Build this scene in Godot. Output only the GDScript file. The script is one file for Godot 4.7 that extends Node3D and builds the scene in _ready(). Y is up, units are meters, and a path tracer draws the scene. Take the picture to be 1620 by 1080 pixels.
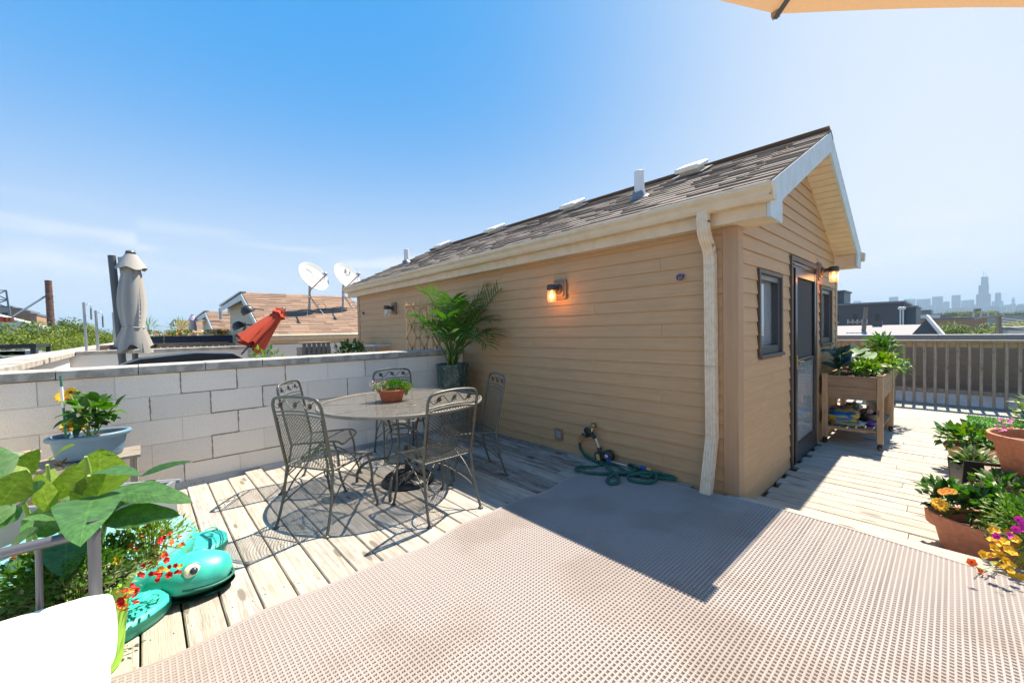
extends Node3D
# A roof deck with a shingled stair house. x runs along the gable wall, -z along the long side wall, y up, metres.

var rng := RandomNumberGenerator.new()
var M := {}
var taken := {}
var cam: Camera3D
const CAM := Vector3(-3.356, 1.3123, 1.1146)
const FOCAL := 639.3
const LOW := -0.13      # height of the lower deck beside the gable wall
const SL := 0.478       # slope of the stair house roof

# ---------------------------------------------------------------- mesh builder
class MB:
	var v := PackedVector3Array()
	var n := PackedVector3Array()
	var c := PackedColorArray()
	var t := PackedVector2Array()
	var ix := PackedInt32Array()
	var col := Color(1, 1, 1)
	var uo := Vector2.ZERO

	func vert(p: Vector3, nn: Vector3, uv: Vector2) -> int:
		v.append(p); n.append(nn); c.append(col); t.append(uv + uo)
		return v.size() - 1

	func tri(a: Vector3, b: Vector3, d: Vector3) -> void:
		var nn := (d - a).cross(b - a).normalized()
		var i := v.size()
		vert(a, nn, Vector2(a.x, a.y)); vert(b, nn, Vector2(b.x, b.y)); vert(d, nn, Vector2(d.x, d.y))
		ix.append_array(PackedInt32Array([i, i + 1, i + 2]))

	# four corners, clockwise seen from the front
	func quad(a: Vector3, b: Vector3, d: Vector3, e: Vector3, w := 0.0, h := 0.0) -> void:
		var nn := (d - a).cross(b - a)
		if nn.length_squared() < 1e-14:
			nn = (e - a).cross(d - a)
		nn = nn.normalized()
		var i := v.size()
		var uw := w if w > 0.0 else a.distance_to(b)
		var uh := h if h > 0.0 else a.distance_to(e)
		vert(a, nn, Vector2(0, 0)); vert(b, nn, Vector2(uw, 0)); vert(d, nn, Vector2(uw, uh)); vert(e, nn, Vector2(0, uh))
		ix.append_array(PackedInt32Array([i, i + 1, i + 2, i, i + 2, i + 3]))

	# polygon in the xy plane (any winding), pushed along z from z0 to z1, all through xf
	func prism(poly: PackedVector2Array, z0: float, z1: float, xf := Transform3D(), caps := true) -> void:
		var area := 0.0
		var k := poly.size()
		for i in k:
			area += poly[i].cross(poly[(i + 1) % k])
		var q := PackedVector2Array(poly)
		if area < 0.0:
			q.reverse()
		var run := 0.0
		for i in k:
			var a := q[i]
			var b := q[(i + 1) % k]
			var nn := xf.basis * Vector3(b.y - a.y, a.x - b.x, 0).normalized()
			nn = nn.normalized()
			var j := v.size()
			var w := a.distance_to(b)
			vert(xf * Vector3(a.x, a.y, z0), nn, Vector2(z0, run))
			vert(xf * Vector3(a.x, a.y, z1), nn, Vector2(z1, run))
			vert(xf * Vector3(b.x, b.y, z1), nn, Vector2(z1, run + w))
			vert(xf * Vector3(b.x, b.y, z0), nn, Vector2(z0, run + w))
			ix.append_array(PackedInt32Array([j, j + 1, j + 2, j, j + 2, j + 3]))
			run += w
		if caps:
			var tris := Geometry2D.triangulate_polygon(q)
			for side in 2:
				var z := z0 if side == 0 else z1
				var nn: Vector3 = (xf.basis * Vector3(0, 0, -1 if side == 0 else 1)).normalized()
				var j := v.size()
				for p in q:
					vert(xf * Vector3(p.x, p.y, z), nn, p)
				for i in range(0, tris.size(), 3):
					var a := tris[i]; var b := tris[i + 1]; var d := tris[i + 2]
					var ccw := (q[b] - q[a]).cross(q[d] - q[a]) > 0.0
					if ccw == (side == 1):
						ix.append_array(PackedInt32Array([j + a, j + d, j + b]))
					else:
						ix.append_array(PackedInt32Array([j + a, j + b, j + d]))

	# box from corner to corner, edges cut off by ch along its longest side; texture runs along the longest side
	func box(p: Vector3, q: Vector3, xf := Transform3D(), ch := 0.0) -> void:
		var s := (q - p).abs()
		var m := (p + q) / 2.0
		var b := Basis()
		var hx := s.x; var hy := s.y; var l := s.z
		if s.x >= s.y and s.x >= s.z:
			b = Basis(Vector3(0, 0, -1), Vector3(0, 1, 0), Vector3(1, 0, 0)); hx = s.z; hy = s.y; l = s.x
		elif s.y >= s.z:
			b = Basis(Vector3(1, 0, 0), Vector3(0, 0, -1), Vector3(0, 1, 0)); hx = s.x; hy = s.z; l = s.y
		hx /= 2.0; hy /= 2.0
		var poly := PackedVector2Array()
		if ch > 0.0:
			poly = PackedVector2Array([Vector2(-hx + ch, -hy), Vector2(hx - ch, -hy), Vector2(hx, -hy + ch), Vector2(hx, hy - ch), Vector2(hx - ch, hy), Vector2(-hx + ch, hy), Vector2(-hx, hy - ch), Vector2(-hx, -hy + ch)])
		else:
			poly = PackedVector2Array([Vector2(-hx, -hy), Vector2(hx, -hy), Vector2(hx, hy), Vector2(-hx, hy)])
		prism(poly, -l / 2.0, l / 2.0, xf * Transform3D(b, m))

	# round bar along points; r a number or one number per point
	func tube(pts: Array, r, k := 8, closed := false, flat := 1.0) -> void:
		var m := pts.size()
		var first := v.size()
		var up := Vector3.ZERO
		var run := 0.0
		for i in m:
			var p: Vector3 = pts[i]
			var a: Vector3 = pts[(i - 1 + m) % m] if (i > 0 or closed) else p
			var b: Vector3 = pts[(i + 1) % m] if (i < m - 1 or closed) else p
			var d := (b - a).normalized()
			if up == Vector3.ZERO:
				up = Vector3.UP if absf(d.y) < 0.9 else Vector3.RIGHT
			var s := d.cross(up)
			if s.length() < 1e-4:
				s = d.cross(Vector3(0.3, 0.5, 0.8))
			s = s.normalized()
			up = s.cross(d).normalized()
			var rr: float = r[i] if r is Array else r
			if i > 0:
				run += p.distance_to(pts[i - 1])
			for j in k + 1:
				var an := TAU * j / k
				var nn := s * cos(an) + up * sin(an) * flat
				vert(p + nn * rr, nn.normalized(), Vector2(run, float(j) / k * TAU * rr))
		var rings := m if closed else m - 1
		for i in rings:
			for j in k:
				var a := first + i * (k + 1) + j
				var b := first + ((i + 1) % m) * (k + 1) + j
				ix.append_array(PackedInt32Array([a, b + 1, b, a, a + 1, b + 1]))
		if not closed:
			for e in 2:
				var row := first + (0 if e == 0 else (m - 1) * (k + 1))
				var d: Vector3 = ((pts[0] - pts[1]) if e == 0 else (pts[m - 1] - pts[m - 2]))
				d = d.normalized()
				var ci := vert(pts[0] if e == 0 else pts[m - 1], d, Vector2.ZERO)
				for j in k:
					var a := vert(v[row + j], d, Vector2.ZERO)
					var b := vert(v[row + j + 1], d, Vector2.ZERO)
					if e == 0:
						ix.append_array(PackedInt32Array([ci, b, a]))
					else:
						ix.append_array(PackedInt32Array([ci, a, b]))

	# outline (radius, height) turned about y
	func lathe(prof: Array, k := 24, xf := Transform3D(), squash := Vector2(1, 1), wave := 0.0, waves := 8) -> void:
		var m := prof.size()
		var first := v.size()
		for i in m:
			var p: Vector2 = prof[i]
			var a: Vector2 = prof[maxi(i - 1, 0)]
			var b: Vector2 = prof[mini(i + 1, m - 1)]
			var d := (b - a).normalized()
			for j in k + 1:
				var an := TAU * j / k
				var w := 1.0 + wave * sin(an * waves)
				var dir := Vector3(cos(an) * squash.x, 0, sin(an) * squash.y)
				var nn := Vector3(cos(an) / squash.x * d.y, -d.x, sin(an) / squash.y * d.y)
				vert(xf * (dir * p.x * w + Vector3(0, p.y, 0)), (xf.basis * nn).normalized(), Vector2(float(j) / k * 3.0, p.y * 3.0))
		for i in m - 1:
			for j in k:
				var a := first + i * (k + 1) + j
				var b := a + k + 1
				ix.append_array(PackedInt32Array([a, a + 1, b + 1, a, b + 1, b]))

	func ball(p: Vector3, r: Vector3, k := 10, xf := Transform3D()) -> void:
		var prof := []
		for i in k / 2 + 1:
			var an := -PI / 2 + PI * i / (k / 2)
			prof.append(Vector2(cos(an), sin(an)))
		lathe(prof, k, xf * Transform3D(Basis.from_scale(r), p))

	# blade: from a along d (bending towards g), widest at `fat` of its length, folded by `fold`
	func leaf(a: Vector3, d: Vector3, up: Vector3, l: float, w: float, bend := 0.3, k := 4, fold := 0.15, fat := 0.45, wavy := 0.0) -> void:
		d = d.normalized()
		var s := d.cross(up)
		if s.length() < 1e-3:
			s = d.cross(Vector3(0.7, 0.2, 0.5))
		s = s.normalized()
		var first := v.size()
		var p := a
		var dir := d
		for i in k + 1:
			var f := float(i) / k
			var ww := w * 0.5 * pow(clampf(f / fat if f < fat else (1.0 - f) / (1.0 - fat), 0.0, 1.0), 0.6)
			var nn := s.cross(dir).normalized()
			var wv := wavy * w * sin(f * 17.0 + w * 90.0)
			var lift := nn * (fold * ww * 2.0)
			vert(p - s * ww + lift + nn * wv, (nn - s * fold).normalized() if fold > 0 else nn, Vector2(0, f))
			vert(p, nn, Vector2(0.5, f))
			vert(p + s * ww + lift - nn * wv, (nn + s * fold).normalized() if fold > 0 else nn, Vector2(1, f))
			p += dir * (l / k)
			dir = (dir + Vector3.DOWN * (bend / k)).normalized()
		for i in k:
			var q := first + i * 3
			ix.append_array(PackedInt32Array([q, q + 3, q + 1, q + 1, q + 3, q + 4, q + 1, q + 4, q + 2, q + 2, q + 4, q + 5]))

	# one flat four-cornered leaf (two triangles)
	func chip(p: Vector3, d: Vector3, s: Vector3, l: float, w: float) -> void:
		var nn := s.cross(d).normalized()
		if nn.y < 0.0:
			nn = -nn
			s = -s
		var i := v.size()
		vert(p, nn, Vector2(0.5, 0)); vert(p + d * l * 0.45 + s * w * 0.5, nn, Vector2(1, 0.5))
		vert(p + d * l, nn, Vector2(0.5, 1)); vert(p + d * l * 0.45 - s * w * 0.5, nn, Vector2(0, 0.5))
		ix.append_array(PackedInt32Array([i, i + 2, i + 1, i, i + 3, i + 2]))

	func mesh() -> ArrayMesh:
		var arr := []
		arr.resize(Mesh.ARRAY_MAX)
		arr[Mesh.ARRAY_VERTEX] = v; arr[Mesh.ARRAY_NORMAL] = n; arr[Mesh.ARRAY_COLOR] = c
		arr[Mesh.ARRAY_TEX_UV] = t; arr[Mesh.ARRAY_INDEX] = ix
		var am := ArrayMesh.new()
		am.add_surface_from_arrays(Mesh.PRIMITIVE_TRIANGLES, arr)
		return am

# ---------------------------------------------------------------- naming
func numbered(called: String) -> String:
	var k: int = taken.get(called, 0)
	taken[called] = k + 1
	return called if k == 0 else "%s_%03d" % [called, k]

func tag(o: Node3D, label: String, category: String, group := "") -> Node3D:
	o.set_meta("label", label); o.set_meta("category", category)
	if group != "":
		o.set_meta("group", group)
	return o

func thing(called: String, label: String, category: String, at := Vector3.ZERO, turn := 0.0, group := "") -> Node3D:
	var o := Node3D.new()
	o.name = numbered(called)
	add_child(o)
	o.position = at; o.rotation.y = turn
	return tag(o, label, category, group)

func obj(called: String, mb, m: Material, parent: Node = self, at := Vector3.ZERO) -> MeshInstance3D:
	var o := MeshInstance3D.new()
	o.mesh = mb.mesh() if mb is MB else mb
	o.material_override = m
	o.name = numbered(called) if parent == self else called
	parent.add_child(o, true)
	o.position = at
	return o

func struct(called: String, mb, m: Material, at := Vector3.ZERO) -> MeshInstance3D:
	var o := obj(called, mb, m, self, at)
	o.set_meta("kind", "structure")
	return o

func again(o: Node3D, at: Vector3, turn := 0.0, label := "", size := 1.0) -> Node3D:
	var base := String(o.name)
	if base.length() > 4 and base.substr(base.length() - 3).is_valid_int():
		base = base.substr(0, base.length() - 4)
	var r: Node3D = o.duplicate()
	r.name = numbered(base)
	add_child(r)
	r.position = at; r.rotation = Vector3(0, turn, 0); r.scale = Vector3.ONE * size
	if label != "":
		r.set_meta("label", label)
	return r

# the point that a pixel of the 1620 x 1080 photograph shows at depth d, or on the level y
func px(u: float, w: float, d: float) -> Vector3:
	return cam.transform * Vector3((u - 810.0) / FOCAL * d, -(w - 540.0) / FOCAL * d, -d)

func pg(u: float, w: float, y := 0.0) -> Vector3:
	var r := px(u, w, 1.0) - CAM
	return CAM + r * ((y - CAM.y) / r.y)

func pz(u: float, w: float, z: float) -> Vector3:
	var r := px(u, w, 1.0) - CAM
	return CAM + r * ((z - CAM.z) / r.z)

func rnd(a: float, b: float) -> float:
	return rng.randf_range(a, b)

func rdir() -> Vector3:
	var z := rnd(-1, 1)
	var a := rnd(0, TAU)
	return Vector3(sqrt(1 - z * z) * cos(a), z, sqrt(1 - z * z) * sin(a))

# ---------------------------------------------------------------- materials and textures
func lin(r: float, g: float, b: float) -> Color:
	return Color(r, g, b).linear_to_srgb()

func mat(called: String, col: Color, rough := 0.7, metal := 0.0) -> StandardMaterial3D:
	var m := StandardMaterial3D.new()
	m.resource_name = called
	m.albedo_color = col.linear_to_srgb()
	m.roughness = rough
	m.metallic = metal
	m.vertex_color_use_as_albedo = true
	M[called] = m
	return m

func leafmat(called: String, col: Color, back: Color, rough := 0.45) -> StandardMaterial3D:
	var m := mat(called, col, rough)
	m.backlight_enabled = true
	m.backlight = back.linear_to_srgb()
	m.albedo_texture = leaf_tex
	m.cull_mode = BaseMaterial3D.CULL_DISABLED
	return m

func noise(freq: float, octaves := 4, sd := 1, kind := FastNoiseLite.TYPE_SIMPLEX_SMOOTH) -> FastNoiseLite:
	var f := FastNoiseLite.new()
	f.noise_type = kind; f.seed = sd; f.frequency = freq
	f.fractal_octaves = octaves
	return f

func noisetex(freq: float, a: Color, b: Color, octaves := 4, sd := 1, size := 512, lo := 0.3, hi := 0.7) -> NoiseTexture2D:
	var t := NoiseTexture2D.new()
	t.width = size; t.height = size; t.seamless = true; t.noise = noise(freq, octaves, sd)
	t.generate_mipmaps = false
	var g := Gradient.new()
	g.offsets = PackedFloat32Array([lo, hi]); g.colors = PackedColorArray([a.linear_to_srgb(), b.linear_to_srgb()])
	t.color_ramp = g
	return t

func world_tex(m: StandardMaterial3D, tex: Texture2D, per_metre: float, relief := 0.0, rtex: Texture2D = null) -> StandardMaterial3D:
	m.albedo_texture = tex
	m.uv1_triplanar = true; m.uv1_world_triplanar = true
	m.uv1_scale = Vector3.ONE * per_metre
	if relief > 0.0:
		m.heightmap_enabled = true; m.heightmap_texture = rtex if rtex else tex; m.heightmap_scale = relief
	return m

# grain running along u; light and dark streaks, a few cracks and knots. Returns [colour, relief]
func wood_tex(a: Color, b: Color, dark: Color, sd: int, w := 1024, h := 256, knots := 5, crack := 0.5) -> Array:
	var r := RandomNumberGenerator.new()
	r.seed = sd
	var n1 := noise(0.02, 3, sd); var n2 := noise(0.05, 2, sd + 1); var n3 := noise(0.012, 3, sd + 2)
	var im := Image.create(w, h, false, Image.FORMAT_RGB8)
	var re := Image.create(w, h, false, Image.FORMAT_RGB8)
	var kn := []
	for i in knots:
		kn.append(Vector3(r.randf_range(40, w - 40), r.randf_range(25, h - 25), r.randf_range(7, 15)))
	for y in h:
		for x in w:
			var bl := minf(1.0, minf(x, w - 1 - x) / 60.0)
			var yy := float(y)
			var kd := 0.0
			for k: Vector3 in kn:
				var dx: float = (x - k.x) / 2.6
				var dy: float = y - k.y
				var dd := sqrt(dx * dx + dy * dy)
				if dd < k.z * 4.0:
					yy += signf(dy) * k.z * 1.2 * exp(-dd / k.z) * (1.0 if absf(dy) > 0.5 else 0.0)
					kd = maxf(kd, 1.0 - smoothstep(k.z * 0.55, k.z, dd))
			var g := n1.get_noise_2d(x * 0.12, yy * 2.6)
			var f := n2.get_noise_2d(x * 0.25, yy * 6.0)
			var p := n3.get_noise_2d(x * 1.0, y * 1.6)
			var t := clampf(0.5 + g * 0.75 + f * 0.35 + p * 0.35, 0.0, 1.0)
			t = lerpf(0.5, t, bl)
			var c := a.lerp(b, t)
			var cr := smoothstep(0.0, 0.025, absf(n1.get_noise_2d(x * 0.10 + 700.0, yy * 1.5 + 300.0)))
			if p < 0.02:
				cr = 1.0
			var k2 := (1.0 - cr) * crack * bl
			c = c.lerp(dark, clampf(k2 + kd * 0.75, 0.0, 1.0))
			im.set_pixel(x, y, c.linear_to_srgb())
			var hh := clampf(0.55 + f * 0.5 + g * 0.3 - k2 * 0.6 - kd * 0.1, 0.0, 1.0)
			re.set_pixel(x, y, Color(hh, hh, hh))
	return [ImageTexture.create_from_image(im), ImageTexture.create_from_image(re)]

func wood_mat(called: String, tex: Array, scale: Vector2, tint := Color(1, 1, 1), relief := 0.15, rough := 0.75) -> StandardMaterial3D:
	var m := mat(called, tint, rough)
	m.albedo_texture = tex[0]
	m.uv1_scale = Vector3(scale.x, scale.y, 1)
	m.heightmap_enabled = true; m.heightmap_texture = tex[1]; m.heightmap_scale = relief
	return m

var leaf_tex: Texture2D
func make_leaf_tex() -> void:
	var im := Image.create(64, 128, false, Image.FORMAT_RGB8)
	var nz := noise(0.06, 3, 9)
	for y in 128:
		for x in 64:
			var d := absf(x - 31.5) / 32.0
			var rib := 1.0 - smoothstep(0.02, 0.07, d)
			var vein := pow(absf(sin((y * 0.42 - d * 9.0))), 14.0) * 0.10
			var t := 0.86 + nz.get_noise_2d(x, y) * 0.16 - vein
			im.set_pixel(x, y, Color(t + rib * 0.14, t + rib * 0.12, t + rib * 0.08))
	leaf_tex = ImageTexture.create_from_image(im)

# ---------------------------------------------------------------- light and air
func make_world() -> void:
	cam = Camera3D.new()
	cam.name = "camera"
	cam.fov = 2.0 * rad_to_deg(atan(540.0 / FOCAL))
	cam.near = 0.05
	cam.far = 30000.0
	cam.position = CAM
	cam.rotation = Vector3(-0.026634, -0.742385, -0.020651)
	cam.current = true
	add_child(cam)
	var env := Environment.new()
	env.tonemap_mode = Environment.TONE_MAPPER_LINEAR
	env.tonemap_exposure = 2.3
	env.background_mode = Environment.BG_SKY
	env.ambient_light_source = Environment.AMBIENT_SOURCE_SKY
	env.sdfgi_enabled = true
	env.ssao_enabled = true
	env.ssil_enabled = true
	env.fog_enabled = true
	env.fog_density = 0.00015
	env.fog_light_color = Color(0.78, 0.90, 1.0)
	var pano := PanoramaSkyMaterial.new()
	pano.panorama = sky_picture()
	pano.energy_multiplier = 1.0
	var sky := Sky.new()
	sky.sky_material = pano
	env.sky = sky
	var we := WorldEnvironment.new()
	we.name = "world"
	we.environment = env
	add_child(we)
	var sun := DirectionalLight3D.new()
	sun.name = "sun"
	sun.light_energy = 1.6
	sun.light_color = Color(1.0, 0.95, 0.87)
	sun.light_angular_distance = 0.5
	sun.shadow_enabled = true
	add_child(sun)
	sun.look_at_from_position(Vector3.ZERO, Vector3(-0.54, -1.0, 0.02), Vector3(0, 0, 1))

# blue overhead, pale towards the horizon and towards the sun's side, thin streaks of high cloud
func sky_picture() -> ImageTexture:
	var w := 1536
	var h := 768
	var im := Image.create(w, h, false, Image.FORMAT_RGBF)
	var deep := Vector3(0.013, 0.161, 0.392)
	var pale := Vector3(0.430, 0.443, 0.452)
	var n1 := noise(0.9, 4, 5); var n2 := noise(0.5, 3, 6); var n3 := noise(3.0, 3, 8)
	for y in h:
		var el := 90.0 - (y + 0.5) / h * 180.0
		if el < -1.0:
			im.fill_rect(Rect2i(0, y, w, 1), Color(0.24, 0.25, 0.26))
			continue
		var base := 0.82 * exp(-pow(maxf(el, 0.0) / 17.0, 2.0))
		var high := 1.0 - smoothstep(50.0, 90.0, el)
		for x in w:
			var az := (x + 0.5) / w * 360.0
			var da := absf(wrapf(az - 90.0, -180.0, 180.0))
			var m := 1.0 - (1.0 - base) * (1.0 - 0.77 * exp(-pow(da / 31.0, 2.0)) * high)
			if el < 40.0 and el > 0.0:
				var a := deg_to_rad(az)
				var q := Vector3(sin(a), 0, cos(a)) * 2.2
				var c := n1.get_noise_3d(q.x, el * 0.30 + n2.get_noise_2d(az * 0.02, el * 0.05) * 0.6, q.z)
				c += 0.35 * n3.get_noise_3d(q.x * 0.8, el * 0.22, q.z * 0.8)
				var band := exp(-pow((el - 8.5) / 3.0, 2.0))
				m = lerpf(m, 1.0, clampf(smoothstep(0.0, 0.5, c) * band * 0.8, 0.0, 0.8))
			m = clampf(m, 0.0, 1.0)
			var v := deep.lerp(pale, m)
			im.set_pixel(x, y, Color(v.x, v.y, v.z))
	return ImageTexture.create_from_image(im)

# ---------------------------------------------------------------- all materials
func make_materials() -> void:
	make_leaf_tex()
	var dw := wood_tex(Color(0.50, 0.455, 0.395), Color(0.31, 0.27, 0.225), Color(0.10, 0.075, 0.055), 11, 1024, 256, 6, 0.55)
	var dw2 := wood_tex(Color(0.49, 0.455, 0.40), Color(0.30, 0.27, 0.23), Color(0.12, 0.095, 0.07), 27, 1024, 256, 3, 0.45)
	for i in 4:
		var tint: Color = [Color(1, 1, 1), Color(0.90, 0.88, 0.86), Color(1.06, 1.03, 0.98), Color(0.96, 0.97, 0.99)][i]
		wood_mat("deck_wood_%d" % i, dw if i % 2 == 0 else dw2, Vector2(0.42, 2.6), tint, 0.22)
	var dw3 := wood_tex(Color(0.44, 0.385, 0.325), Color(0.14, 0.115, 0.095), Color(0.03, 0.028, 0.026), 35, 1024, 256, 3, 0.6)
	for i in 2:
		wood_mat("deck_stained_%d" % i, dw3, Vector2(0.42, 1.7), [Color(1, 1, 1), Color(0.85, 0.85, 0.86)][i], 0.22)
	wood_mat("rail_wood", dw2, Vector2(0.8, 4.0), Color(0.62, 0.60, 0.59), 0.1)
	wood_mat("rail_wood_new", dw2, Vector2(0.8, 4.0), Color(0.95, 0.80, 0.62), 0.1)
	var cw := wood_tex(Color(0.56, 0.38, 0.23), Color(0.40, 0.25, 0.14), Color(0.10, 0.05, 0.03), 41, 512, 256, 3, 0.25)
	wood_mat("cedar", cw, Vector2(0.9, 3.0), Color(1, 1, 1), 0.08)
	wood_mat("cedar_panel", cw, Vector2(0.9, 3.0), Color(0.66, 0.64, 0.66), 0.08)
	wood_mat("trellis_wood", cw, Vector2(1.2, 4.0), Color(1.6, 1.42, 1.15), 0.05)
	# painted siding with a pressed grain
	var sg := wood_tex(Color(1, 1, 1), Color(0.88, 0.88, 0.88), Color(0.85, 0.85, 0.85), 61, 512, 256, 0, 0.1)
	wood_mat("siding", sg, Vector2(0.8, 2.4), Color(0.53, 0.325, 0.165), 0.05, 0.6)
	wood_mat("corner_paint", sg, Vector2(0.5, 1.5), Color(0.43, 0.27, 0.155), 0.02, 0.6)
	wood_mat("siding_grey", sg, Vector2(0.8, 2.4), Color(0.20, 0.165, 0.135), 0.05, 0.6)
	wood_mat("siding_pale", sg, Vector2(0.8, 2.4), Color(0.50, 0.45, 0.34), 0.05, 0.6)
	var grime := noisetex(0.012, Color(0.93, 0.90, 0.86), Color(1, 1, 1), 4, 71, 512, 0.25, 0.6)
	var tp := mat("trim_paint", Color(0.66, 0.54, 0.385), 0.5)
	world_tex(tp, grime, 0.9)
	var wt := mat("trim_white", Color(0.50, 0.58, 0.63), 0.5)
	world_tex(wt, grime, 0.8)
	var ds := mat("downspout_paint", Color(0.70, 0.59, 0.45), 0.5)
	world_tex(ds, noisetex(0.02, Color(0.90, 0.86, 0.80), Color(1, 1, 1), 4, 75, 512, 0.3, 0.6), 1.5)
	# granules
	var gr := noisetex(0.35, Color(0.55, 0.52, 0.50), Color(1.25, 1.2, 1.15), 2, 81, 512, 0.25, 0.75)
	var shade := [Color(0.27, 0.23, 0.205), Color(0.235, 0.20, 0.175), Color(0.305, 0.26, 0.23), Color(0.195, 0.165, 0.148)]
	for i in 4:
		world_tex(mat("shingle_%d" % i, shade[i], 0.95), gr, 2.2)
	world_tex(mat("shingle_mixed", Color(1, 1, 1), 0.95), gr, 2.2)
	# masonry
	var sp := noisetex(0.09, Color(0.88, 0.87, 0.86), Color(1.03, 1.03, 1.02), 5, 91, 512, 0.22, 0.5)
	var sr := noisetex(0.16, Color(0, 0, 0), Color(1, 1, 1), 4, 92, 512, 0.28, 0.6)
	for i in 3:
		world_tex(mat("block_%d" % i, Color(0.84, 0.76, 0.675) * [1.0, 0.95, 1.04][i], 0.9), sp, 1.6, 0.12, sr)
	world_tex(mat("mortar", Color(0.66, 0.60, 0.54), 0.95), sp, 2.0)
	world_tex(mat("caulk", Color(0.30, 0.235, 0.165), 0.9), sp, 3.0)
	var ct := noisetex(0.012, Color(0.66, 0.65, 0.63), Color(1.0, 0.98, 0.95), 6, 95, 512, 0.28, 0.62)
	world_tex(mat("coping", Color(0.46, 0.44, 0.41), 0.9), ct, 1.1, 0.12, sr)
	world_tex(mat("coping_far", Color(0.46, 0.43, 0.39), 0.9), ct, 0.7)
	world_tex(mat("white_block", Color(0.72, 0.70, 0.66), 0.85), sp, 1.2)
	world_tex(mat("membrane", Color(0.74, 0.75, 0.76), 0.7), grime, 1.2)
	mat("flashing", Color(0.50, 0.52, 0.55), 0.4, 0.6)
	mat("gap_dark", Color(0.27, 0.235, 0.195), 0.95)
	mat("cap_metal", Color(0.19, 0.20, 0.225), 0.45, 0.3)
	mat("dark_bronze", Color(0.028, 0.026, 0.026), 0.28, 0.2)
	mat("window_trim", Color(0.085, 0.068, 0.056), 0.5)
	mat("sash", Color(0.05, 0.055, 0.065), 0.35)
	mat("inside_dark", Color(0.06, 0.055, 0.05), 0.9)
	mat("curtain", Color(0.06, 0.062, 0.068), 0.9)
	mat("brass", Color(0.55, 0.38, 0.14), 0.3, 1.0)
	mat("steel", Color(0.50, 0.51, 0.52), 0.35, 0.9)
	mat("galv", Color(0.40, 0.42, 0.45), 0.45, 0.7)
	var gl := mat("glass", Color(0.75, 0.80, 0.82), 0.02)
	gl.albedo_color = Color(0.86, 0.90, 0.93, 0.14)
	gl.metallic = 0.34
	gl.transparency = BaseMaterial3D.TRANSPARENCY_ALPHA
	gl.vertex_color_use_as_albedo = false
	gl.metallic_specular = 0.7
	var jg := mat("jar_glass", Color(0.9, 0.9, 0.9), 0.05)
	jg.albedo_color = Color(0.95, 0.95, 0.93, 0.12)
	jg.transparency = BaseMaterial3D.TRANSPARENCY_ALPHA
	jg.vertex_color_use_as_albedo = false
	var bulb := mat("bulb_lit", Color(1, 0.8, 0.5), 0.4)
	bulb.emission_enabled = true
	bulb.emission = Color(1.0, 0.66, 0.26)
	bulb.emission_energy_multiplier = 4.0
	mat("bulb_off", Color(0.7, 0.68, 0.62), 0.3)
	mat("lamp_dark", Color(0.055, 0.045, 0.04), 0.5)
	mat("lamp_plate", Color(0.25, 0.17, 0.115), 0.6)
	# things
	var iron := mat("iron", Color(0.115, 0.118, 0.11), 0.42, 0.35)
	world_tex(iron, noisetex(0.02, Color(0.75, 0.78, 0.75), Color(1.35, 1.2, 1.05), 4, 101, 256), 4.0)
	var rust := mat("rust", Color(0.15, 0.075, 0.03), 0.8)
	world_tex(rust, noisetex(0.04, Color(0.3, 0.3, 0.3), Color(1.5, 1.2, 1.0), 4, 102, 256), 6.0)
	mat("iron_blue", Color(0.10, 0.115, 0.13), 0.45, 0.3)
	world_tex(mat("table_top", Color(0.25, 0.225, 0.19), 0.5, 0.25), noisetex(0.02, Color(0.8, 0.8, 0.8), Color(1.2, 1.15, 1.1), 4, 103, 256), 2.0)
	mat("black_plastic", Color(0.022, 0.022, 0.024), 0.42)
	mat("black_vinyl", Color(0.02, 0.021, 0.023), 0.38)
	var ter := noisetex(0.03, Color(0.82, 0.78, 0.76), Color(1.05, 1.05, 1.05), 4, 105, 256)
	world_tex(mat("terracotta", Color(0.64, 0.25, 0.135), 0.75), ter, 3.0)
	world_tex(mat("terracotta_red", Color(0.38, 0.10, 0.045), 0.6), ter, 3.0)
	world_tex(mat("soil", Color(0.085, 0.055, 0.035), 0.95), noisetex(0.12, Color(0.35, 0.35, 0.35), Color(1.8, 1.7, 1.6), 3, 106, 256), 4.0, 1.2)
	world_tex(mat("soil_light", Color(0.24, 0.15, 0.095), 0.95), noisetex(0.14, Color(0.35, 0.35, 0.35), Color(1.8, 1.7, 1.6), 3, 107, 256), 4.0, 1.2)
	var gz := mat("glaze", Color(1, 1, 1), 0.22)
	gz.clearcoat_enabled = true
	gz.clearcoat = 0.5
	gz.albedo_texture = glaze_tex()
	gz.uv1_scale = Vector3(0.7, 0.5, 1)
	mat("blue_pot", Color(0.135, 0.235, 0.33), 0.5)
	mat("lime_pot", Color(0.30, 0.62, 0.04), 0.45)
	mat("grey_pot", Color(0.22, 0.23, 0.25), 0.6)
	mat("cushion", Color(0.80, 0.80, 0.79), 0.9)
	mat("sofa_tube", Color(0.115, 0.12, 0.135), 0.4, 0.3)
	world_tex(mat("turtle", Color(0.045, 0.50, 0.41), 0.42), noisetex(0.02, Color(0.80, 0.84, 0.84), Color(1.04, 1.02, 1.02), 5, 141, 256), 2.0)
	world_tex(mat("turtle_lid", Color(0.20, 0.46, 0.48), 0.5), noisetex(0.02, Color(0.82, 0.84, 0.84), Color(1.04, 1.02, 1.02), 5, 142, 256), 2.0)
	mat("eye_white", Color(0.75, 0.72, 0.55), 0.4)
	mat("eye_dark", Color(0.03, 0.04, 0.06), 0.25)
	mat("stake_green", Color(0.02, 0.16, 0.11), 0.5)
	mat("white_paint", Color(0.74, 0.74, 0.73), 0.5)
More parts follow.
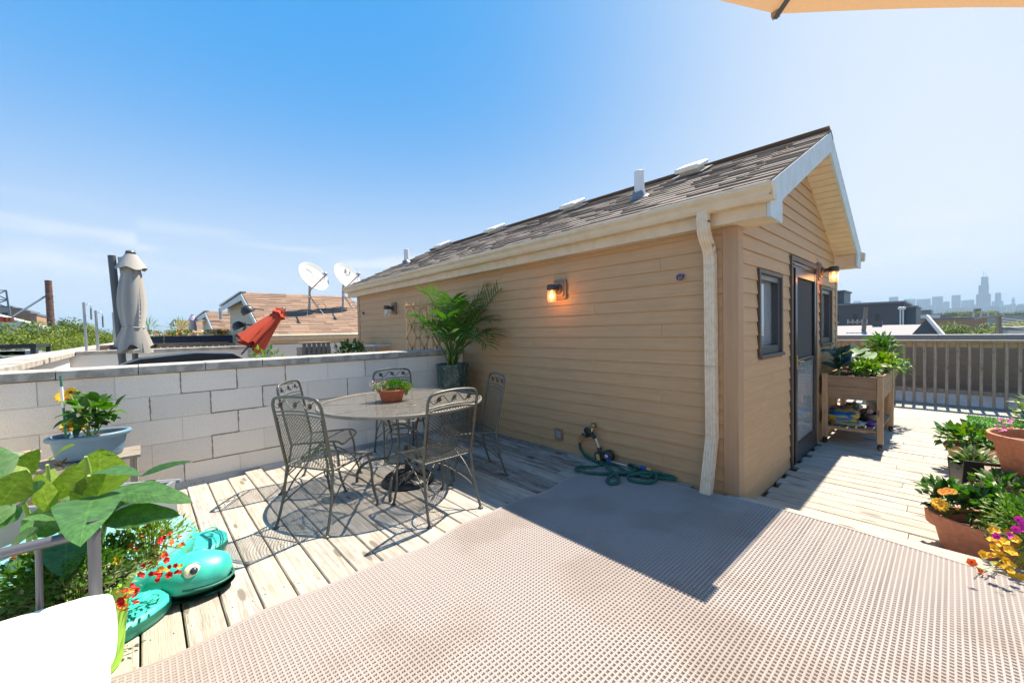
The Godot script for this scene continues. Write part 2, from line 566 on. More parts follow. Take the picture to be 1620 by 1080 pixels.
	mat("hose", Color(0.012, 0.10, 0.075), 0.75)
	mat("hose_orange", Color(0.75, 0.20, 0.015), 0.5)
	mat("hose_yellow", Color(0.70, 0.34, 0.03), 0.5)
	mat("hose_blue", Color(0.02, 0.06, 0.30), 0.5)
	mat("label_yellow", Color(0.50, 0.38, 0.13), 0.7)
	var cloth := noisetex(0.3, Color(0.85, 0.85, 0.85), Color(1.05, 1.05, 1.05), 2, 110, 256)
	world_tex(mat("umbrella_grey", Color(0.40, 0.385, 0.36), 0.9), cloth, 3.0)
	world_tex(mat("umbrella_red", Color(0.58, 0.075, 0.035), 0.9), cloth, 3.0)
	world_tex(mat("umbrella_lilac", Color(0.48, 0.42, 0.50), 0.9), cloth, 3.0)
	var tan := world_tex(mat("umbrella_tan", Color(0.60, 0.44, 0.29), 0.9), cloth, 3.0)
	tan.backlight_enabled = true
	tan.backlight = Color(0.55, 0.42, 0.30).linear_to_srgb()
	mat("pole_grey", Color(0.10, 0.11, 0.12), 0.45, 0.4)
	mat("dish_white", Color(0.62, 0.62, 0.60), 0.45)
	mat("print_grey", Color(0.16, 0.165, 0.18), 0.7)
	mat("navy", Color(0.012, 0.022, 0.05), 0.5)
	mat("turf", Color(0.16, 0.36, 0.07), 0.8)
	mat("bag_blue", Color(0.01, 0.16, 0.38), 0.35)
	mat("bag_print", Color(1, 1, 1), 0.35)
	mat("purple_plastic", Color(0.20, 0.07, 0.42), 0.4)
	mat("pink_print", Color(0.7, 0.12, 0.3), 0.5)
	# rug
	var rugc := noisetex(0.006, Color(0.84, 0.80, 0.76), Color(1.05, 1.03, 1.02), 4, 115, 512, 0.15, 0.45)
	world_tex(mat("rug_light", Color(0.325, 0.288, 0.272), 0.8), rugc, 0.35)
	mat("rug_hole_shade", Color(0.075, 0.048, 0.043), 0.9)  # shade inside the rug's holes, put into a dark brown colour
	# leaves
	leafmat("leaf_canna", Color(0.12, 0.29, 0.085), Color(0.55, 0.85, 0.06), 0.45)
	leafmat("leaf_canna_light", Color(0.30, 0.46, 0.03), Color(0.80, 1.0, 0.06), 0.55)
	leafmat("leaf_mid", Color(0.12, 0.28, 0.035), Color(0.46, 0.78, 0.06))
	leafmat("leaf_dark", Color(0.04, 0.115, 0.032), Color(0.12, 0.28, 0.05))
	leafmat("leaf_lime", Color(0.26, 0.42, 0.03), Color(0.55, 0.72, 0.05))
	leafmat("leaf_blue", Color(0.055, 0.14, 0.135), Color(0.12, 0.26, 0.16))
	leafmat("leaf_pale", Color(0.42, 0.50, 0.30), Color(0.3, 0.4, 0.15))
	leafmat("leaf_palm", Color(0.12, 0.28, 0.03), Color(0.45, 0.70, 0.05), 0.45)
	leafmat("crown_mid", Color(0.15, 0.235, 0.016), Color(0.46, 0.60, 0.03), 0.6)
	leafmat("crown_light", Color(0.25, 0.325, 0.012), Color(0.62, 0.72, 0.03), 0.6)
	leafmat("crown_dark", Color(0.075, 0.14, 0.035), Color(0.14, 0.24, 0.04), 0.6)
	mat("stem_green", Color(0.26, 0.38, 0.07), 0.6)
	mat("stem_brown", Color(0.12, 0.08, 0.045), 0.85)
	mat("bark", Color(0.10, 0.075, 0.055), 0.95)
	for f in {"petal_yellow": Color(0.80, 0.50, 0.02), "petal_gold": Color(0.80, 0.34, 0.015), "petal_red": Color(0.62, 0.015, 0.012), "petal_orange": Color(0.75, 0.16, 0.02), "petal_magenta": Color(0.62, 0.02, 0.42), "petal_pink": Color(0.62, 0.25, 0.42), "petal_white": Color(0.75, 0.75, 0.70), "petal_cream": Color(0.8, 0.6, 0.42)}.keys():
		var pc: Color = {"petal_yellow": Color(0.80, 0.50, 0.02), "petal_gold": Color(0.80, 0.34, 0.015), "petal_red": Color(0.62, 0.015, 0.012), "petal_orange": Color(0.75, 0.16, 0.02), "petal_magenta": Color(0.62, 0.02, 0.42), "petal_pink": Color(0.62, 0.25, 0.42), "petal_white": Color(0.75, 0.75, 0.70), "petal_cream": Color(0.8, 0.6, 0.42)}[f]
		var pm := mat(f, pc, 0.6)
		pm.backlight_enabled = true
		pm.backlight = (pc * 0.6).linear_to_srgb()
	mat("flower_eye", Color(0.10, 0.045, 0.015), 0.9)
	# the town
	world_tex(mat("city_ground", Color(0.17, 0.165, 0.15), 0.95), noisetex(0.02, Color(0.6, 0.7, 0.5), Color(1.3, 1.25, 1.2), 4, 120, 512), 0.02)
	var bk := noisetex(0.25, Color(0.72, 0.72, 0.72), Color(1.1, 1.1, 1.1), 2, 121, 256)
	world_tex(mat("brick_grey", Color(0.115, 0.113, 0.12), 0.85), bk, 0.5)
	world_tex(mat("brick_red", Color(0.33, 0.155, 0.095), 0.9), bk, 0.5)
	world_tex(mat("brick_tan", Color(0.42, 0.26, 0.17), 0.9), bk, 0.5)
	mat("slate_panel", Color(0.062, 0.082, 0.105), 0.5)
	world_tex(mat("grey_shingle", Color(0.40, 0.39, 0.40), 0.95), gr, 0.5)
	mat("white_roof", Color(0.62, 0.62, 0.61), 0.8)
	mat("tar_roof", Color(0.13, 0.12, 0.115), 0.9)
	mat("concrete", Color(0.38, 0.37, 0.35), 0.9)
	mat("window_far", Color(0.03, 0.036, 0.045), 0.12)
	var tw := tower_tex()
	world_tex(mat("tower_a", Color(0.15, 0.19, 0.24), 0.4), tw, 0.012)
	world_tex(mat("tower_b", Color(0.30, 0.33, 0.36), 0.6), tw, 0.009)
	world_tex(mat("tower_black", Color(0.07, 0.09, 0.12), 0.35), tw, 0.01)
	world_tex(mat("rusty_steel", Color(0.16, 0.085, 0.065), 0.8), noisetex(0.05, Color(0.45, 0.4, 0.4), Color(1.5, 1.2, 1.0), 4, 125, 256), 0.12)
	mat("truss_blue", Color(0.14, 0.19, 0.24), 0.6)
	mat("pole_wood", Color(0.22, 0.19, 0.15), 0.9)
	mat("ac_grey", Color(0.36, 0.38, 0.38), 0.6)
	mat("graffiti_red", Color(0.6, 0.05, 0.03), 0.7)
	mat("graffiti_blue", Color(0.10, 0.22, 0.30), 0.7)

func glaze_tex() -> ImageTexture:
	var im := Image.create(256, 256, false, Image.FORMAT_RGB8)
	var a := noise(0.02, 4, 131); var b := noise(0.07, 3, 132)
	for y in 256:
		for x in 256:
			var run := a.get_noise_2d(x * 2.4, y * 0.5)
			var spot := b.get_noise_2d(x * 1.3, y * 0.6)
			var t := clampf(0.5 + run * 0.9, 0.0, 1.0)
			var c := Color(0.006, 0.03, 0.033).lerp(Color(0.012, 0.085, 0.08), t)
			c = c.lerp(Color(0.17, 0.17, 0.09), smoothstep(0.16, 0.42, spot + run * 0.45) * 0.85)
			im.set_pixel(x, y, c.linear_to_srgb())
	return ImageTexture.create_from_image(im)

# rows of far windows on a facade, too small to tell apart
func tower_tex() -> ImageTexture:
	var im := Image.create(64, 64, false, Image.FORMAT_RGB8)
	for y in 64:
		for x in 64:
			var t := 1.15 if (x % 8 < 3 or y % 8 < 2) else 0.75
			im.set_pixel(x, y, Color(t, t, t * 0.98) * 0.85)
	return ImageTexture.create_from_image(im)

# ---------------------------------------------------------------- decks
func plank(parent: Node, x0: float, x1: float, z0: float, z1: float, top: float, stained := false) -> void:
	var b := MB.new()
	b.uo = Vector2(rnd(0, 9), rnd(0, 0.3))
	var hw := (x1 - x0) / 2.0
	var c := 0.005
	var th := 0.034
	var poly := PackedVector2Array([Vector2(-hw, -th), Vector2(hw, -th), Vector2(hw, -c), Vector2(hw - c, 0), Vector2(-hw + c, 0), Vector2(-hw, -c)])
	var tilt := Basis(Vector3(0, 0, 1), rnd(-0.012, 0.012)) * Basis(Vector3.RIGHT, rnd(-0.0006, 0.0006))
	b.prism(poly, -(z1 - z0) / 2.0, (z1 - z0) / 2.0)
	var o := obj("plank", b, M["deck_stained_%d" % rng.randi_range(0, 1)] if stained else M["deck_wood_%d" % rng.randi_range(0, 3)], parent, Vector3((x0 + x1) / 2.0, top + rnd(-0.0022, 0.0022), (z0 + z1) / 2.0))
	o.basis = tilt

func screws(s: MB, x0: float, x1: float, z0: float, z1: float, top: float) -> void:
	var z := ceilf(z0 / 0.41) * 0.41
	while z < z1 - 0.03:
		for f in [0.2, 0.8]:
			s.lathe([Vector2(0.0045, top + 0.0002), Vector2(0.004, top + 0.0032), Vector2(0.0, top + 0.0034)], 6, Transform3D(Basis(), Vector3(lerpf(x0, x1, f) + rnd(-0.006, 0.006), 0, z + rnd(-0.012, 0.012))))
		z += 0.41

func make_decks() -> void:
	var b := MB.new()
	b.box(Vector3(-4.35, -0.20, -3.56), Vector3(0.0, -0.06, 7.6))
	var up := struct("upper_deck", b, M.gap_dark)
	var sc := MB.new()
	var pitch := 0.1475
	var x := -3.2555 - pitch * 8
	var i := 0
	while x < -0.02:
		var x0 := x + 0.004
		var x1 := x + pitch - 0.004
		var last := x1 > -0.05
		if last:
			x1 = -0.022
		var back := -3.40 + rnd(-0.03, 0.03)
		if absf(x0 + 2.665) < 0.06:
			back = -3.53
		var cuts := [back]
		if last:
			cuts += [-0.33]
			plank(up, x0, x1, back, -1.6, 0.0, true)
			plank(up, x0, x1, -1.597, -0.33, 0.0)
			plank(up, x0, 0.03, -0.06, 3.7, 0.0)
			plank(up, x0, 0.03, 3.703, 7.5, 0.0)
			screws(sc, x0, x1, back, 3.5, 0.0)
		else:
			var cut: float = -3.4 + [1.1, 4.2, 2.3, 5.1, 3.2][i % 5] + rnd(-0.2, 0.2)
			if i == 10:
				cut = -2.86
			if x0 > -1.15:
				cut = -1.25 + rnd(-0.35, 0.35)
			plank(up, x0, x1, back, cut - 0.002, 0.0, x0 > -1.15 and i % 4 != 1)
			plank(up, x0, x1, cut + 0.002, 3.7, 0.0)
			plank(up, x0, x1, 3.703, 7.5, 0.0)
			screws(sc, x0, x1, back, 3.5, 0.0)
		x += pitch
		i += 1
	var so := obj("screw_heads", sc, M.galv, up)
	so.set_meta("kind", "stuff")
	var lb := MB.new()
	lb.box(Vector3(0.005, -0.34, 0.0), Vector3(6.95, LOW - 0.06, 7.6))
	lb.box(Vector3(3.87, -0.34, -5.0), Vector3(6.95, LOW - 0.06, 0.0))
	var lo := struct("lower_deck", lb, M.gap_dark)
	var sl := MB.new()
	x = 0.034
	i = 0
	while x < 6.85:
		var x0 := x + 0.004
		var x1 := x + pitch - 0.004
		var back: float = 0.03 + [0.0, 0.05, -0.012, 0.03][i % 4] + rnd(-0.008, 0.008)
		if x1 > 3.9:
			back = -4.9
		var cut: float = back + [1.9, 2.6, 0.9, 2.2][i % 4] + rnd(-0.2, 0.2)
		plank(lo, x0, x1, back, cut - 0.002, LOW)
		plank(lo, x0, x1, cut + 0.002, 3.7, LOW)
		plank(lo, x0, x1, 3.703, 7.5, LOW)
		screws(sl, x0, x1, maxf(back, 0.02), 3.0, LOW)
		x += pitch
		i += 1
	so = obj("screw_heads", sl, M.galv, lo)
	so.set_meta("kind", "stuff")
	# the white roof strip between the railing and the next building
	var st := MB.new()
	st.box(Vector3(6.95, -0.34, -6.0), Vector3(7.24, LOW - 0.005, 6.0))
	struct("roof_strip", st, M.membrane)

# ---------------------------------------------------------------- rug
func rug_wave(x: float, z: float) -> Vector3:
	var far := exp(-maxf(z + 1.1, 0.0) / 0.35)
	var side := exp(-maxf(-0.12 - x, 0.0) / 0.3)
	return Vector3(side * (0.05 * sin(z * 2.6 + 0.6)), 0.004 * (sin(x * 3.1 + 1.0) * sin(z * 2.7) + 1.0), far * (0.022 * sin(x * 5.3 + 0.7) + 0.014 * sin(x * 11.0)) + 0.035 * far * sin(x * 1.6))

func ribbon(b: MB, p: Vector3, d: Vector3, s: Vector3, l: float, w: float, h: float, k: int) -> void:
	var first := b.v.size()
	for i in k + 1:
		var q := p + d * (l * i / k)
		q += rug_wave(q.x, q.z)
		var lo := Vector3(0, -h, 0)
		b.vert(q - s * w * 0.5 + lo, -s, Vector2.ZERO)
		b.vert(q - s * w * 0.36, (Vector3.UP - s * 0.5).normalized(), Vector2.ZERO)
		b.vert(q + s * w * 0.36, (Vector3.UP + s * 0.5).normalized(), Vector2.ZERO)
		b.vert(q + s * w * 0.5 + lo, s, Vector2.ZERO)
	for i in k:
		for j in 3:
			var a := first + i * 4 + j
			b.ix.append_array(PackedInt32Array([a, a + 1, a + 5, a, a + 5, a + 4]))

func make_rug() -> void:
	var x0 := -3.95
	var x1 := -0.14
	var z0 := -1.08
	var z1 := 2.5
	var r := thing("outdoor_rug", "pinkish beige open weave plastic rug laid over the deck boards", "rug", Vector3.ZERO)
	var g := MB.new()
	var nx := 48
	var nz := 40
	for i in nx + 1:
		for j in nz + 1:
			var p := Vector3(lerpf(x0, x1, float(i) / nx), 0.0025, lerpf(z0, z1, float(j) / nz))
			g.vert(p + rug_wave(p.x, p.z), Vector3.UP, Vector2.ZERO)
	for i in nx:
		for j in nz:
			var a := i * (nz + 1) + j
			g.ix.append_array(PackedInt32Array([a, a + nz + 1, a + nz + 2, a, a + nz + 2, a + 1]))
	obj("hole_shade_sheet", g, M.rug_hole_shade, r)  # dark sheet standing in for the shade seen through the weave
	var a := MB.new()
	var z := z0 + 0.012
	while z < z1:
		ribbon(a, Vector3(x0, 0.0155, z), Vector3.RIGHT, Vector3(0, 0, -1), x1 - x0, 0.0092, 0.011, 44)
		z += 0.020
	var o := obj("long_strands", a, M.rug_light, r)
	o.set_meta("kind", "stuff")
	var c := MB.new()
	var x := x0 + 0.01
	var k := 0
	while x < x1:
		ribbon(c, Vector3(x, 0.0145 if k % 2 == 0 else 0.0125, z1), Vector3(0, 0, -1), Vector3.LEFT, z1 - z0, 0.0090 if k % 2 == 0 else 0.0018, 0.010, 36)
		x += 0.01075
		k += 1
	o = obj("cross_strands", c, M.rug_light, r)
	o.set_meta("kind", "stuff")
	var e := MB.new()
	var pts := []
	for i in 61:
		var p := Vector3(lerpf(x0, x1, i / 60.0), 0.010, z0)
		pts.append(p + rug_wave(p.x, p.z))
	for i in range(1, 51):
		var p := Vector3(x1, 0.010, lerpf(z0, z1, i / 50.0))
		pts.append(p + rug_wave(p.x, p.z))
	e.tube(pts, 0.0095, 6)
	obj("binding", e, M.rug_light, r)

# ---------------------------------------------------------------- stair house
func roof_y(x: float) -> float:
	return 2.29 + SL * (minf(x, 3.87 - x) + 0.17)

func siding(parent: Node, m: Material, xf: Transform3D, a: float, z0: float, z1: float, h := 0.1143, out := 0.017) -> void:
	var b := MB.new()
	b.uo = Vector2(rnd(0, 5), rnd(0, 1))
	b.prism(PackedVector2Array([Vector2(0.002, 0.014), Vector2(-out + 0.004, 0.014), Vector2(-out + 0.003, 0.0), Vector2(-out, 0), Vector2(-out, 0.004), Vector2(-0.005, h + 0.012), Vector2(0.002, h + 0.012)]), z0, z1, xf * Transform3D(Basis(), Vector3(0, a, 0)))
	obj("siding_board", b, m, parent)

func make_window(parent: Node, x0: float, x1: float, y0: float, y1: float) -> void:
	var t := MB.new()
	var w := 0.035
	t.box(Vector3(x0, y0, -0.02), Vector3(x0 + w, y1, 0.032), Transform3D(), 0.004)
	t.box(Vector3(x1 - w, y0, -0.02), Vector3(x1, y1, 0.032), Transform3D(), 0.004)
	t.box(Vector3(x0 + w, y1 - w, -0.02), Vector3(x1 - w, y1, 0.030), Transform3D(), 0.004)
	t.box(Vector3(x0 - 0.005, y0 - 0.03, -0.02), Vector3(x1 + 0.005, y0, 0.046), Transform3D(), 0.004)
	var o := obj("window", t, M.window_trim, parent)
	var s := MB.new()
	var q := 0.05
	for e in [[x0 + w, x0 + w + q, y0, y1 - w], [x1 - w - q, x1 - w, y0, y1 - w]]:
		s.box(Vector3(e[0], e[2], -0.085), Vector3(e[1], e[3], 0.012), Transform3D(), 0.004)
	for e in [[y0, y0 + q + 0.02], [y1 - w - q, y1 - w]]:
		s.box(Vector3(x0 + w + q, e[0], -0.085), Vector3(x1 - w - q, e[1], 0.008), Transform3D(), 0.004)
	obj("sash", s, M.sash, o)
	var g := MB.new()
	g.box(Vector3(x0 + w + q - 0.004, y0 + q, -0.052), Vector3(x1 - w - q + 0.004, y1 - w - q + 0.004, -0.046))
	obj("pane", g, M.glass, o)

func make_house() -> void:
	var h := thing("stair_house", "tan clapboard stair house with brown shingle gable roof on the deck", "house", Vector3.ZERO)
	# walls: a core behind the boards
	var b := MB.new()
	b.box(Vector3(0.0, -0.3, -7.25), Vector3(0.1, 2.2, -0.1))
	var side := obj("side_wall", b, M.siding, h)
	for k in 19:
		var y := -0.025 + 0.1143 * k
		var z := -7.16
		var n := 0
		while z < -0.09:
			var e := minf(z + (3.66 if n > 0 else [1.3, 2.9, 0.8, 2.2, 3.3][k % 5]), -0.09)
			if -0.09 - e < 0.4:
				e = -0.09
			siding(side, M.siding, Transform3D(), y, z + 0.0012, e - 0.0012)
			z = e
			n += 1
	var gx := Transform3D(Basis(Vector3(0, 0, -1), Vector3(0, 1, 0), Vector3(1, 0, 0)), Vector3.ZERO)
	var g := MB.new()
	var holes := [[0.48, 1.125, 1.06, 1.77], [1.50, 2.53, -0.14, 1.97], [2.83, 3.47, 1.07, 1.765]]
	for q in [[0.0, 0.48, -0.3, 2.2], [0.48, 1.125, -0.3, 1.06], [0.48, 1.125, 1.77, 2.2], [1.125, 1.5, -0.3, 2.2], [1.5, 2.53, -0.3, -0.14], [1.5, 2.53, 1.97, 2.2], [2.53, 2.83, -0.3, 2.2], [2.83, 3.47, -0.3, 1.07], [2.83, 3.47, 1.765, 2.2], [3.47, 3.87, -0.3, 2.2]]:
		g.box(Vector3(q[0], q[2], -0.1), Vector3(q[1], q[3], -0.002))
	g.prism(PackedVector2Array([Vector2(0, 2.2), Vector2(3.87, 2.2), Vector2(3.87, roof_y(0) - 0.06), Vector2(1.935, roof_y(1.935) - 0.06), Vector2(0, roof_y(0) - 0.06)]), -0.1, -0.002)
	var gable := obj("gable_wall", g, M.siding, h)
	var cut := [[0.455, 1.15, 1.03, 1.79], [1.452, 2.578, -0.2, 2.012], [2.805, 3.495, 1.04, 1.785]]
	for k in range(-1, 29):
		var y := -0.025 + 0.1143 * k
		var l := 0.09
		var r := 3.78
		if y > 2.15:
			l = maxf(0.09, (y - 2.29 + 0.09) / SL - 0.17)
			r = 3.87 - l
		if r - l < 0.15:
			break
		var spans := [[l, r]]
		for c in cut:
			if minf(y + 0.1143, c[3]) - maxf(y, c[2]) > 0.045:
				var out := []
				for s in spans:
					if c[1] <= s[0] or c[0] >= s[1]:
						out.append(s)
					else:
						if c[0] - s[0] > 0.02: out.append([s[0], c[0]])
						if s[1] - c[1] > 0.02: out.append([c[1], s[1]])
				spans = out
		for s in spans:
			siding(gable, M.siding, gx, y, s[0] + 0.001, s[1] - 0.001)
	var rest := MB.new()
	rest.box(Vector3(3.77, -0.34, -7.25), Vector3(3.87, 2.2, -0.1))
	rest.box(Vector3(0.1, -0.34, -7.25), Vector3(3.77, 2.2, -7.15))
	rest.prism(PackedVector2Array([Vector2(0, 2.2), Vector2(3.87, 2.2), Vector2(3.87, roof_y(0) - 0.06), Vector2(1.935, roof_y(1.935) - 0.06), Vector2(0, roof_y(0) - 0.06)]), -7.25, -7.15)
	obj("rear_wall", rest, M.siding, h)
	var fl := MB.new()
	fl.box(Vector3(0.1, -0.34, -7.15), Vector3(3.77, -0.16, -0.1))
	obj("floor", fl, M.inside_dark, h)
	# corner boards
	for c in [[-0.022, 0.092, -0.092, 0.022], [3.778, 3.892, -0.092, 0.022], [-0.022, 0.05, -7.272, -7.16]]:
		var cb := MB.new()
		cb.box(Vector3(c[0], -0.2, c[2]), Vector3(c[1], 2.075, c[3]), Transform3D(), 0.004)
		obj("corner_board", cb, M.corner_paint, h)
	# roof
	var rb := MB.new()
	rb.prism(PackedVector2Array([Vector2(-0.15, roof_y(-0.15) - 0.06), Vector2(1.935, roof_y(1.935) - 0.06), Vector2(4.02, roof_y(-0.15) - 0.06), Vector2(4.02, roof_y(-0.15) - 0.015), Vector2(1.935, roof_y(1.935) - 0.015), Vector2(-0.15, roof_y(-0.15) - 0.015)]), -7.5, 0.24)
	var roof := obj("roof", rb, M.shingle_3, h)
	shingles(roof)
	# eaves, left one in view
	for sd in 2:
		var mir := Transform3D() if sd == 0 else Transform3D(Basis(Vector3(-1, 0, 0), Vector3(0, 1, 0), Vector3(0, 0, 1)), Vector3(3.87, 0, 0))
		var q := func(x: float, y: float) -> Vector2: return Vector2(x if sd == 0 else 3.87 - x, y)
		var f := MB.new()
		f.box(mir * Vector3(-0.12, 2.075, -7.5), mir * Vector3(-0.10, 2.275, 0.238), Transform3D(), 0.002)
		obj("fascia", f, M.trim_paint, h)
		var gu := MB.new()
		var prof := PackedVector2Array([q.call(-0.122, 2.285), q.call(-0.122, 2.168), q.call(-0.19, 2.168), q.call(-0.205, 2.19), q.call(-0.212, 2.225), q.call(-0.236, 2.25), q.call(-0.236, 2.278), q.call(-0.228, 2.278), q.call(-0.228, 2.252), q.call(-0.204, 2.228), q.call(-0.197, 2.193), q.call(-0.186, 2.176), q.call(-0.13, 2.176), q.call(-0.13, 2.285)])
		gu.prism(prof, -7.52, 0.295)
		gu.prism(PackedVector2Array([q.call(-0.124, 2.28), q.call(-0.124, 2.169), q.call(-0.19, 2.169), q.call(-0.205, 2.19), q.call(-0.212, 2.225), q.call(-0.235, 2.25), q.call(-0.235, 2.277)]), 0.290, 0.298)
		var go := obj("gutter", gu, M.trim_paint, h)
		var sv := MB.new()
		for y in [2.195, 2.265]:
			sv.ball(mir * Vector3(-0.222, y, 0.285), Vector3.ONE * 0.005, 6)
		obj("rivet", sv, M.rust, go)
		var z := -7.49
		while z < 0.0:
			var so := MB.new()
			so.box(mir * Vector3(-0.10, 2.077, z), mir * Vector3(-0.002, 2.087, minf(z + 0.298, 0.0)))
			obj("soffit_panel", so, M.trim_paint, h)
			z += 0.30
		# return of the eave at the gable
		var re := MB.new()
		re.box(mir * Vector3(-0.099, 2.073, 0.004), mir * Vector3(0.165, 2.24, 0.237))
		obj("eave_return", re, M.trim_paint, h)
		# rake board
		var rk := MB.new()
		rk.prism(PackedVector2Array([q.call(-0.121, 2.068), q.call(0.17, 2.068), q.call(0.17, roof_y(0.17) - 0.215), q.call(1.934, roof_y(1.935) - 0.215), q.call(1.934, roof_y(1.935) - 0.012), q.call(-0.121, roof_y(-0.121) - 0.012)]), 0.24, 0.262)
		obj("rake_board", rk, M.trim_white, h)
		# boards under the gable overhang
		var d := 0.18
		while d < 1.9:
			var e := minf(d + 0.084, 1.93)
			var rs := MB.new()
			rs.prism(PackedVector2Array([q.call(d, roof_y(d) - 0.215), q.call(e, roof_y(e) - 0.215), q.call(e, roof_y(e) - 0.200), q.call(d, roof_y(d) - 0.200)]), 0.0, 0.2395)
			obj("soffit_panel", rs, M.trim_paint, h)
			d += 0.094
		var bk := MB.new()
		bk.prism(PackedVector2Array([q.call(0.1, roof_y(0.1) - 0.197), q.call(1.934, roof_y(1.935) - 0.197), q.call(1.934, roof_y(1.935) - 0.07), q.call(0.1, roof_y(0.1) - 0.07)]), 0.0, 0.239)
		obj("rake_core", bk, M.trim_paint, h)
	# downspout: elbow out of the gutter, down the wall, kicked out at the foot
	var dn := MB.new()
	var pr := PackedVector2Array()
	for i in 9:
		pr.append(Vector2(-0.04 + i * 0.01, -0.028 + (0.004 if i % 2 == 1 else 0.0)))
	for i in 9:
		pr.append(Vector2(0.04 - i * 0.01, 0.028))
	var path := [Vector3(-0.18, 2.175, -0.168), Vector3(-0.18, 2.10, -0.168), Vector3(-0.172, 2.04, -0.168), Vector3(-0.14, 1.985, -0.168), Vector3(-0.09, 1.935, -0.168), Vector3(-0.062, 1.88, -0.168), Vector3(-0.055, 1.80, -0.168), Vector3(-0.055, 1.0, -0.165), Vector3(-0.055, 0.45, -0.163), Vector3(-0.085, 0.32, -0.166), Vector3(-0.165, -0.01, -0.172)]
	for i in path.size() - 1:
		var a: Vector3 = path[i]
		var c: Vector3 = path[i + 1]
		var dd := (a - c).normalized()
		var sx := Vector3(0, 0, 1)
		var sy := dd.cross(sx).normalized()
		var lap := 0.004 if i in [2, 6, 7] else 0.0
		dn.prism(pr, -lap, a.distance_to(c) + 0.012, Transform3D(Basis(sx, sy, dd) * Basis.from_scale(Vector3(1.0 + lap * 3, 1.0 + lap * 3, 1)), c))
	obj("downspout", dn, M.downspout_paint, h)
	# openings
	make_window(h, 0.46, 1.145, 1.06, 1.79)
	make_window(h, 2.81, 3.49, 1.07, 1.785)
	make_door(h)
	# pipes and vents through the roof
	for p in [Vector2(0.84, -1.28), Vector2(0.87, -6.77)]:
		var pi := MB.new()
		var y := roof_y(p.x)
		pi.lathe([Vector2(0.055, y - 0.05), Vector2(0.055, y + 0.30), Vector2(0.05, y + 0.305), Vector2(0.046, y + 0.30), Vector2(0.046, y + 0.1)], 20, Transform3D(Basis(), Vector3(p.x, 0, p.y)))
		var po := obj("vent_pipe", pi, M.white_paint, h)
		var ba := MB.new()
		ba.lathe([Vector2(0.11, 0.012), Vector2(0.085, 0.03), Vector2(0.066, 0.075), Vector2(0.058, 0.085)], 20, Transform3D(Basis(Vector3(0, 0, 1), atan(SL)), Vector3(p.x, y, p.y)))
		obj("flashing_boot", ba, M.cap_metal, po)
	for z in [-1.05, -2.9, -4.78, -6.6]:
		var xf := Transform3D(Basis(Vector3(0, 0, 1), atan(SL)), Vector3(1.70, roof_y(1.70), z))
		var ve := MB.new()
		ve.box(Vector3(-0.11, 0.0, -0.11), Vector3(0.11, 0.07, 0.11), xf, 0.004)
		var vo := obj("roof_vent", ve, M.trim_paint, h)
		var ca := MB.new()
		ca.box(Vector3(-0.15, 0.07, -0.15), Vector3(0.15, 0.12, 0.15), xf, 0.016)
		obj("vent_cap", ca, M.white_paint, vo)
		var fl2 := MB.new()
		fl2.box(Vector3(-0.19, 0.02, -0.19), Vector3(0.17, 0.03, 0.19), xf)
		obj("vent_flashing", fl2, M.cap_metal, vo)

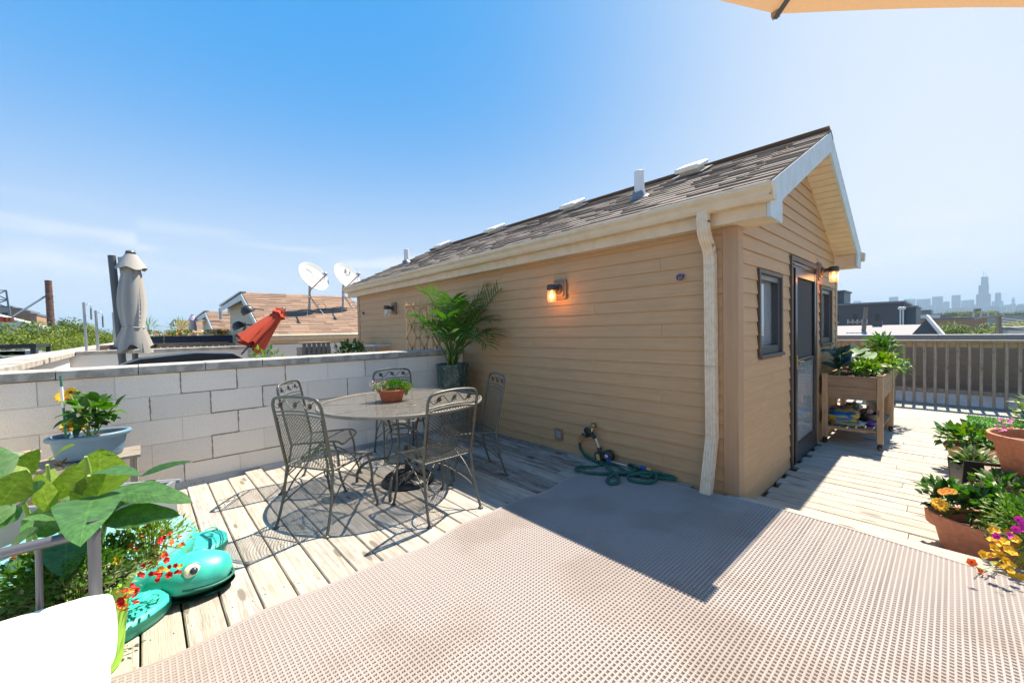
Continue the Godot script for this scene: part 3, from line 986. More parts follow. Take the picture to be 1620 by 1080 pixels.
func shingles(roof: Node) -> void:
	# laminated tabs; 300 nearest the gable are pieces of their own, the rest one mesh
	var al := atan(SL)
	var shapes := []
	for i in 8:
		var b := MB.new()
		var w := 0.15 + 0.03 * i
		var th: float = [0.010, 0.016, 0.012, 0.019][i % 4]
		b.prism(PackedVector2Array([Vector2(0, 0), Vector2(0.175, 0), Vector2(0.175, 0.003), Vector2(0, th)]), 0, w - 0.004)
		shapes.append(b.mesh())
	var list := []
	for c in 17:
		var d := -0.035 + 0.142 * c
		var z := 0.262
		while z > -7.5:
			var k := rng.randi_range(0, 7)
			var w := 0.15 + 0.03 * k
			z -= w
			list.append([c, k, z, d, rng.randi_range(0, 99)])
	list.sort_custom(func(p, q): return p[2] + p[3] * 0.3 > q[2] + q[3] * 0.3)
	var rest := MB.new()
	var i := 0
	for s in list:
		var d: float = s[3]
		var p := Vector3(-0.17 + d * cos(al), 2.29 + d * sin(al) - 0.004, s[2])
		var tone := 3 if s[4] < 16 else (1 if s[4] < 42 else (2 if s[4] < 68 else 0))
		var bs := Basis(Vector3(0, 0, 1), al - 0.012)
		if i < 300:
			var o := obj("shingle", shapes[s[1]], M["shingle_%d" % tone], roof, p)
			o.basis = bs
		else:
			rest.col = [Color(0.27, 0.23, 0.205), Color(0.235, 0.20, 0.175), Color(0.305, 0.26, 0.23), Color(0.195, 0.165, 0.148)][tone]
			var th: float = [0.010, 0.016, 0.012, 0.019][int(s[1]) % 4]
			rest.prism(PackedVector2Array([Vector2(0, 0), Vector2(0.175, 0), Vector2(0.175, 0.003), Vector2(0, th)]), 0, 0.15 + 0.03 * float(s[1]) - 0.004, Transform3D(bs, p), false)
		i += 1
	# the slope that faces away
	for c in 17:
		var d := -0.035 + 0.142 * c
		rest.col = Color(0.26, 0.2, 0.155)
		rest.prism(PackedVector2Array([Vector2(0, 0), Vector2(-0.175, 0), Vector2(-0.175, 0.003), Vector2(0, 0.012)]), -7.5, 0.262, Transform3D(Basis(Vector3(0, 0, 1), -al + 0.012), Vector3(4.04 - d * cos(al), 2.29 + d * sin(al) - 0.004, 0)), true)
	var z := -7.5
	while z < 0.25:
		rest.col = Color(0.27, 0.21, 0.165)
		for sd in [-1, 1]:
			rest.prism(PackedVector2Array([Vector2(0, 0.004), Vector2(0.13 * sd, 0.004), Vector2(0.13 * sd, 0.009), Vector2(0, 0.010)]), 0, minf(0.30, 0.265 - z), Transform3D(Basis(Vector3(0, 0, 1), -al * sd), Vector3(1.935, roof_y(1.935) - 0.001 + 0.002 * sin(z * 9.0), z)))
		z += 0.14
	var so := obj("far_shingles", rest, M.shingle_mixed, roof)
	so.set_meta("kind", "stuff")

func make_door(h: Node) -> void:
	var x0 := 1.455
	var x1 := 2.575
	var t := MB.new()
	t.box(Vector3(x0, -0.2, -0.02), Vector3(x0 + 0.045, 2.012, 0.034), Transform3D(), 0.004)
	t.box(Vector3(x1 - 0.045, -0.2, -0.02), Vector3(x1, 2.012, 0.034), Transform3D(), 0.004)
	t.box(Vector3(x0 + 0.045, 1.965, -0.02), Vector3(x1 - 0.045, 2.012, 0.032), Transform3D(), 0.004)
	var d := obj("door", t, M.window_trim, h)
	var f := MB.new()
	var a := x0 + 0.045
	var c := x1 - 0.045
	f.box(Vector3(a, -0.13, -0.09), Vector3(a + 0.05, 1.965, 0.02), Transform3D(), 0.004)
	f.box(Vector3(c - 0.05, -0.13, -0.09), Vector3(c, 1.965, 0.02), Transform3D(), 0.004)
	f.box(Vector3(a + 0.05, 1.90, -0.09), Vector3(c - 0.05, 1.965, 0.016), Transform3D(), 0.004)
	f.box(Vector3(a + 0.05, 1.925, 0.017), Vector3(c - 0.05, 1.94, 0.03))
	f.box(Vector3(a + 0.05, -0.13, -0.09), Vector3(c - 0.05, -0.105, 0.03))
	obj("frame", f, M.dark_bronze, d)
	var s := MB.new()
	var l := a + 0.055
	var r := c - 0.055
	s.box(Vector3(l, -0.10, 0.004), Vector3(l + 0.075, 1.895, 0.04), Transform3D(), 0.006)
	s.box(Vector3(r - 0.075, -0.10, 0.004), Vector3(r, 1.895, 0.04), Transform3D(), 0.006)
	s.box(Vector3(l + 0.075, 1.80, 0.004), Vector3(r - 0.075, 1.895, 0.038), Transform3D(), 0.006)
	s.box(Vector3(l + 0.075, -0.10, 0.004), Vector3(r - 0.075, 0.08, 0.038), Transform3D(), 0.006)
	s.box(Vector3(l + 0.075, 0.915, 0.004), Vector3(r - 0.075, 0.95, 0.036), Transform3D(), 0.006)
	var so := obj("storm_door", s, M.dark_bronze, d)
	so.position = Vector3.ZERO
	var g := MB.new()
	g.box(Vector3(l + 0.07, 0.075, 0.016), Vector3(r - 0.07, 0.92, 0.021))
	obj("pane", g, M.glass, d)
	var sc := MB.new()
	var n := 26
	for i in n:
		var u0 := lerpf(l + 0.07, r - 0.07, float(i) / n)
		var u1 := lerpf(l + 0.07, r - 0.07, float(i + 1) / n)
		var e := 0.004 * sin(i * 2.1)
		var e2 := 0.004 * sin((i + 1) * 2.1)
		sc.quad(Vector3(u0, 1.81, 0.012 + e), Vector3(u1, 1.81, 0.012 + e2), Vector3(u1, 0.94, 0.012 + e2), Vector3(u0, 0.94, 0.012 + e))
	obj("screen", sc, M.curtain, d)
	var inn := MB.new()
	inn.box(Vector3(a, -0.12, -0.075), Vector3(c, 1.96, -0.06))
	obj("inner_door", inn, M.inside_dark, d)
	var hd := MB.new()
	hd.box(Vector3(l + 0.02, 0.86, 0.04), Vector3(l + 0.045, 1.0, 0.048), Transform3D(), 0.004)
	hd.tube([Vector3(l + 0.032, 0.94, 0.045), Vector3(l + 0.032, 0.94, 0.085), Vector3(l + 0.06, 0.94, 0.09), Vector3(l + 0.13, 0.93, 0.085)], 0.008, 8)
	obj("handle", hd, M.brass, d)

# ---------------------------------------------------------------- lamps on the walls (out is the way the wall faces)
func make_lamp(at: Vector3, out: Vector3, lit: bool, label: String) -> void:
	var t := thing("wall_lamp", label, "lamp", at, atan2(out.x, out.z), "jar lamps on the stair house walls")
	var p := MB.new()
	var c := 0.016
	var oct := func(w: float, hh: float) -> PackedVector2Array: return PackedVector2Array([Vector2(-w + c, -hh), Vector2(w - c, -hh), Vector2(w, -hh + c), Vector2(w, hh - c), Vector2(w - c, hh), Vector2(-w + c, hh), Vector2(-w, hh - c), Vector2(-w, -hh + c)])
	p.prism(oct.call(0.085, 0.105), 0.0, 0.028)
	p.prism(oct.call(0.062, 0.08), 0.028, 0.04)
	obj("backplate", p, M.lamp_plate, t)
	var a := MB.new()
	a.lathe([Vector2(0.052, 0.0), Vector2(0.052, 0.012), Vector2(0.03, 0.022), Vector2(0.0, 0.022)], 20, Transform3D(Basis(Vector3.RIGHT, PI / 2), Vector3(0, 0.0, 0.04)))
	a.tube([Vector3(0, 0, 0.05), Vector3(0, 0.004, 0.09), Vector3(0, 0.012, 0.13)], 0.024, 12)
	a.lathe([Vector2(0.0, 0.052), Vector2(0.04, 0.05), Vector2(0.05, 0.042), Vector2(0.052, 0.0), Vector2(0.047, -0.012), Vector2(0.0, -0.012)], 24, Transform3D(Basis(), Vector3(0, -0.008, 0.155)))
	obj("arm", a, M.lamp_dark, t)
	var j := MB.new()
	j.lathe([Vector2(0.043, -0.015), Vector2(0.046, -0.05), Vector2(0.045, -0.12), Vector2(0.038, -0.136), Vector2(0.0, -0.14)], 24, Transform3D(Basis(), Vector3(0, -0.006, 0.155)))
	obj("jar", j, M.jar_glass, t)
	var b := MB.new()
	b.lathe([Vector2(0.0, -0.105), Vector2(0.018, -0.098), Vector2(0.026, -0.08), Vector2(0.024, -0.06), Vector2(0.012, -0.04), Vector2(0.012, -0.02)], 16, Transform3D(Basis(), Vector3(0, -0.006, 0.155)))
	obj("bulb", b, M.bulb_lit if lit else M.bulb_off, t)
	if lit:
		var l := OmniLight3D.new()
		l.name = "bulb_light"
		l.light_color = Color(1.0, 0.60, 0.26)
		l.light_energy = 0.016
		l.light_size = 0.03
		l.omni_range = 6.0
		l.omni_attenuation = 2.0
		l.shadow_enabled = true
		t.add_child(l)
		l.position = Vector3(0, -0.085, 0.155)

# ---------------------------------------------------------------- walls round the roof
func make_parapets() -> void:
	var b := MB.new()
	b.box(Vector3(-4.34, -0.3, -3.85), Vector3(-0.02, 1.0, -3.556))
	var w := thing("block_parapet", "beige painted concrete block wall with grey coping behind the patio table", "wall")
	obj("core", b, M.mortar, w)
	var rows := [1.005, 0.811, 0.603, 0.392, 0.178, -0.03]
	for r in 5:
		var x := -4.37 + (0.0 if r % 2 == 0 else -0.21)
		while x < -0.03:
			var x0 := maxf(x, -4.34)
			var x1 := minf(x + 0.42, -0.022)
			if x1 - x0 > 0.05:
				var q := MB.new()
				q.box(Vector3(x0 + 0.002, rows[r + 1] + 0.002, -3.63), Vector3(x1 - 0.002, rows[r] - 0.002, -3.551 + rnd(-0.002, 0.002)), Transform3D(), 0.004)
				obj("block", q, M["block_%d" % rng.randi_range(0, 2)], w)
			x += 0.42
	# smeared brown mortar repairs along a stepped crack
	for s in [[-3.11, 0.81, -3.11, 1.0], [-2.69, 0.81, -2.69, 1.0], [-2.27, 0.81, -2.27, 1.0], [-3.11, 0.811, -2.69, 0.811], [-2.48, 0.811, -2.2, 0.811], [-2.90, 0.603, -2.90, 0.81], [-2.48, 0.603, -2.48, 0.81], [-1.64, 0.603, -1.64, 0.81], [-2.90, 0.603, -2.45, 0.603], [-2.69, 0.392, -2.69, 0.603], [-2.90, 0.392, -2.68, 0.392], [-2.90, 0.178, -2.90, 0.392], [-3.05, 0.178, -2.3, 0.178], [-3.11, 0.0, -3.11, 0.178], [-2.06, 0.603, -1.5, 0.603], [-3.32, 0.60, -3.32, 0.80], [-1.43, 0.82, -1.43, 1.0], [-1.22, 0.603, -1.22, 0.80], [-1.43, 0.60, -1.43, 0.40]]:
		var c := MB.new()
		var a := Vector3(s[0], s[1], -3.553)
		var e := Vector3(s[2], s[3], -3.553)
		var pts := []
		for i in 9:
			pts.append(a.lerp(e, i / 8.0) + Vector3(rnd(-0.0015, 0.0015), rnd(-0.0015, 0.0015), 0))
		var rr := []
		for i in 9:
			rr.append(rnd(0.004, 0.0075))
		c.tube(pts, rr, 6)
		obj("mortar_repair", c, M.caulk, w)
	# coping stones
	var x := -4.30
	for l in [0.45, 0.466, 0.455, 0.455, 0.42, 0.42, 0.425, 0.42, 0.42, 0.36]:
		var q := MB.new()
		q.box(Vector3(x + 0.003, 1.008 + rnd(-0.001, 0.001), -3.88), Vector3(minf(x + l, -0.024) - 0.003, 1.079 + rnd(-0.002, 0.002), -3.525 + rnd(-0.003, 0.003)), Transform3D(), 0.007)
		obj("coping_stone", q, M.coping, w)
		x += l
	var f := MB.new()
	f.box(Vector3(-4.34, -0.055, -3.55), Vector3(-0.024, 0.018, -3.543))
	f.box(Vector3(-4.34, -0.055, -3.543), Vector3(-0.024, -0.048, -3.46))
	var fo := obj("flashing_strip", f, M.flashing, w)
	var fs := MB.new()
	for u in [-3.07, -3.045, -2.98, -2.5, -2.0, -1.4, -0.9]:
		fs.ball(Vector3(u, -0.012, -3.543), Vector3.ONE * 0.006, 6)
	obj("bolt", fs, M.gap_dark, fo)
	# the long wall along the street side and the cross walls beyond
	var lw := thing("street_parapet", "long pale block wall with light concrete coping along the left roof edge", "wall")
	var q2 := MB.new()
	q2.box(Vector3(-4.64, -10.0, -42.0), Vector3(-4.345, 1.0, 7.85))
	obj("wall_face", q2, M.white_block, lw)
	var z := 7.8
	while z > -42.0:
		var cq := MB.new()
		var l := 0.6 if z > -14.0 else 2.4
		cq.box(Vector3(-4.76, 1.003, z - l + 0.004), Vector3(-4.28, 1.078 + rnd(-0.002, 0.002), z), Transform3D(), 0.007)
		obj("coping_stone", cq, M.coping_far, lw)
		z -= l
	for k in 3:
		var zz: float = [-9.95, -16.1, -24.0][k]
		var x1: float = [-1.55, 3.0, 4.0][k]
		var cw := thing("cross_parapet", ["white block cross wall with coping, behind the folded grey umbrella", "cross wall carrying the navy flower boxes", "farthest white cross wall beyond the flower boxes"][k], "wall")
		var q := MB.new()
		q.box(Vector3(-4.345, -0.3, zz - 0.28), Vector3(x1, 1.015, zz))
		obj("wall_face", q, M.white_block, cw)
		var xx := -4.27
		while xx < x1:
			var cs := MB.new()
			cs.box(Vector3(xx + 0.004, 1.017, zz - 0.31), Vector3(minf(xx + 0.8, x1) - 0.004, 1.093 + rnd(-0.002, 0.002), zz + 0.03), Transform3D(), 0.007)
			obj("coping_stone", cs, M.coping_far, cw)
			xx += 0.8
	var rp := thing("added_bounce_wall", "plain unseen block wall added behind the viewer to bounce light", "wall")  # out of view, added to bounce light on to the shaded walls
	var rq := MB.new()
	rq.box(Vector3(-4.34, -0.3, 7.55), Vector3(6.9, 1.0, 7.85))
	obj("wall_face", rq, M.white_block, rp)
	rq = MB.new()
	rq.box(Vector3(-4.27, 1.003, 7.5), Vector3(6.9, 1.08, 7.9), Transform3D(), 0.007)
	obj("coping", rq, M.coping_far, rp)
	# floors of the neighbours' roof decks
	var nf := MB.new()
	nf.box(Vector3(-4.35, -0.4, -42.0), Vector3(7.2, -0.06, -3.86))
	struct("neighbour_deck", nf, M.rail_wood)
	var bld := MB.new()
	bld.box(Vector3(-4.6, -10.0, -41.9), Vector3(7.3, -0.41, 3.9))
	struct("building_below", bld, M.brick_tan)

# ---------------------------------------------------------------- railing and the wall of the next building
func make_railing() -> void:
	var r := thing("deck_railing", "weathered grey wooden railing with thin balusters at the deck edge", "railing")
	var xr := 6.75
	var t := MB.new()
	t.box(Vector3(xr - 0.085, 0.965, -4.8), Vector3(xr + 0.06, 1.003, 3.6), Transform3D(), 0.004)
	obj("top_rail", t, M.rail_wood, r)
	var s := MB.new()
	s.box(Vector3(xr + 0.02, 0.875, -4.8), Vector3(xr + 0.058, 0.962, 3.6), Transform3D(), 0.004)
	obj("upper_rail", s, M.rail_wood_new, r)
	var l := MB.new()
	l.box(Vector3(xr + 0.02, 0.082, -4.8), Vector3(xr + 0.058, 0.158, 3.6), Transform3D(), 0.004)
	obj("lower_rail", l, M.rail_wood, r)
	var bb := []
	for k in 3:
		var b := MB.new()
		b.uo = Vector2(k * 0.7, k * 0.3)
		b.box(Vector3(-0.019, LOW + 0.02, -0.019), Vector3(0.019, 0.964, 0.019), Transform3D(), 0.003)
		bb.append(b.mesh())
	var z := 0.405 - 0.1305 * 38
	var i := 0
	while z < 3.5:
		var o := obj("baluster", bb[i % 3], M.rail_wood, r, Vector3(xr, rnd(-0.006, 0.004), z + rnd(-0.004, 0.004)))
		o.rotation = Vector3(rnd(-0.006, 0.006), rnd(-0.1, 0.1), 0)
		z += 0.1305
		i += 1
	for zz in [-3.4, -0.9, 2.4]:
		var p := MB.new()
		p.box(Vector3(xr + 0.06, LOW - 0.1, zz - 0.045), Vector3(xr + 0.15, 0.96, zz + 0.045), Transform3D(), 0.005)
		obj("post", p, M.rail_wood, r)
	var n := thing("neighbour_parapet", "dark brown clapboard wall with slate metal cap beyond the railing", "wall")
	var c := MB.new()
	c.box(Vector3(7.24, -10.0, -9.0), Vector3(7.6, 0.99, 7.0))
	obj("core", c, M.siding_grey, n)
	var wf := MB.new()
	wf.box(Vector3(7.20, LOW - 0.004, -9.0), Vector3(7.24, 0.075, 7.0))
	obj("membrane_upstand", wf, M.membrane, n)
	for k in 8:
		var zz := -9.0
		while zz < 7.0:
			var e: float = minf(zz + [3.66, 2.4][k % 2], 7.0)
			siding(n, M.siding_grey, Transform3D(Basis(), Vector3(7.24, 0, 0)), 0.08 + 0.1143 * k, zz + 0.001, e - 0.001)
			zz = e
	for a in [[-9.0, -0.6], [-0.6, 0.95], [0.95, 7.0]]:
		var m := MB.new()
		m.box(Vector3(7.19, 0.995, a[0] + 0.002), Vector3(7.66, 1.08, a[1] - 0.002), Transform3D(), 0.004)
		obj("cap", m, M.cap_metal, n)

# ---------------------------------------------------------------- raised bed on casters
func make_raised_bed() -> void:
	var x0 := 2.74
	var x1 := 3.98
	var z0 := 0.045
	var z1 := 0.60
	var t := thing("raised_planter", "cedar raised planter box on casters beside the glass door", "planter")
	for p in [[x0, z0], [x0, z1 - 0.055], [x1 - 0.055, z0], [x1 - 0.055, z1 - 0.055]]:
		var l := MB.new()
		l.uo = Vector2(rnd(0, 2), rnd(0, 1))
		l.box(Vector3(p[0], -0.055, p[1]), Vector3(p[0] + 0.055, 0.705, p[1] + 0.055), Transform3D(), 0.004)
		var lo := obj("leg", l, M.cedar, t)
		var cp := MB.new()
		cp.box(Vector3(p[0] - 0.003, 0.705, p[1] - 0.003), Vector3(p[0] + 0.058, 0.722, p[1] + 0.058), Transform3D(), 0.003)
		obj("leg_cap", cp, M.cedar_panel, lo)
		var c := MB.new()
		var m := Vector3(p[0] + 0.027, LOW + 0.032, p[1] + 0.027)
		c.lathe([Vector2(0.006, -0.012), Vector2(0.03, -0.012), Vector2(0.032, -0.008), Vector2(0.032, 0.008), Vector2(0.03, 0.012), Vector2(0.006, 0.012)], 16, Transform3D(Basis(Vector3(1, 0, 0.6).normalized(), PI / 2), m))
		c.box(m + Vector3(-0.022, 0.0, -0.02), m + Vector3(-0.016, 0.045, 0.02))
		c.box(m + Vector3(0.016, 0.0, -0.02), m + Vector3(0.022, 0.045, 0.02))
		c.box(m + Vector3(-0.024, 0.04, -0.024), m + Vector3(0.024, 0.048, 0.024))
		obj("caster", c, M.black_plastic, lo)
	var hs := [0.43, 0.565, 0.70]
	for k in 2:
		for e in [[x0 + 0.012, x0 + 0.034, z0 + 0.056, z1 - 0.056], [x1 - 0.034, x1 - 0.012, z0 + 0.056, z1 - 0.056], [x0 + 0.056, x1 - 0.056, z1 - 0.034, z1 - 0.012], [x0 + 0.056, x1 - 0.056, z0 + 0.012, z0 + 0.034]]:
			var b := MB.new()
			b.uo = Vector2(rnd(0, 3), rnd(0, 1))
			b.box(Vector3(e[0], hs[k] + 0.001, e[2]), Vector3(e[1], hs[k + 1] - 0.001, e[3]), Transform3D(), 0.002)
			obj("side_board", b, M.cedar_panel, t)
	var fl := MB.new()
	fl.box(Vector3(x0 + 0.035, 0.435, z0 + 0.035), Vector3(x1 - 0.035, 0.45, z1 - 0.035))
	obj("bed_floor", fl, M.cedar_panel, t)
	var soil := MB.new()
	soil.box(Vector3(x0 + 0.036, 0.45, z0 + 0.036), Vector3(x1 - 0.036, 0.66, z1 - 0.036))
	obj("soil", soil, M.soil, t)
	for e in [[x0 + 0.016, x0 + 0.04], [x1 - 0.04, x1 - 0.016]]:
		var b := MB.new()
		b.box(Vector3(e[0], 0.05, z0 + 0.056), Vector3(e[1], 0.075, z1 - 0.056))
		obj("shelf_bearer", b, M.cedar, t)
	var z := z0 + 0.02
	while z < z1 - 0.05:
		var b := MB.new()
		b.uo = Vector2(rnd(0, 3), rnd(0, 1))
		b.box(Vector3(x0 + 0.016, 0.076, z), Vector3(x1 - 0.016, 0.09, z + 0.062), Transform3D(), 0.002)
		obj("shelf_slat", b, M.cedar_panel, t)
		z += 0.074

func lump(b: MB, c: Vector3, r: Vector3, amp: float, sd: int, flat := 0.0) -> void:
	# a soft bag-like body
	var nz := noise(1.3, 3, sd)
	var k := 20
	var m := 12
	var first := b.v.size()
	for i in m + 1:
		var th := -PI / 2 + PI * i / m
		for j in k + 1:
			var an := TAU * j / k
			var d := Vector3(signf(cos(an)) * pow(absf(cos(an)), 0.6) * cos(th), sin(th), signf(sin(an)) * pow(absf(sin(an)), 0.6) * cos(th))
			var f := 1.0 + amp * nz.get_noise_3d(d.x * 1.6, d.y * 1.6, d.z * 1.6)
			var p := d * r * f
			p.y = maxf(p.y, -r.y * (1.0 - flat))
			var old := b.col
			b.vert(c + p, (d / r).normalized(), Vector2(float(j) / k, float(i) / m))
			b.col = old
	for i in m:
		for j in k:
			var a := first + i * (k + 1) + j
			b.ix.append_array(PackedInt32Array([a, a + 1, a + k + 2, a, a + k + 2, a + k + 1]))

func print_tex(cols: Array, sd: int) -> ImageTexture:
	var im := Image.create(128, 128, false, Image.FORMAT_RGB8)
	var n := noise(0.03, 2, sd)
	for y in 128:
		for x in 128:
			var t := clampf(0.5 + n.get_noise_2d(x, y * 1.4) * 1.3, 0.0, 0.999)
			im.set_pixel(x, y, (cols[int(t * cols.size())] as Color).linear_to_srgb())
	return ImageTexture.create_from_image(im)

func make_under_bed() -> void:
	var mb1 := mat("bag_print_blue", Color(1, 1, 1), 0.3)
	mb1.albedo_texture = print_tex([Color(0.01, 0.10, 0.30), Color(0.02, 0.22, 0.45), Color(0.02, 0.2, 0.42), Color(0.55, 0.32, 0.03), Color(0.6, 0.38, 0.05)], 201)
	var mb2 := mat("bag_print_green", Color(1, 1, 1), 0.3)
	mb2.albedo_texture = print_tex([Color(0.02, 0.25, 0.10), Color(0.45, 0.44, 0.40), Color(0.55, 0.55, 0.5), Color(0.5, 0.03, 0.06), Color(0.05, 0.35, 0.2)], 203)
	var b := MB.new()
	lump(b, Vector3(2.98, 0.19, 0.20), Vector3(0.20, 0.10, 0.16), 0.5, 7, 0.3)
	tag(obj("soil_bag", b, mb1), "blue and yellow printed soil bag slumped on the planter shelf", "bag")
	b = MB.new()
	lump(b, Vector3(2.87, 0.125, 0.27), Vector3(0.10, 0.045, 0.17), 0.5, 9, 0.3)
	tag(obj("seed_bag", b, mb2), "flat green and white printed bag under the blue soil bag", "bag")
	b = MB.new()
	lump(b, Vector3(3.50, 0.18, 0.24), Vector3(0.12, 0.10, 0.10), 0.4, 12, 0.2)
	tag(obj("seed_pouch", b, mb2), "small bright pouch behind the black caddy", "bag")
	var c := thing("carry_caddy", "black plastic caddy with arched handle on the planter shelf", "caddy", Vector3(3.26, 0.091, 0.40))
	b = MB.new()
	b.lathe([Vector2(0.0, 0.002), Vector2(0.105, 0.0), Vector2(0.13, 0.02), Vector2(0.145, 0.11), Vector2(0.138, 0.112), Vector2(0.12, 0.03), Vector2(0.0, 0.02)], 24, Transform3D(), Vector2(1.2, 0.8))
	obj("tub", b, M.black_plastic, c)
	b = MB.new()
	var pts := []
	for i in 13:
		var a := PI * i / 12
		pts.append(Vector3(cos(a) * 0.165, 0.10 + sin(a) * 0.085, 0.02 * sin(a)))
	b.tube(pts, 0.011, 8)
	obj("handle", b, M.black_plastic, c)
	b = MB.new()
	lump(b, Vector3(0.02, 0.12, 0.0), Vector3(0.10, 0.04, 0.06), 0.3, 15)
	var pk := mat("caddy_print", Color(1, 1, 1), 0.4)
	pk.albedo_texture = print_tex([Color(0.6, 0.1, 0.25), Color(0.6, 0.4, 0.05), Color(0.05, 0.3, 0.1), Color(0.6, 0.1, 0.3)], 206)
	obj("seed_packets", b, pk, c)
	var s := thing("toy_scoop", "small purple plastic scoop on the planter shelf slats", "toy", Vector3(2.98, 0.092, 0.47))
	b = MB.new()
	b.lathe([Vector2(0.0, 0.0), Vector2(0.035, 0.0), Vector2(0.042, 0.035), Vector2(0.034, 0.05), Vector2(0.030, 0.034), Vector2(0.0, 0.01)], 16, Transform3D(), Vector2(1, 1.2))
	obj("cup", b, M.purple_plastic, s)
	b = MB.new()
	b.tube([Vector3(0, 0.03, 0.04), Vector3(0, 0.05, 0.0), Vector3(0, 0.055, -0.03)], 0.012, 8)
	obj("grip", b, M.purple_plastic, s)

# ---------------------------------------------------------------- tap, hose, outlet, cable coils
func smooth(pts: Array, k := 6) -> Array:
	var out := []
	var n := pts.size()
	for i in n - 1:
		var p0: Vector3 = pts[maxi(i - 1, 0)]
		var p1: Vector3 = pts[i]
		var p2: Vector3 = pts[i + 1]
		var p3: Vector3 = pts[mini(i + 2, n - 1)]
		for j in k:
			out.append(p1.cubic_interpolate(p2, p0, p3, float(j) / k))
	out.append(pts[n - 1])
	return out

func make_hose() -> void:
	var t := thing("garden_hose", "dark green fabric hose lying in loops against the long tan wall", "hose")
	var raw := [[-0.05, 0.24, -1.44], [-0.045, 0.12, -1.49], [-0.05, 0.04, -1.44], [-0.10, 0.024, -1.30], [-0.16, 0.024, -1.12], [-0.26, 0.024, -1.14], [-0.36, 0.024, -1.24], [-0.45, 0.026, -1.22], [-0.47, 0.034, -1.10], [-0.40, 0.034, -0.98], [-0.30, 0.034, -0.86], [-0.20, 0.034, -0.70], [-0.10, 0.03, -0.52], [-0.05, 0.03, -0.47], [-0.05, 0.034, -0.56], [-0.14, 0.04, -0.66], [-0.26, 0.05, -0.80], [-0.36, 0.05, -0.86], [-0.46, 0.04, -0.86], [-0.53, 0.034, -0.82], [-0.53, 0.034, -0.77], [-0.46, 0.04, -0.76], [-0.38, 0.05, -0.83], [-0.31, 0.06, -0.95], [-0.24, 0.06, -1.04], [-0.17, 0.05, -1.06], [-0.16, 0.05, -0.98], [-0.22, 0.055, -0.88], [-0.24, 0.05, -0.80], [-0.16, 0.055, -0.78], [-0.06, 0.05, -0.86], [-0.04, 0.04, -0.92], [-0.05, 0.034, -0.84], [-0.12, 0.04, -0.66], [-0.22, 0.05, -0.62], [-0.24, 0.05, -0.68], [-0.17, 0.055, -0.72], [-0.11, 0.055, -0.66], [-0.16, 0.05, -0.58], [-0.26, 0.04, -0.55], [-0.33, 0.036, -0.60], [-0.36, 0.036, -0.70], [-0.30, 0.045, -0.76], [-0.18, 0.06, -0.66], [-0.07, 0.05, -0.58]]
	var pts := []
	for r in raw:
		pts.append(Vector3(r[0], r[1], r[2]))
	var b := MB.new()
	b.tube(smooth(pts, 6), 0.0135, 8)
	obj("tube", b, M.hose, t)
	b = MB.new()
	b.tube([Vector3(-0.045, 0.225, -1.445), Vector3(-0.05, 0.15, -1.48)], [0.017, 0.012], 10)
	obj("strain_relief", b, M.hose_orange, t)
	b = MB.new()
	b.tube([Vector3(-0.13, 0.07, -1.09), Vector3(-0.15, 0.066, -1.05)], 0.021, 10)
	obj("blue_coupling", b, M.hose_blue, t)
	b = MB.new()
	b.tube(smooth([Vector3(-0.15, 0.066, -1.05), Vector3(-0.17, 0.075, -0.98), Vector3(-0.165, 0.072, -0.86)], 4), 0.009, 8)
	obj("spray_wand", b, M.steel, t)
	b = MB.new()
	b.tube([Vector3(-0.11, 0.07, -0.76), Vector3(-0.105, 0.068, -0.70)], 0.017, 10)
	obj("blue_coupling", b, M.hose_blue, t)
	b = MB.new()
	b.tube([Vector3(-0.105, 0.068, -0.70), Vector3(-0.10, 0.066, -0.66)], 0.015, 10)
	obj("yellow_end", b, M.hose_yellow, t)
	var p := thing("wall_tap", "brass wall tap with black splitter and hanging water timer", "tap", Vector3(0, 0, 0))
	b = MB.new()
	b.tube([Vector3(-0.01, 0.335, -1.30), Vector3(-0.06, 0.335, -1.30), Vector3(-0.085, 0.32, -1.30), Vector3(-0.088, 0.285, -1.31)], 0.016, 10)
	b.lathe([Vector2(0.0, 0.0), Vector2(0.028, 0.0), Vector2(0.028, 0.012), Vector2(0.0, 0.014)], 12, Transform3D(Basis(Vector3(0, 0, 1), 0.5), Vector3(-0.065, 0.352, -1.30)))
	obj("spout", b, M.brass, p)
	b = MB.new()
	b.lathe([Vector2(0.0, -0.012), Vector2(0.034, -0.012), Vector2(0.04, 0.0), Vector2(0.034, 0.012), Vector2(0.0, 0.012)], 14, Transform3D(Basis(Vector3(0, 0, 1), PI / 2), Vector3(-0.115, 0.30, -1.335)))
	b.tube([Vector3(-0.088, 0.29, -1.31), Vector3(-0.088, 0.255, -1.31)], 0.024, 10)
	b.tube([Vector3(-0.088, 0.265, -1.31), Vector3(-0.07, 0.235, -1.385)], 0.019, 10)
	b.tube([Vector3(-0.088, 0.265, -1.31), Vector3(-0.085, 0.235, -1.26)], 0.019, 10)
	obj("splitter", b, M.black_plastic, p)
	b = MB.new()
	b.tube([Vector3(-0.07, 0.235, -1.385), Vector3(-0.05, 0.205, -1.44)], 0.012, 8)
	b.tube([Vector3(-0.085, 0.235, -1.26), Vector3(-0.085, 0.14, -1.215)], 0.012, 8)
	obj("hose_stub", b, M.steel, p)
	b = MB.new()
	b.tube([Vector3(-0.085, 0.15, -1.22), Vector3(-0.085, 0.115, -1.205)], 0.022, 10)
	var tx := Transform3D(Basis(Vector3.RIGHT, -0.25), Vector3(-0.085, 0.078, -1.16))
	b.box(Vector3(-0.028, -0.042, -0.095), Vector3(0.028, 0.042, 0.03), tx, 0.014)
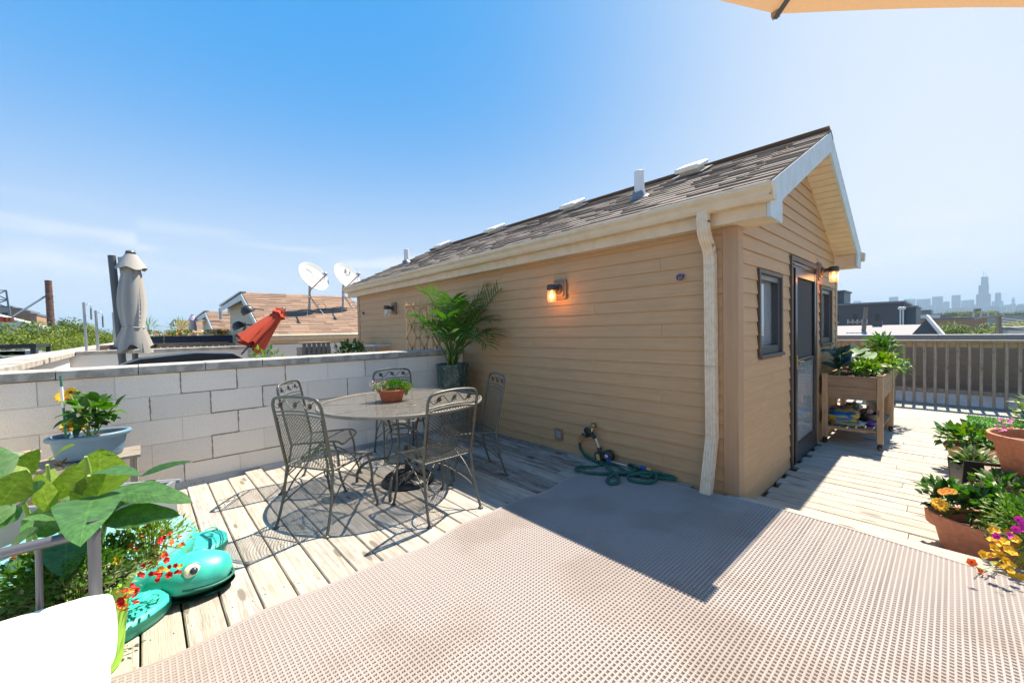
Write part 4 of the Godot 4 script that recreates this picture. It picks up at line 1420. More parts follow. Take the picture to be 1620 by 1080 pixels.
	b.lathe([Vector2(0.0, -0.03), Vector2(0.055, -0.03), Vector2(0.058, 0.0), Vector2(0.052, 0.03), Vector2(0.0, 0.03)], 24, tx * Transform3D(Basis(Vector3(0, 0, 1), PI / 2), Vector3(0, 0, 0.045)))
	obj("timer", b, M.black_plastic, p)
	b = MB.new()
	b.box(Vector3(-0.0305, -0.03, -0.075), Vector3(-0.0285, 0.03, -0.035), tx)
	obj("timer_label", b, M.label_yellow, p)
	b = MB.new()
	b.lathe([Vector2(0.022, 0.0), Vector2(0.02, 0.012), Vector2(0.0, 0.014)], 16, tx * Transform3D(Basis(Vector3(0, 0, 1), PI / 2), Vector3(-0.03, 0, 0.045)))
	for i in 10:
		var a := TAU * i / 10
		b.box(Vector3(-0.0325, -0.002, 0.045) + Vector3(0, cos(a), sin(a)) * 0.042, Vector3(-0.0295, 0.003, 0.048) + Vector3(0, cos(a), sin(a)) * 0.042, tx)
	obj("dial", b, M.steel, p)
	var o := thing("outlet_box", "small brown outdoor outlet with grey cover low on the wall", "outlet", Vector3(-0.012, 0.17, -1.79))
	b = MB.new()
	b.box(Vector3(-0.022, -0.06, -0.055), Vector3(0.0, 0.06, 0.055), Transform3D(), 0.006)
	obj("surround", b, M.lamp_plate, o)
	b = MB.new()
	b.box(Vector3(-0.03, -0.035, -0.03), Vector3(-0.0225, 0.035, 0.034), Transform3D(), 0.003)
	obj("cover", b, M.galv, o)
	for e in [[-0.42, "blue cable coil stub on the wall beside the downspout"], [-6.94, "small blue cable coil by the far corner of the long wall"]]:
		b = MB.new()
		pts = []
		for i in 34:
			var a := TAU * 2.4 * i / 33
			pts.append(Vector3(-0.022 - i * 0.0007, 1.727 + sin(a) * 0.022, e[0] + cos(a) * 0.028))
		pts.append(Vector3(-0.05, 1.745, e[0] + 0.05))
		b.tube(pts, 0.004, 6)
		tag(obj("cable_coil", b, M.hose_blue), e[1], "cable", "cable coils on the long wall")

# ---------------------------------------------------------------- wrought iron set
# diamond mesh on a surface p(u, v); cols strands, rows steps
func lattice(b: MB, p: Callable, cols: int, rows: int, w: float) -> void:
	for i in cols:
		var last = null
		for j in rows + 1:
			var off := 0.5 if (i + j) % 2 == 0 else -0.5
			var q = p.call((i + 0.5 + off * 0.92) / cols, float(j) / rows)
			if q != null and last != null:
				var d: Vector3 = (q as Vector3) - (last as Vector3)
				var e = p.call((i + 0.5 + off * 0.92 + 0.3) / cols, float(j) / rows)
				var s := Vector3.RIGHT
				if e != null:
					s = ((e as Vector3) - (q as Vector3)).normalized()
				var nn := d.cross(s).normalized()
				s = nn.cross(d.normalized()).normalized() * w * 0.5
				var a: Vector3 = last
				var c: Vector3 = q
				var k := nn * 0.0007 * (1.0 if j % 2 == 0 else -1.0)
				b.quad(a - s + k, c - s + k, c + s + k, a + s + k)
			last = q

func maple(b: MB, at: Vector3, r: float, nn: Vector3, sd: float) -> void:
	var up := Vector3.UP
	var s := up.cross(nn).normalized()
	up = nn.cross(s)
	var rim := []
	for i in 12:
		var a := TAU * i / 12 + sd
		rim.append(at + (s * cos(a) + up * sin(a)) * r * (1.0 if i % 2 == 0 else 0.62) + nn * 0.004 * (1 if i % 2 == 0 else -1))
	for i in 12:
		b.tri(at + nn * 0.006, rim[i], rim[(i + 1) % 12])
		b.tri(at - nn * 0.003, rim[(i + 1) % 12], rim[i])

func make_chair(label: String) -> Node3D:
	var t := thing("patio_chair", label, "chair", Vector3.ZERO, 0.0, "wrought iron chairs round the patio table")
	var b := MB.new()
	var top := []
	for s in [[-0.20, 0.40, -0.17], [-0.204, 0.60, -0.212], [-0.206, 0.80, -0.252], [-0.204, 0.845, -0.261], [-0.188, 0.882, -0.268], [-0.155, 0.897, -0.271], [-0.08, 0.906, -0.273], [0, 0.909, -0.274], [0.08, 0.906, -0.273], [0.155, 0.897, -0.271], [0.188, 0.882, -0.268], [0.204, 0.845, -0.261], [0.206, 0.80, -0.252], [0.204, 0.60, -0.212], [0.20, 0.40, -0.17]]:
		top.append(Vector3(s[0], s[1], s[2]))
	b.tube(smooth(top, 3), 0.0105, 8)
	obj("back_frame", b, M.iron, t)
	b = MB.new()
	var rail := []
	var rail2 := []
	for i in 13:
		var u := lerpf(-0.2, 0.2, i / 12.0)
		var arch := 0.014 * (1.0 - pow(u / 0.2, 2.0))
		rail.append(Vector3(u, 0.795 + arch, -0.251 - arch * 0.2))
		rail2.append(Vector3(u * 0.94, 0.772 + arch, -0.246 - arch * 0.2))
	b.tube(rail, 0.006, 6)
	b.tube(rail2, 0.005, 6)
	obj("back_rail", b, M.iron, t)
	b = MB.new()
	var vine := []
	for i in 41:
		var f := i / 40.0
		vine.append(Vector3(lerpf(-0.19, 0.19, f), 0.852 + 0.026 * sin(f * TAU * 3.0), -0.263))
	b.tube(vine, 0.0034, 5)
	for c in [-0.15, -0.02, 0.11]:
		var curl := []
		for i in 10:
			var a := i * 0.6
			curl.append(Vector3(c + 0.03 + cos(a) * 0.014 * (1.0 - i * 0.07), 0.838 + sin(a) * 0.014 * (1.0 - i * 0.07), -0.262))
		b.tube(curl, 0.0025, 5)
	obj("vine", b, M.iron, t)
	for c in [-0.125, 0.0, 0.125]:
		b = MB.new()
		maple(b, Vector3(c, 0.853 + rnd(-0.006, 0.006), -0.272), 0.024, Vector3(0, 0, -1), rnd(0, 1))
		obj("vine_leaf", b, M.rust if c != 0.0 else M.iron, t)
	# woven back and seat
	var back := func(u: float, v: float):
		if u < 0.0 or u > 1.0: return null
		var x := lerpf(-0.19, 0.19, u)
		var arch := 0.014 * (1.0 - pow(x / 0.19, 2.0))
		return Vector3(x, lerpf(0.772 + arch, 0.405, v), lerpf(-0.247, -0.172, v) - 0.03 * sin(v * PI) * (1.0 - pow(x / 0.19, 2.0)))
	b = MB.new()
	lattice(b, back, 32, 30, 0.0040)
	obj("back_mesh", b, M.iron, t)
	var seat := func(u: float, v: float):
		if u < 0.0 or u > 1.0: return null
		var x := lerpf(-0.205, 0.205, u)
		var dip := 0.022 * (1.0 - pow(x / 0.205, 2.0)) * sin(clampf(v, 0, 1) * PI)
		var z := lerpf(-0.17, 0.235, v)
		var roll := maxf(0.0, v - 0.86)
		return Vector3(x, 0.408 + 0.02 * v - dip - roll * roll * 2.2, z)
	b = MB.new()
	lattice(b, seat, 34, 32, 0.0042)
	obj("seat_mesh", b, M.iron, t)
	b = MB.new()
	b.tube(smooth([Vector3(-0.2, 0.405, -0.17), Vector3(-0.208, 0.416, 0.03), Vector3(-0.208, 0.42, 0.19), Vector3(-0.18, 0.39, 0.236), Vector3(0, 0.388, 0.238), Vector3(0.18, 0.39, 0.236), Vector3(0.208, 0.42, 0.19), Vector3(0.208, 0.416, 0.03), Vector3(0.2, 0.405, -0.17)], 4), 0.0085, 8)
	b.tube([Vector3(-0.2, 0.402, -0.17), Vector3(0.2, 0.402, -0.17)], 0.006, 6)
	obj("seat_frame", b, M.iron, t)
	for s in [-1.0, 1.0]:
		b = MB.new()
		b.tube(smooth([Vector3(0.2 * s, 0.405, -0.17), Vector3(0.203 * s, 0.30, -0.185), Vector3(0.208 * s, 0.18, -0.205), Vector3(0.214 * s, 0.07, -0.235), Vector3(0.218 * s, 0.012, -0.258)], 4), 0.0095, 8)
		b.lathe([Vector2(0.0, 0.0), Vector2(0.021, 0.0), Vector2(0.019, 0.008), Vector2(0.009, 0.014)], 12, Transform3D(Basis(), Vector3(0.218 * s, 0, -0.26)))
		obj("leg", b, M.iron, t)
		b = MB.new()
		b.tube(smooth([Vector3(0.206 * s, 0.41, 0.17), Vector3(0.209 * s, 0.30, 0.205), Vector3(0.212 * s, 0.18, 0.21), Vector3(0.216 * s, 0.08, 0.235), Vector3(0.219 * s, 0.012, 0.258)], 4), 0.0095, 8)
		b.lathe([Vector2(0.0, 0.0), Vector2(0.021, 0.0), Vector2(0.019, 0.008), Vector2(0.009, 0.014)], 12, Transform3D(Basis(), Vector3(0.219 * s, 0, 0.26)))
		obj("leg", b, M.iron, t)
		b = MB.new()
		b.tube(smooth([Vector3(0.209 * s, 0.17, -0.207), Vector3(0.206 * s, 0.30, -0.09), Vector3(0.206 * s, 0.385, 0.05), Vector3(0.206 * s, 0.412, 0.12)], 4), 0.006, 6)
		b.tube(smooth([Vector3(0.205 * s, 0.16, 0.21), Vector3(0.14 * s, 0.27, 0.10), Vector3(0.0, 0.33, 0.0), Vector3(-0.14 * s, 0.24, -0.11), Vector3(-0.205 * s, 0.15, -0.212)], 4), 0.0055, 6)
		obj("brace", b, M.iron, t)
		b = MB.new()
		b.tube([Vector3(0.188 * s, 0.76, -0.245), Vector3(0.19 * s, 0.6, -0.215), Vector3(0.19 * s, 0.42, -0.176)], 0.0035, 5)
		obj("rusty_edge_rod", b, M.rust, t)
	return t

func make_table() -> void:
	var c := Vector3(-1.68, 0, -2.15)
	var t := thing("patio_table", "round brown mesh top iron table on a curved bar pedestal", "table", c)
	var r := 0.69
	var top := func(u: float, v: float):
		var x := (u * 2.0 - 1.0) * r
		var z := (v * 2.0 - 1.0) * r
		if x * x + z * z > r * r: return null
		return Vector3(x, 0.718, z)
	var b := MB.new()
	lattice(b, top, 112, 104, 0.0076)
	obj("table_top", b, M.table_top, t)
	b = MB.new()
	b.lathe([Vector2(r - 0.012, 0.700), Vector2(r + 0.002, 0.698), Vector2(r + 0.006, 0.710), Vector2(r + 0.002, 0.724), Vector2(r - 0.010, 0.723), Vector2(r - 0.012, 0.700)], 72)
	obj("rim", b, M.table_top, t)
	b = MB.new()
	for i in 4:
		var a := PI * i / 4 + 0.2
		b.box(Vector3(-r + 0.01, 0.703, -0.008), Vector3(r - 0.01, 0.712 - i * 0.0004, 0.008), Transform3D(Basis(Vector3.UP, a), Vector3.ZERO))
	obj("cross_bars", b, M.table_top, t)
	for i in 8:
		var a := TAU * i / 8 + 0.1
		var d := Vector3(cos(a), 0, sin(a))
		b = MB.new()
		b.tube(smooth([d * 0.20 + Vector3(0, 0.70, 0), d * 0.155 + Vector3(0, 0.60, 0), d * 0.115 + Vector3(0, 0.46, 0), d * 0.12 + Vector3(0, 0.30, 0), d * 0.16 + Vector3(0, 0.20, 0)], 4), 0.010, 6, false, 0.5)
		obj("pedestal_bar", b, M.rust if i % 4 == 1 else M.iron, t)
	b = MB.new()
	for q in [[0.196, 0.695], [0.118, 0.45], [0.158, 0.21]]:
		b = MB.new()
		var ring := []
		for i in 32:
			ring.append(Vector3(cos(TAU * i / 32) * q[0], q[1], sin(TAU * i / 32) * q[0]))
		b.tube(ring, 0.008, 6, true)
		obj("ring", b, M.iron, t)
	for i in 4:
		var a := TAU * i / 4 + 0.75
		var d := Vector3(cos(a), 0, sin(a))
		b = MB.new()
		b.tube(smooth([d * 0.15 + Vector3(0, 0.21, 0), d * 0.27 + Vector3(0, 0.20, 0), d * 0.37 + Vector3(0, 0.155, 0), d * 0.42 + Vector3(0, 0.08, 0), d * 0.425 + Vector3(0, 0.0, 0)], 5), 0.013, 8)
		obj("foot", b, M.iron, t)
	var u := thing("umbrella_base", "black domed umbrella stand on the boards beneath the patio table", "stand", c + Vector3(0.02, 0, 0.02))
	b = MB.new()
	b.lathe([Vector2(0.0, 0.0), Vector2(0.225, 0.0), Vector2(0.228, 0.018), Vector2(0.205, 0.045), Vector2(0.14, 0.075), Vector2(0.05, 0.09), Vector2(0.032, 0.10)], 40)
	var bo := obj("dome", b, M.black_plastic, u)
	b = MB.new()
	for i in 24:
		var a := TAU * i / 24
		for q in 2:
			var pts := []
			for k in 7:
				var f := k / 6.0
				var rr := lerpf(0.20, 0.07, f)
				var an := a + (0.5 if q == 0 else -0.5) * f
				pts.append(Vector3(cos(an) * rr, lerpf(0.048, 0.087, sqrt(f)) + 0.002, sin(an) * rr))
			b.tube(pts, 0.0035, 4)
	obj("woven_relief", b, M.black_plastic, bo)
	b = MB.new()
	b.tube([Vector3(0, 0.09, 0), Vector3(0, 0.32, 0)], 0.028, 14)
	b.tube([Vector3(0.028, 0.26, 0), Vector3(0.06, 0.26, 0)], 0.011, 8)
	obj("tube", b, M.black_plastic, u)

# ---------------------------------------------------------------- flowers and plants
var shapes := {}
func funnel() -> ArrayMesh:
	if not shapes.has("funnel"):
		var b := MB.new()
		for i in 5:
			for h in 2:
				var a := TAU * (i + h * 0.5) / 5
				var e := TAU * (i + h * 0.5 + 0.5) / 5
				var ra := 0.40 if h == 0 else 0.5
				var re := 0.5 if h == 0 else 0.40
				b.tri(Vector3(0, -0.12, 0), Vector3(cos(e) * re, 0.06 + 0.05 * h, sin(e) * re), Vector3(cos(a) * ra, 0.11 - 0.05 * h, sin(a) * ra))
		shapes["funnel"] = b.mesh()
		b = MB.new()
		b.ball(Vector3(0, -0.05, 0), Vector3(0.10, 0.08, 0.10), 6)
		shapes["funnel_eye"] = b.mesh()
	return shapes["funnel"]

func daisy() -> ArrayMesh:
	if not shapes.has("daisy"):
		var b := MB.new()
		for i in 22:
			var a := TAU * i / 22 * 2.0 + (0.2 if i >= 11 else 0.0)
			var up := 0.22 if i < 11 else 0.45
			b.leaf(Vector3(cos(a), 0, sin(a)) * 0.10 + Vector3(0, 0.02 if i < 11 else 0.05, 0), Vector3(cos(a), up, sin(a)), Vector3.UP, 0.42, 0.20, 0.5, 3, 0.15, 0.55)
		shapes["daisy"] = b.mesh()
		b = MB.new()
		b.ball(Vector3(0, 0.05, 0), Vector3(0.17, 0.09, 0.17), 8)
		shapes["daisy_eye"] = b.mesh()
	return shapes["daisy"]

func facing(d: Vector3, at: Vector3, size: float) -> Transform3D:
	d = d.normalized()
	var s := d.cross(Vector3(0.31, 0.2, 0.93)).normalized()
	return Transform3D(Basis(s, d, s.cross(d)).rotated(d, rnd(0, TAU)) * Basis.from_scale(Vector3.ONE * size), at)

func flower(parent: Node, at: Vector3, d: Vector3, size: float, m: String, kind := "funnel", eye := "flower_eye") -> void:
	var sh := funnel() if kind == "funnel" else daisy()
	var o := obj("flower", sh, M[m], parent)
	o.transform = facing(d, at, size)
	if eye != "":
		obj("eye", shapes[kind + "_eye"], M[eye], o)

# leafy bush: leaves on wiry stems spread through an egg-shaped volume
func bush(parent: Node, c: Vector3, r: Vector3, n: int, l: float, w: float, m: String, called := "foliage", droop := 0.4, inner := 0.35, k := 2) -> void:
	var b := MB.new()
	var st := MB.new()
	for i in n:
		var d := rdir()
		if d.y < -0.35:
			d.y = -d.y
		var f := pow(rnd(inner * inner, 1.0), 0.5)
		var p := c + d * r * f
		var dir := (d + Vector3(0, 0.35, 0) + rdir() * 0.7).normalized()
		var ll := l * rnd(0.65, 1.25)
		var tone := rnd(0.75, 1.2)
		b.col = Color(tone * rnd(0.9, 1.1), tone, tone * rnd(0.85, 1.1))
		b.leaf(p, dir, (Vector3.UP + rdir() * 0.5).normalized(), ll, w * rnd(0.7, 1.2), droop, k, 0.18)
		if i % 12 == 0:
			st.tube([c + Vector3(d.x * r.x * 0.15, -r.y * 0.9, d.z * r.z * 0.15), c + d * r * f * 0.55, p], 0.0018 + l * 0.012, 4)
	obj(called, b, M[m], parent)
	if st.v.size() > 0:
		obj("stems", st, M.stem_green, parent)

func pot(parent: Node, at: Vector3, r: float, h: float, base: float, m: String, squash := Vector2(1, 1), rim := 0.045, soil := "soil", turn := 0.0) -> void:
	var b := MB.new()
	var x := Transform3D(Basis(Vector3.UP, turn), at)
	b.lathe([Vector2(0, 0.001), Vector2(base * 0.96, 0.0), Vector2(base, 0.008), Vector2(lerpf(base, r * 0.93, (h - rim) / h), h - rim), Vector2(r * 0.985, h - rim + 0.004), Vector2(r, h - 0.008), Vector2(r * 0.99, h), Vector2(r * 0.94, h), Vector2(r * 0.92, h - 0.01), Vector2(r * 0.88, h - rim)], 40, x, squash)
	obj("pot", b, M[m], parent)
	b = MB.new()
	b.lathe([Vector2(r * 0.89, h - rim - 0.001), Vector2(r * 0.45, h - rim + 0.006), Vector2(0, h - rim + 0.010)], 24, x, squash)
	obj("soil", b, M[soil], parent)

func make_table_bowl() -> void:
	var c := Vector3(-1.755, 0.7185, -2.205)
	var t := thing("flower_bowl", "terracotta bowl of pink and lime succulents on the patio table", "potted plant", c)
	pot(t, Vector3.ZERO, 0.122, 0.105, 0.088, "terracotta_red", Vector2(1, 1), 0.022)
	bush(t, Vector3(0.03, 0.12, 0.0), Vector3(0.10, 0.055, 0.10), 260, 0.035, 0.016, "leaf_mid", "succulents", 0.2)
	bush(t, Vector3(0.10, 0.10, 0.07), Vector3(0.06, 0.06, 0.05), 380, 0.022, 0.008, "leaf_lime", "trailing_stonecrop", 0.3)
	bush(t, Vector3(-0.09, 0.12, -0.03), Vector3(0.06, 0.04, 0.07), 150, 0.03, 0.015, "leaf_pale", "pale_rosettes", 0.2)
	for i in 26:
		var p := Vector3(-0.10, 0.15, -0.04) + rdir() * Vector3(0.08, 0.035, 0.08)
		flower(t, p, Vector3(0, 1, 0) + rdir() * 0.6, rnd(0.014, 0.022), "petal_pink" if i % 3 else "petal_cream", "funnel", "")
	var b := MB.new()
	b.leaf(Vector3(0.10, 0.11, -0.04), Vector3(0.15, 1, 0.05), Vector3(1, 0, 0.4), 0.13, 0.016, -0.1, 4)
	b.leaf(Vector3(0.11, 0.11, -0.05), Vector3(0.35, 1, -0.1), Vector3(1, 0, 0.4), 0.09, 0.014, -0.1, 4)
	obj("spear_leaf", b, M.leaf_mid, t)

func frond(parent: Node, a: Vector3, e: Vector3, arch: float, l: float, n: int, m: String, wl := 0.020) -> void:
	var b := MB.new()
	var pts := []
	for i in 15:
		var f := i / 14.0
		pts.append(a.lerp(e, f) + Vector3.UP * arch * 4.0 * f * (1.0 - f) * (0.6 + 0.4 * f))
	var rr := []
	for i in 15:
		rr.append(lerpf(0.008, 0.0018, i / 14.0))
	b.tube(pts, rr, 5)
	for i in n:
		var f := lerpf(0.30, 0.985, float(i) / n)
		var k := f * 14.0
		var p: Vector3 = (pts[int(k)] as Vector3).lerp(pts[mini(int(k) + 1, 14)], k - int(k))
		var d: Vector3 = ((pts[mini(int(k) + 1, 14)] as Vector3) - (pts[int(k)] as Vector3)).normalized() if int(k) < 14 else (e - (pts[13] as Vector3)).normalized()
		var s := d.cross(Vector3.UP).normalized()
		var up := s.cross(d).normalized()
		for sd in [-1.0, 1.0]:
			var ll := l * (0.55 + 0.75 * sin(clampf((f - 0.2) / 0.85, 0, 1) * PI)) * rnd(0.85, 1.1)
			b.leaf(p, d * 0.75 + s * sd * 0.75 + up * rnd(0.2, 0.5), up + s * 0.1, ll, wl * rnd(0.8, 1.1), rnd(0.55, 1.1), 4, 0.25, 0.3)
	obj("frond", b, M[m], parent)

func make_palm() -> void:
	var c := Vector3(-0.37, 0.0, -3.30)
	var t := thing("potted_palm", "green palm in a tall teal glazed pot in the wall corner", "potted plant", c)
	var b := MB.new()
	b.lathe([Vector2(0, 0.001), Vector2(0.165, 0.0), Vector2(0.175, 0.02), Vector2(0.195, 0.45), Vector2(0.207, 0.84), Vector2(0.215, 0.87), Vector2(0.217, 0.895), Vector2(0.205, 0.90), Vector2(0.19, 0.89), Vector2(0.188, 0.85)], 44)
	obj("pot", b, M.glaze, t)
	b = MB.new()
	b.lathe([Vector2(0.189, 0.85), Vector2(0.0, 0.865)], 20)
	obj("soil", b, M.soil, t)
	var base := Vector3(0, 0.86, 0)
	var tips := [[673, 461, 5.0, 0.18, 1], [655, 503, 5.0, 0.16, 0], [792, 457, 5.0, 0.10, 0], [772, 452, 5.3, 0.10, 0], [777, 510, 4.9, 0.24, 0], [784, 534, 4.8, 0.22, 0], [772, 549, 4.7, 0.26, 0], [690, 530, 4.7, 0.26, 0], [722, 476, 5.2, 0.10, 0], [745, 480, 4.8, 0.14, 0], [705, 500, 4.6, 0.2, 0], [740, 535, 4.5, 0.3, 0], [760, 490, 5.4, 0.12, 0], [668, 520, 5.0, 0.24, 0], [715, 470, 4.9, 0.1, 1]]
	for q in tips:
		var e := px(q[0], q[1], q[2]) - c
		frond(t, base + Vector3(rnd(-0.05, 0.05), 0, rnd(-0.05, 0.05)), e, q[3], 0.25, 18, "leaf_palm", 0.021)
	for i in 9:
		b = MB.new()
		var s := Vector3(rnd(-0.07, 0.07), 0.85, rnd(-0.07, 0.07))
		b.tube([s, s + Vector3(rnd(-0.02, 0.02), 0.16, rnd(-0.02, 0.02)), s + Vector3(rnd(-0.05, 0.05), 0.32, rnd(-0.05, 0.05))], [0.012, 0.010, 0.007], 6)
		obj("cane", b, M.stem_green, t)

# ---------------------------------------------------------------- the corner with the canna, the chair and the turtle
func canna_leaf(parent: Node, a: Vector3, e: Vector3, w: float, m: String, up: Vector3, bend := 0.35) -> void:
	var b := MB.new()
	var d := e - a
	var l := d.length()
	b.leaf(a, d.normalized() + Vector3.UP * bend * 0.5, up.normalized(), l * 1.04, w, bend, 10, 0.10, 0.38, 0.02)
	obj("leaf", b, M[m], parent)

func make_canna() -> void:
	var t := thing("canna_planter", "broad leaved canna lilies in a long grey trough beside the wall", "potted plant")
	var b := MB.new()
	var g := pg(60, 800, 0.42)
	var h := pg(232, 786, 0.42)
	var dx := (h - g).normalized()
	var dz := Vector3.UP.cross(dx).normalized()
	var fr := Transform3D(Basis(dx, Vector3.UP, dx.cross(Vector3.UP)), Vector3(g.x, 0, g.z) - dx * 0.25)
	var L := g.distance_to(h) + 0.25
	for q in [[0.0, 0.02, -0.26, 0.0], [L - 0.02, L, -0.26, 0.0]]:
		b.box(Vector3(q[0], 0.08, q[2]), Vector3(q[1], 0.42, q[3]), fr, 0.004)
	b.box(Vector3(0.02, 0.08, -0.02), Vector3(L - 0.02, 0.42, 0.0), fr, 0.004)
	b.box(Vector3(0.02, 0.08, -0.26), Vector3(L - 0.02, 0.42, -0.24), fr, 0.004)
	b.box(Vector3(0.02, 0.08, -0.24), Vector3(L - 0.02, 0.10, -0.02), fr)
	b.box(Vector3(-0.02, 0.405, -0.28), Vector3(L + 0.02, 0.425, -0.255), fr, 0.004)
	b.box(Vector3(-0.02, 0.405, -0.005), Vector3(L + 0.02, 0.425, 0.02), fr, 0.004)
	for q in [0.05, L - 0.11]:
		b.box(Vector3(q, 0.0, -0.25), Vector3(q + 0.06, 0.08, -0.01), fr)
	obj("trough", b, M.grey_pot, t)
	b = MB.new()
	b.box(Vector3(0.021, 0.10, -0.239), Vector3(L - 0.021, 0.385, -0.021), fr)
	obj("soil", b, M.soil, t)
	# base pixel, tip pixel, depths, width, kind, which way the face looks
	var K := [
		[150, 785, 1.70, 127, 866, 1.26, 0.20, "leaf_canna", 0.5],
		[168, 780, 1.75, 300, 797, 1.78, 0.135, "leaf_canna", 0.5],
		[220, 754, 1.9, 300, 731, 1.9, 0.04, "leaf_canna", 0.3],
		[160, 826, 1.7, 281, 817, 1.75, 0.125, "leaf_canna", 0.3],
		[156, 788, 1.8, 158, 712, 1.85, 0.225, "leaf_canna_light", -0.1],
		[145, 748, 1.7, 218, 754, 1.66, 0.10, "leaf_canna", 0.9],
		[40, 778, 1.65, -45, 742, 1.6, 0.15, "leaf_canna_light", 0.5],
		[80, 812, 1.7, 58, 750, 1.72, 0.08, "leaf_canna_light", 0.0],
		[78, 728, 1.9, 116, 705, 1.85, 0.07, "leaf_canna_light", 0.4],
		[47, 732, 1.8, -10, 714, 1.75, 0.05, "leaf_canna", 0.4],
		[104, 848, 1.6, 104, 914, 1.45, 0.15, "leaf_canna", 0.7],
		[86, 900, 1.6, 26, 957, 1.5, 0.13, "leaf_canna", 0.6],
		[88, 822, 1.6, 34, 822, 1.5, 0.045, "leaf_canna", 0.5],
		[155, 885, 1.8, 200, 867, 1.8, 0.08, "leaf_canna", 0.2],
		[34, 800, 1.8, -20, 845, 1.7, 0.12, "leaf_canna", 0.6],
		[30, 775, 1.9, -15, 790, 1.9, 0.10, "leaf_canna", 0.5],
		[120, 790, 1.95, 92, 770, 1.95, 0.10, "leaf_canna", 0.5],
		[122, 792, 1.9, 130, 740, 1.95, 0.09, "leaf_canna", 0.1],
		[70, 830, 1.75, 30, 838, 1.7, 0.09, "leaf_canna", 0.5],
		[60, 790, 1.9, 84, 742, 2.0, 0.09, "leaf_canna_light", 0.1],
		[10, 830, 1.7, -30, 790, 1.7, 0.11, "leaf_canna", 0.3],
		[48, 845, 1.75, 74, 800, 1.8, 0.10, "leaf_canna", 0.2],
		[100, 835, 1.8, 70, 800, 1.9, 0.09, "leaf_canna", 0.4],
		[115, 800, 1.75, 165, 745, 1.8, 0.11, "leaf_canna_light", 0.2],
		[30, 800, 1.6, 70, 765, 1.6, 0.13, "leaf_canna", 0.5],
		[60, 850, 1.6, 110, 800, 1.65, 0.12, "leaf_canna", 0.4],
		[0, 800, 1.55, 40, 745, 1.6, 0.14, "leaf_canna_light", 0.2],
		[10, 870, 1.55, 60, 840, 1.55, 0.11, "leaf_canna", 0.5],
		[140, 830, 1.7, 200, 790, 1.75, 0.12, "leaf_canna", 0.5],
		[95, 790, 1.85, 118, 735, 1.9, 0.10, "leaf_canna_light", 0.0],
		[20, 760, 1.75, 60, 712, 1.8, 0.10, "leaf_canna_light", 0.2],
		[130, 850, 1.7, 95, 815, 1.7, 0.10, "leaf_canna", 0.4],
		[190, 800, 1.85, 245, 760, 1.9, 0.08, "leaf_canna", 0.4],
		[5, 760, 1.6, -30, 705, 1.65, 0.13, "leaf_canna", 0.3]]
	for k in K:
		var a := px(k[0], k[1], k[2])
		var e := px(k[3], k[4], k[5])
		var view := (CAM - a).normalized()
		var up: Vector3 = (view * (1.0 - absf(k[8])) + Vector3.UP * k[8] + Vector3(0, 0.25, 0)).normalized()
		canna_leaf(t, a, e, k[6], k[7], up, 0.18 if k[8] < 0.3 else 0.35)
	for s in [[28, 772, 1.7, 55, 850, 1.85], [42, 832, 1.75, 47, 892, 1.9], [140, 752, 1.75, 136, 800, 1.9], [135, 722, 1.75, 139, 756, 1.78], [166, 820, 1.7, 160, 850, 1.8], [74, 735, 1.9, 77, 800, 2.0], [100, 770, 1.95, 101, 800, 2.0], [55, 850, 1.85, 62, 890, 2.1], [139, 756, 1.78, 128, 850, 2.05], [160, 850, 1.8, 150, 890, 2.05]]:
		b = MB.new()
		b.tube([px(s[0], s[1], s[2]), px((s[0] + s[3]) / 2.0 + 1, (s[1] + s[4]) / 2.0, (s[2] + s[5]) / 2.0), px(s[3], s[4], s[5])], [0.006, 0.010, 0.013], 7)
		obj("stalk", b, M.stem_green, t)
	for i in 14:
		flower(t, px(48 + rnd(-12, 12), 717 + rnd(-4, 4), 1.85), Vector3(0, 1, 0.3) + rdir() * 0.5, 0.022, "petal_cream", "daisy", "")
	b = MB.new()
	for i in 9:
		b.leaf(px(94 + rnd(-5, 7), 738 + rnd(-6, 6), 1.95), rdir() + Vector3.UP, Vector3.BACK, 0.035, 0.012, 0.4, 3, 0.3)
	obj("withered_bloom", b, M.stem_brown, t)

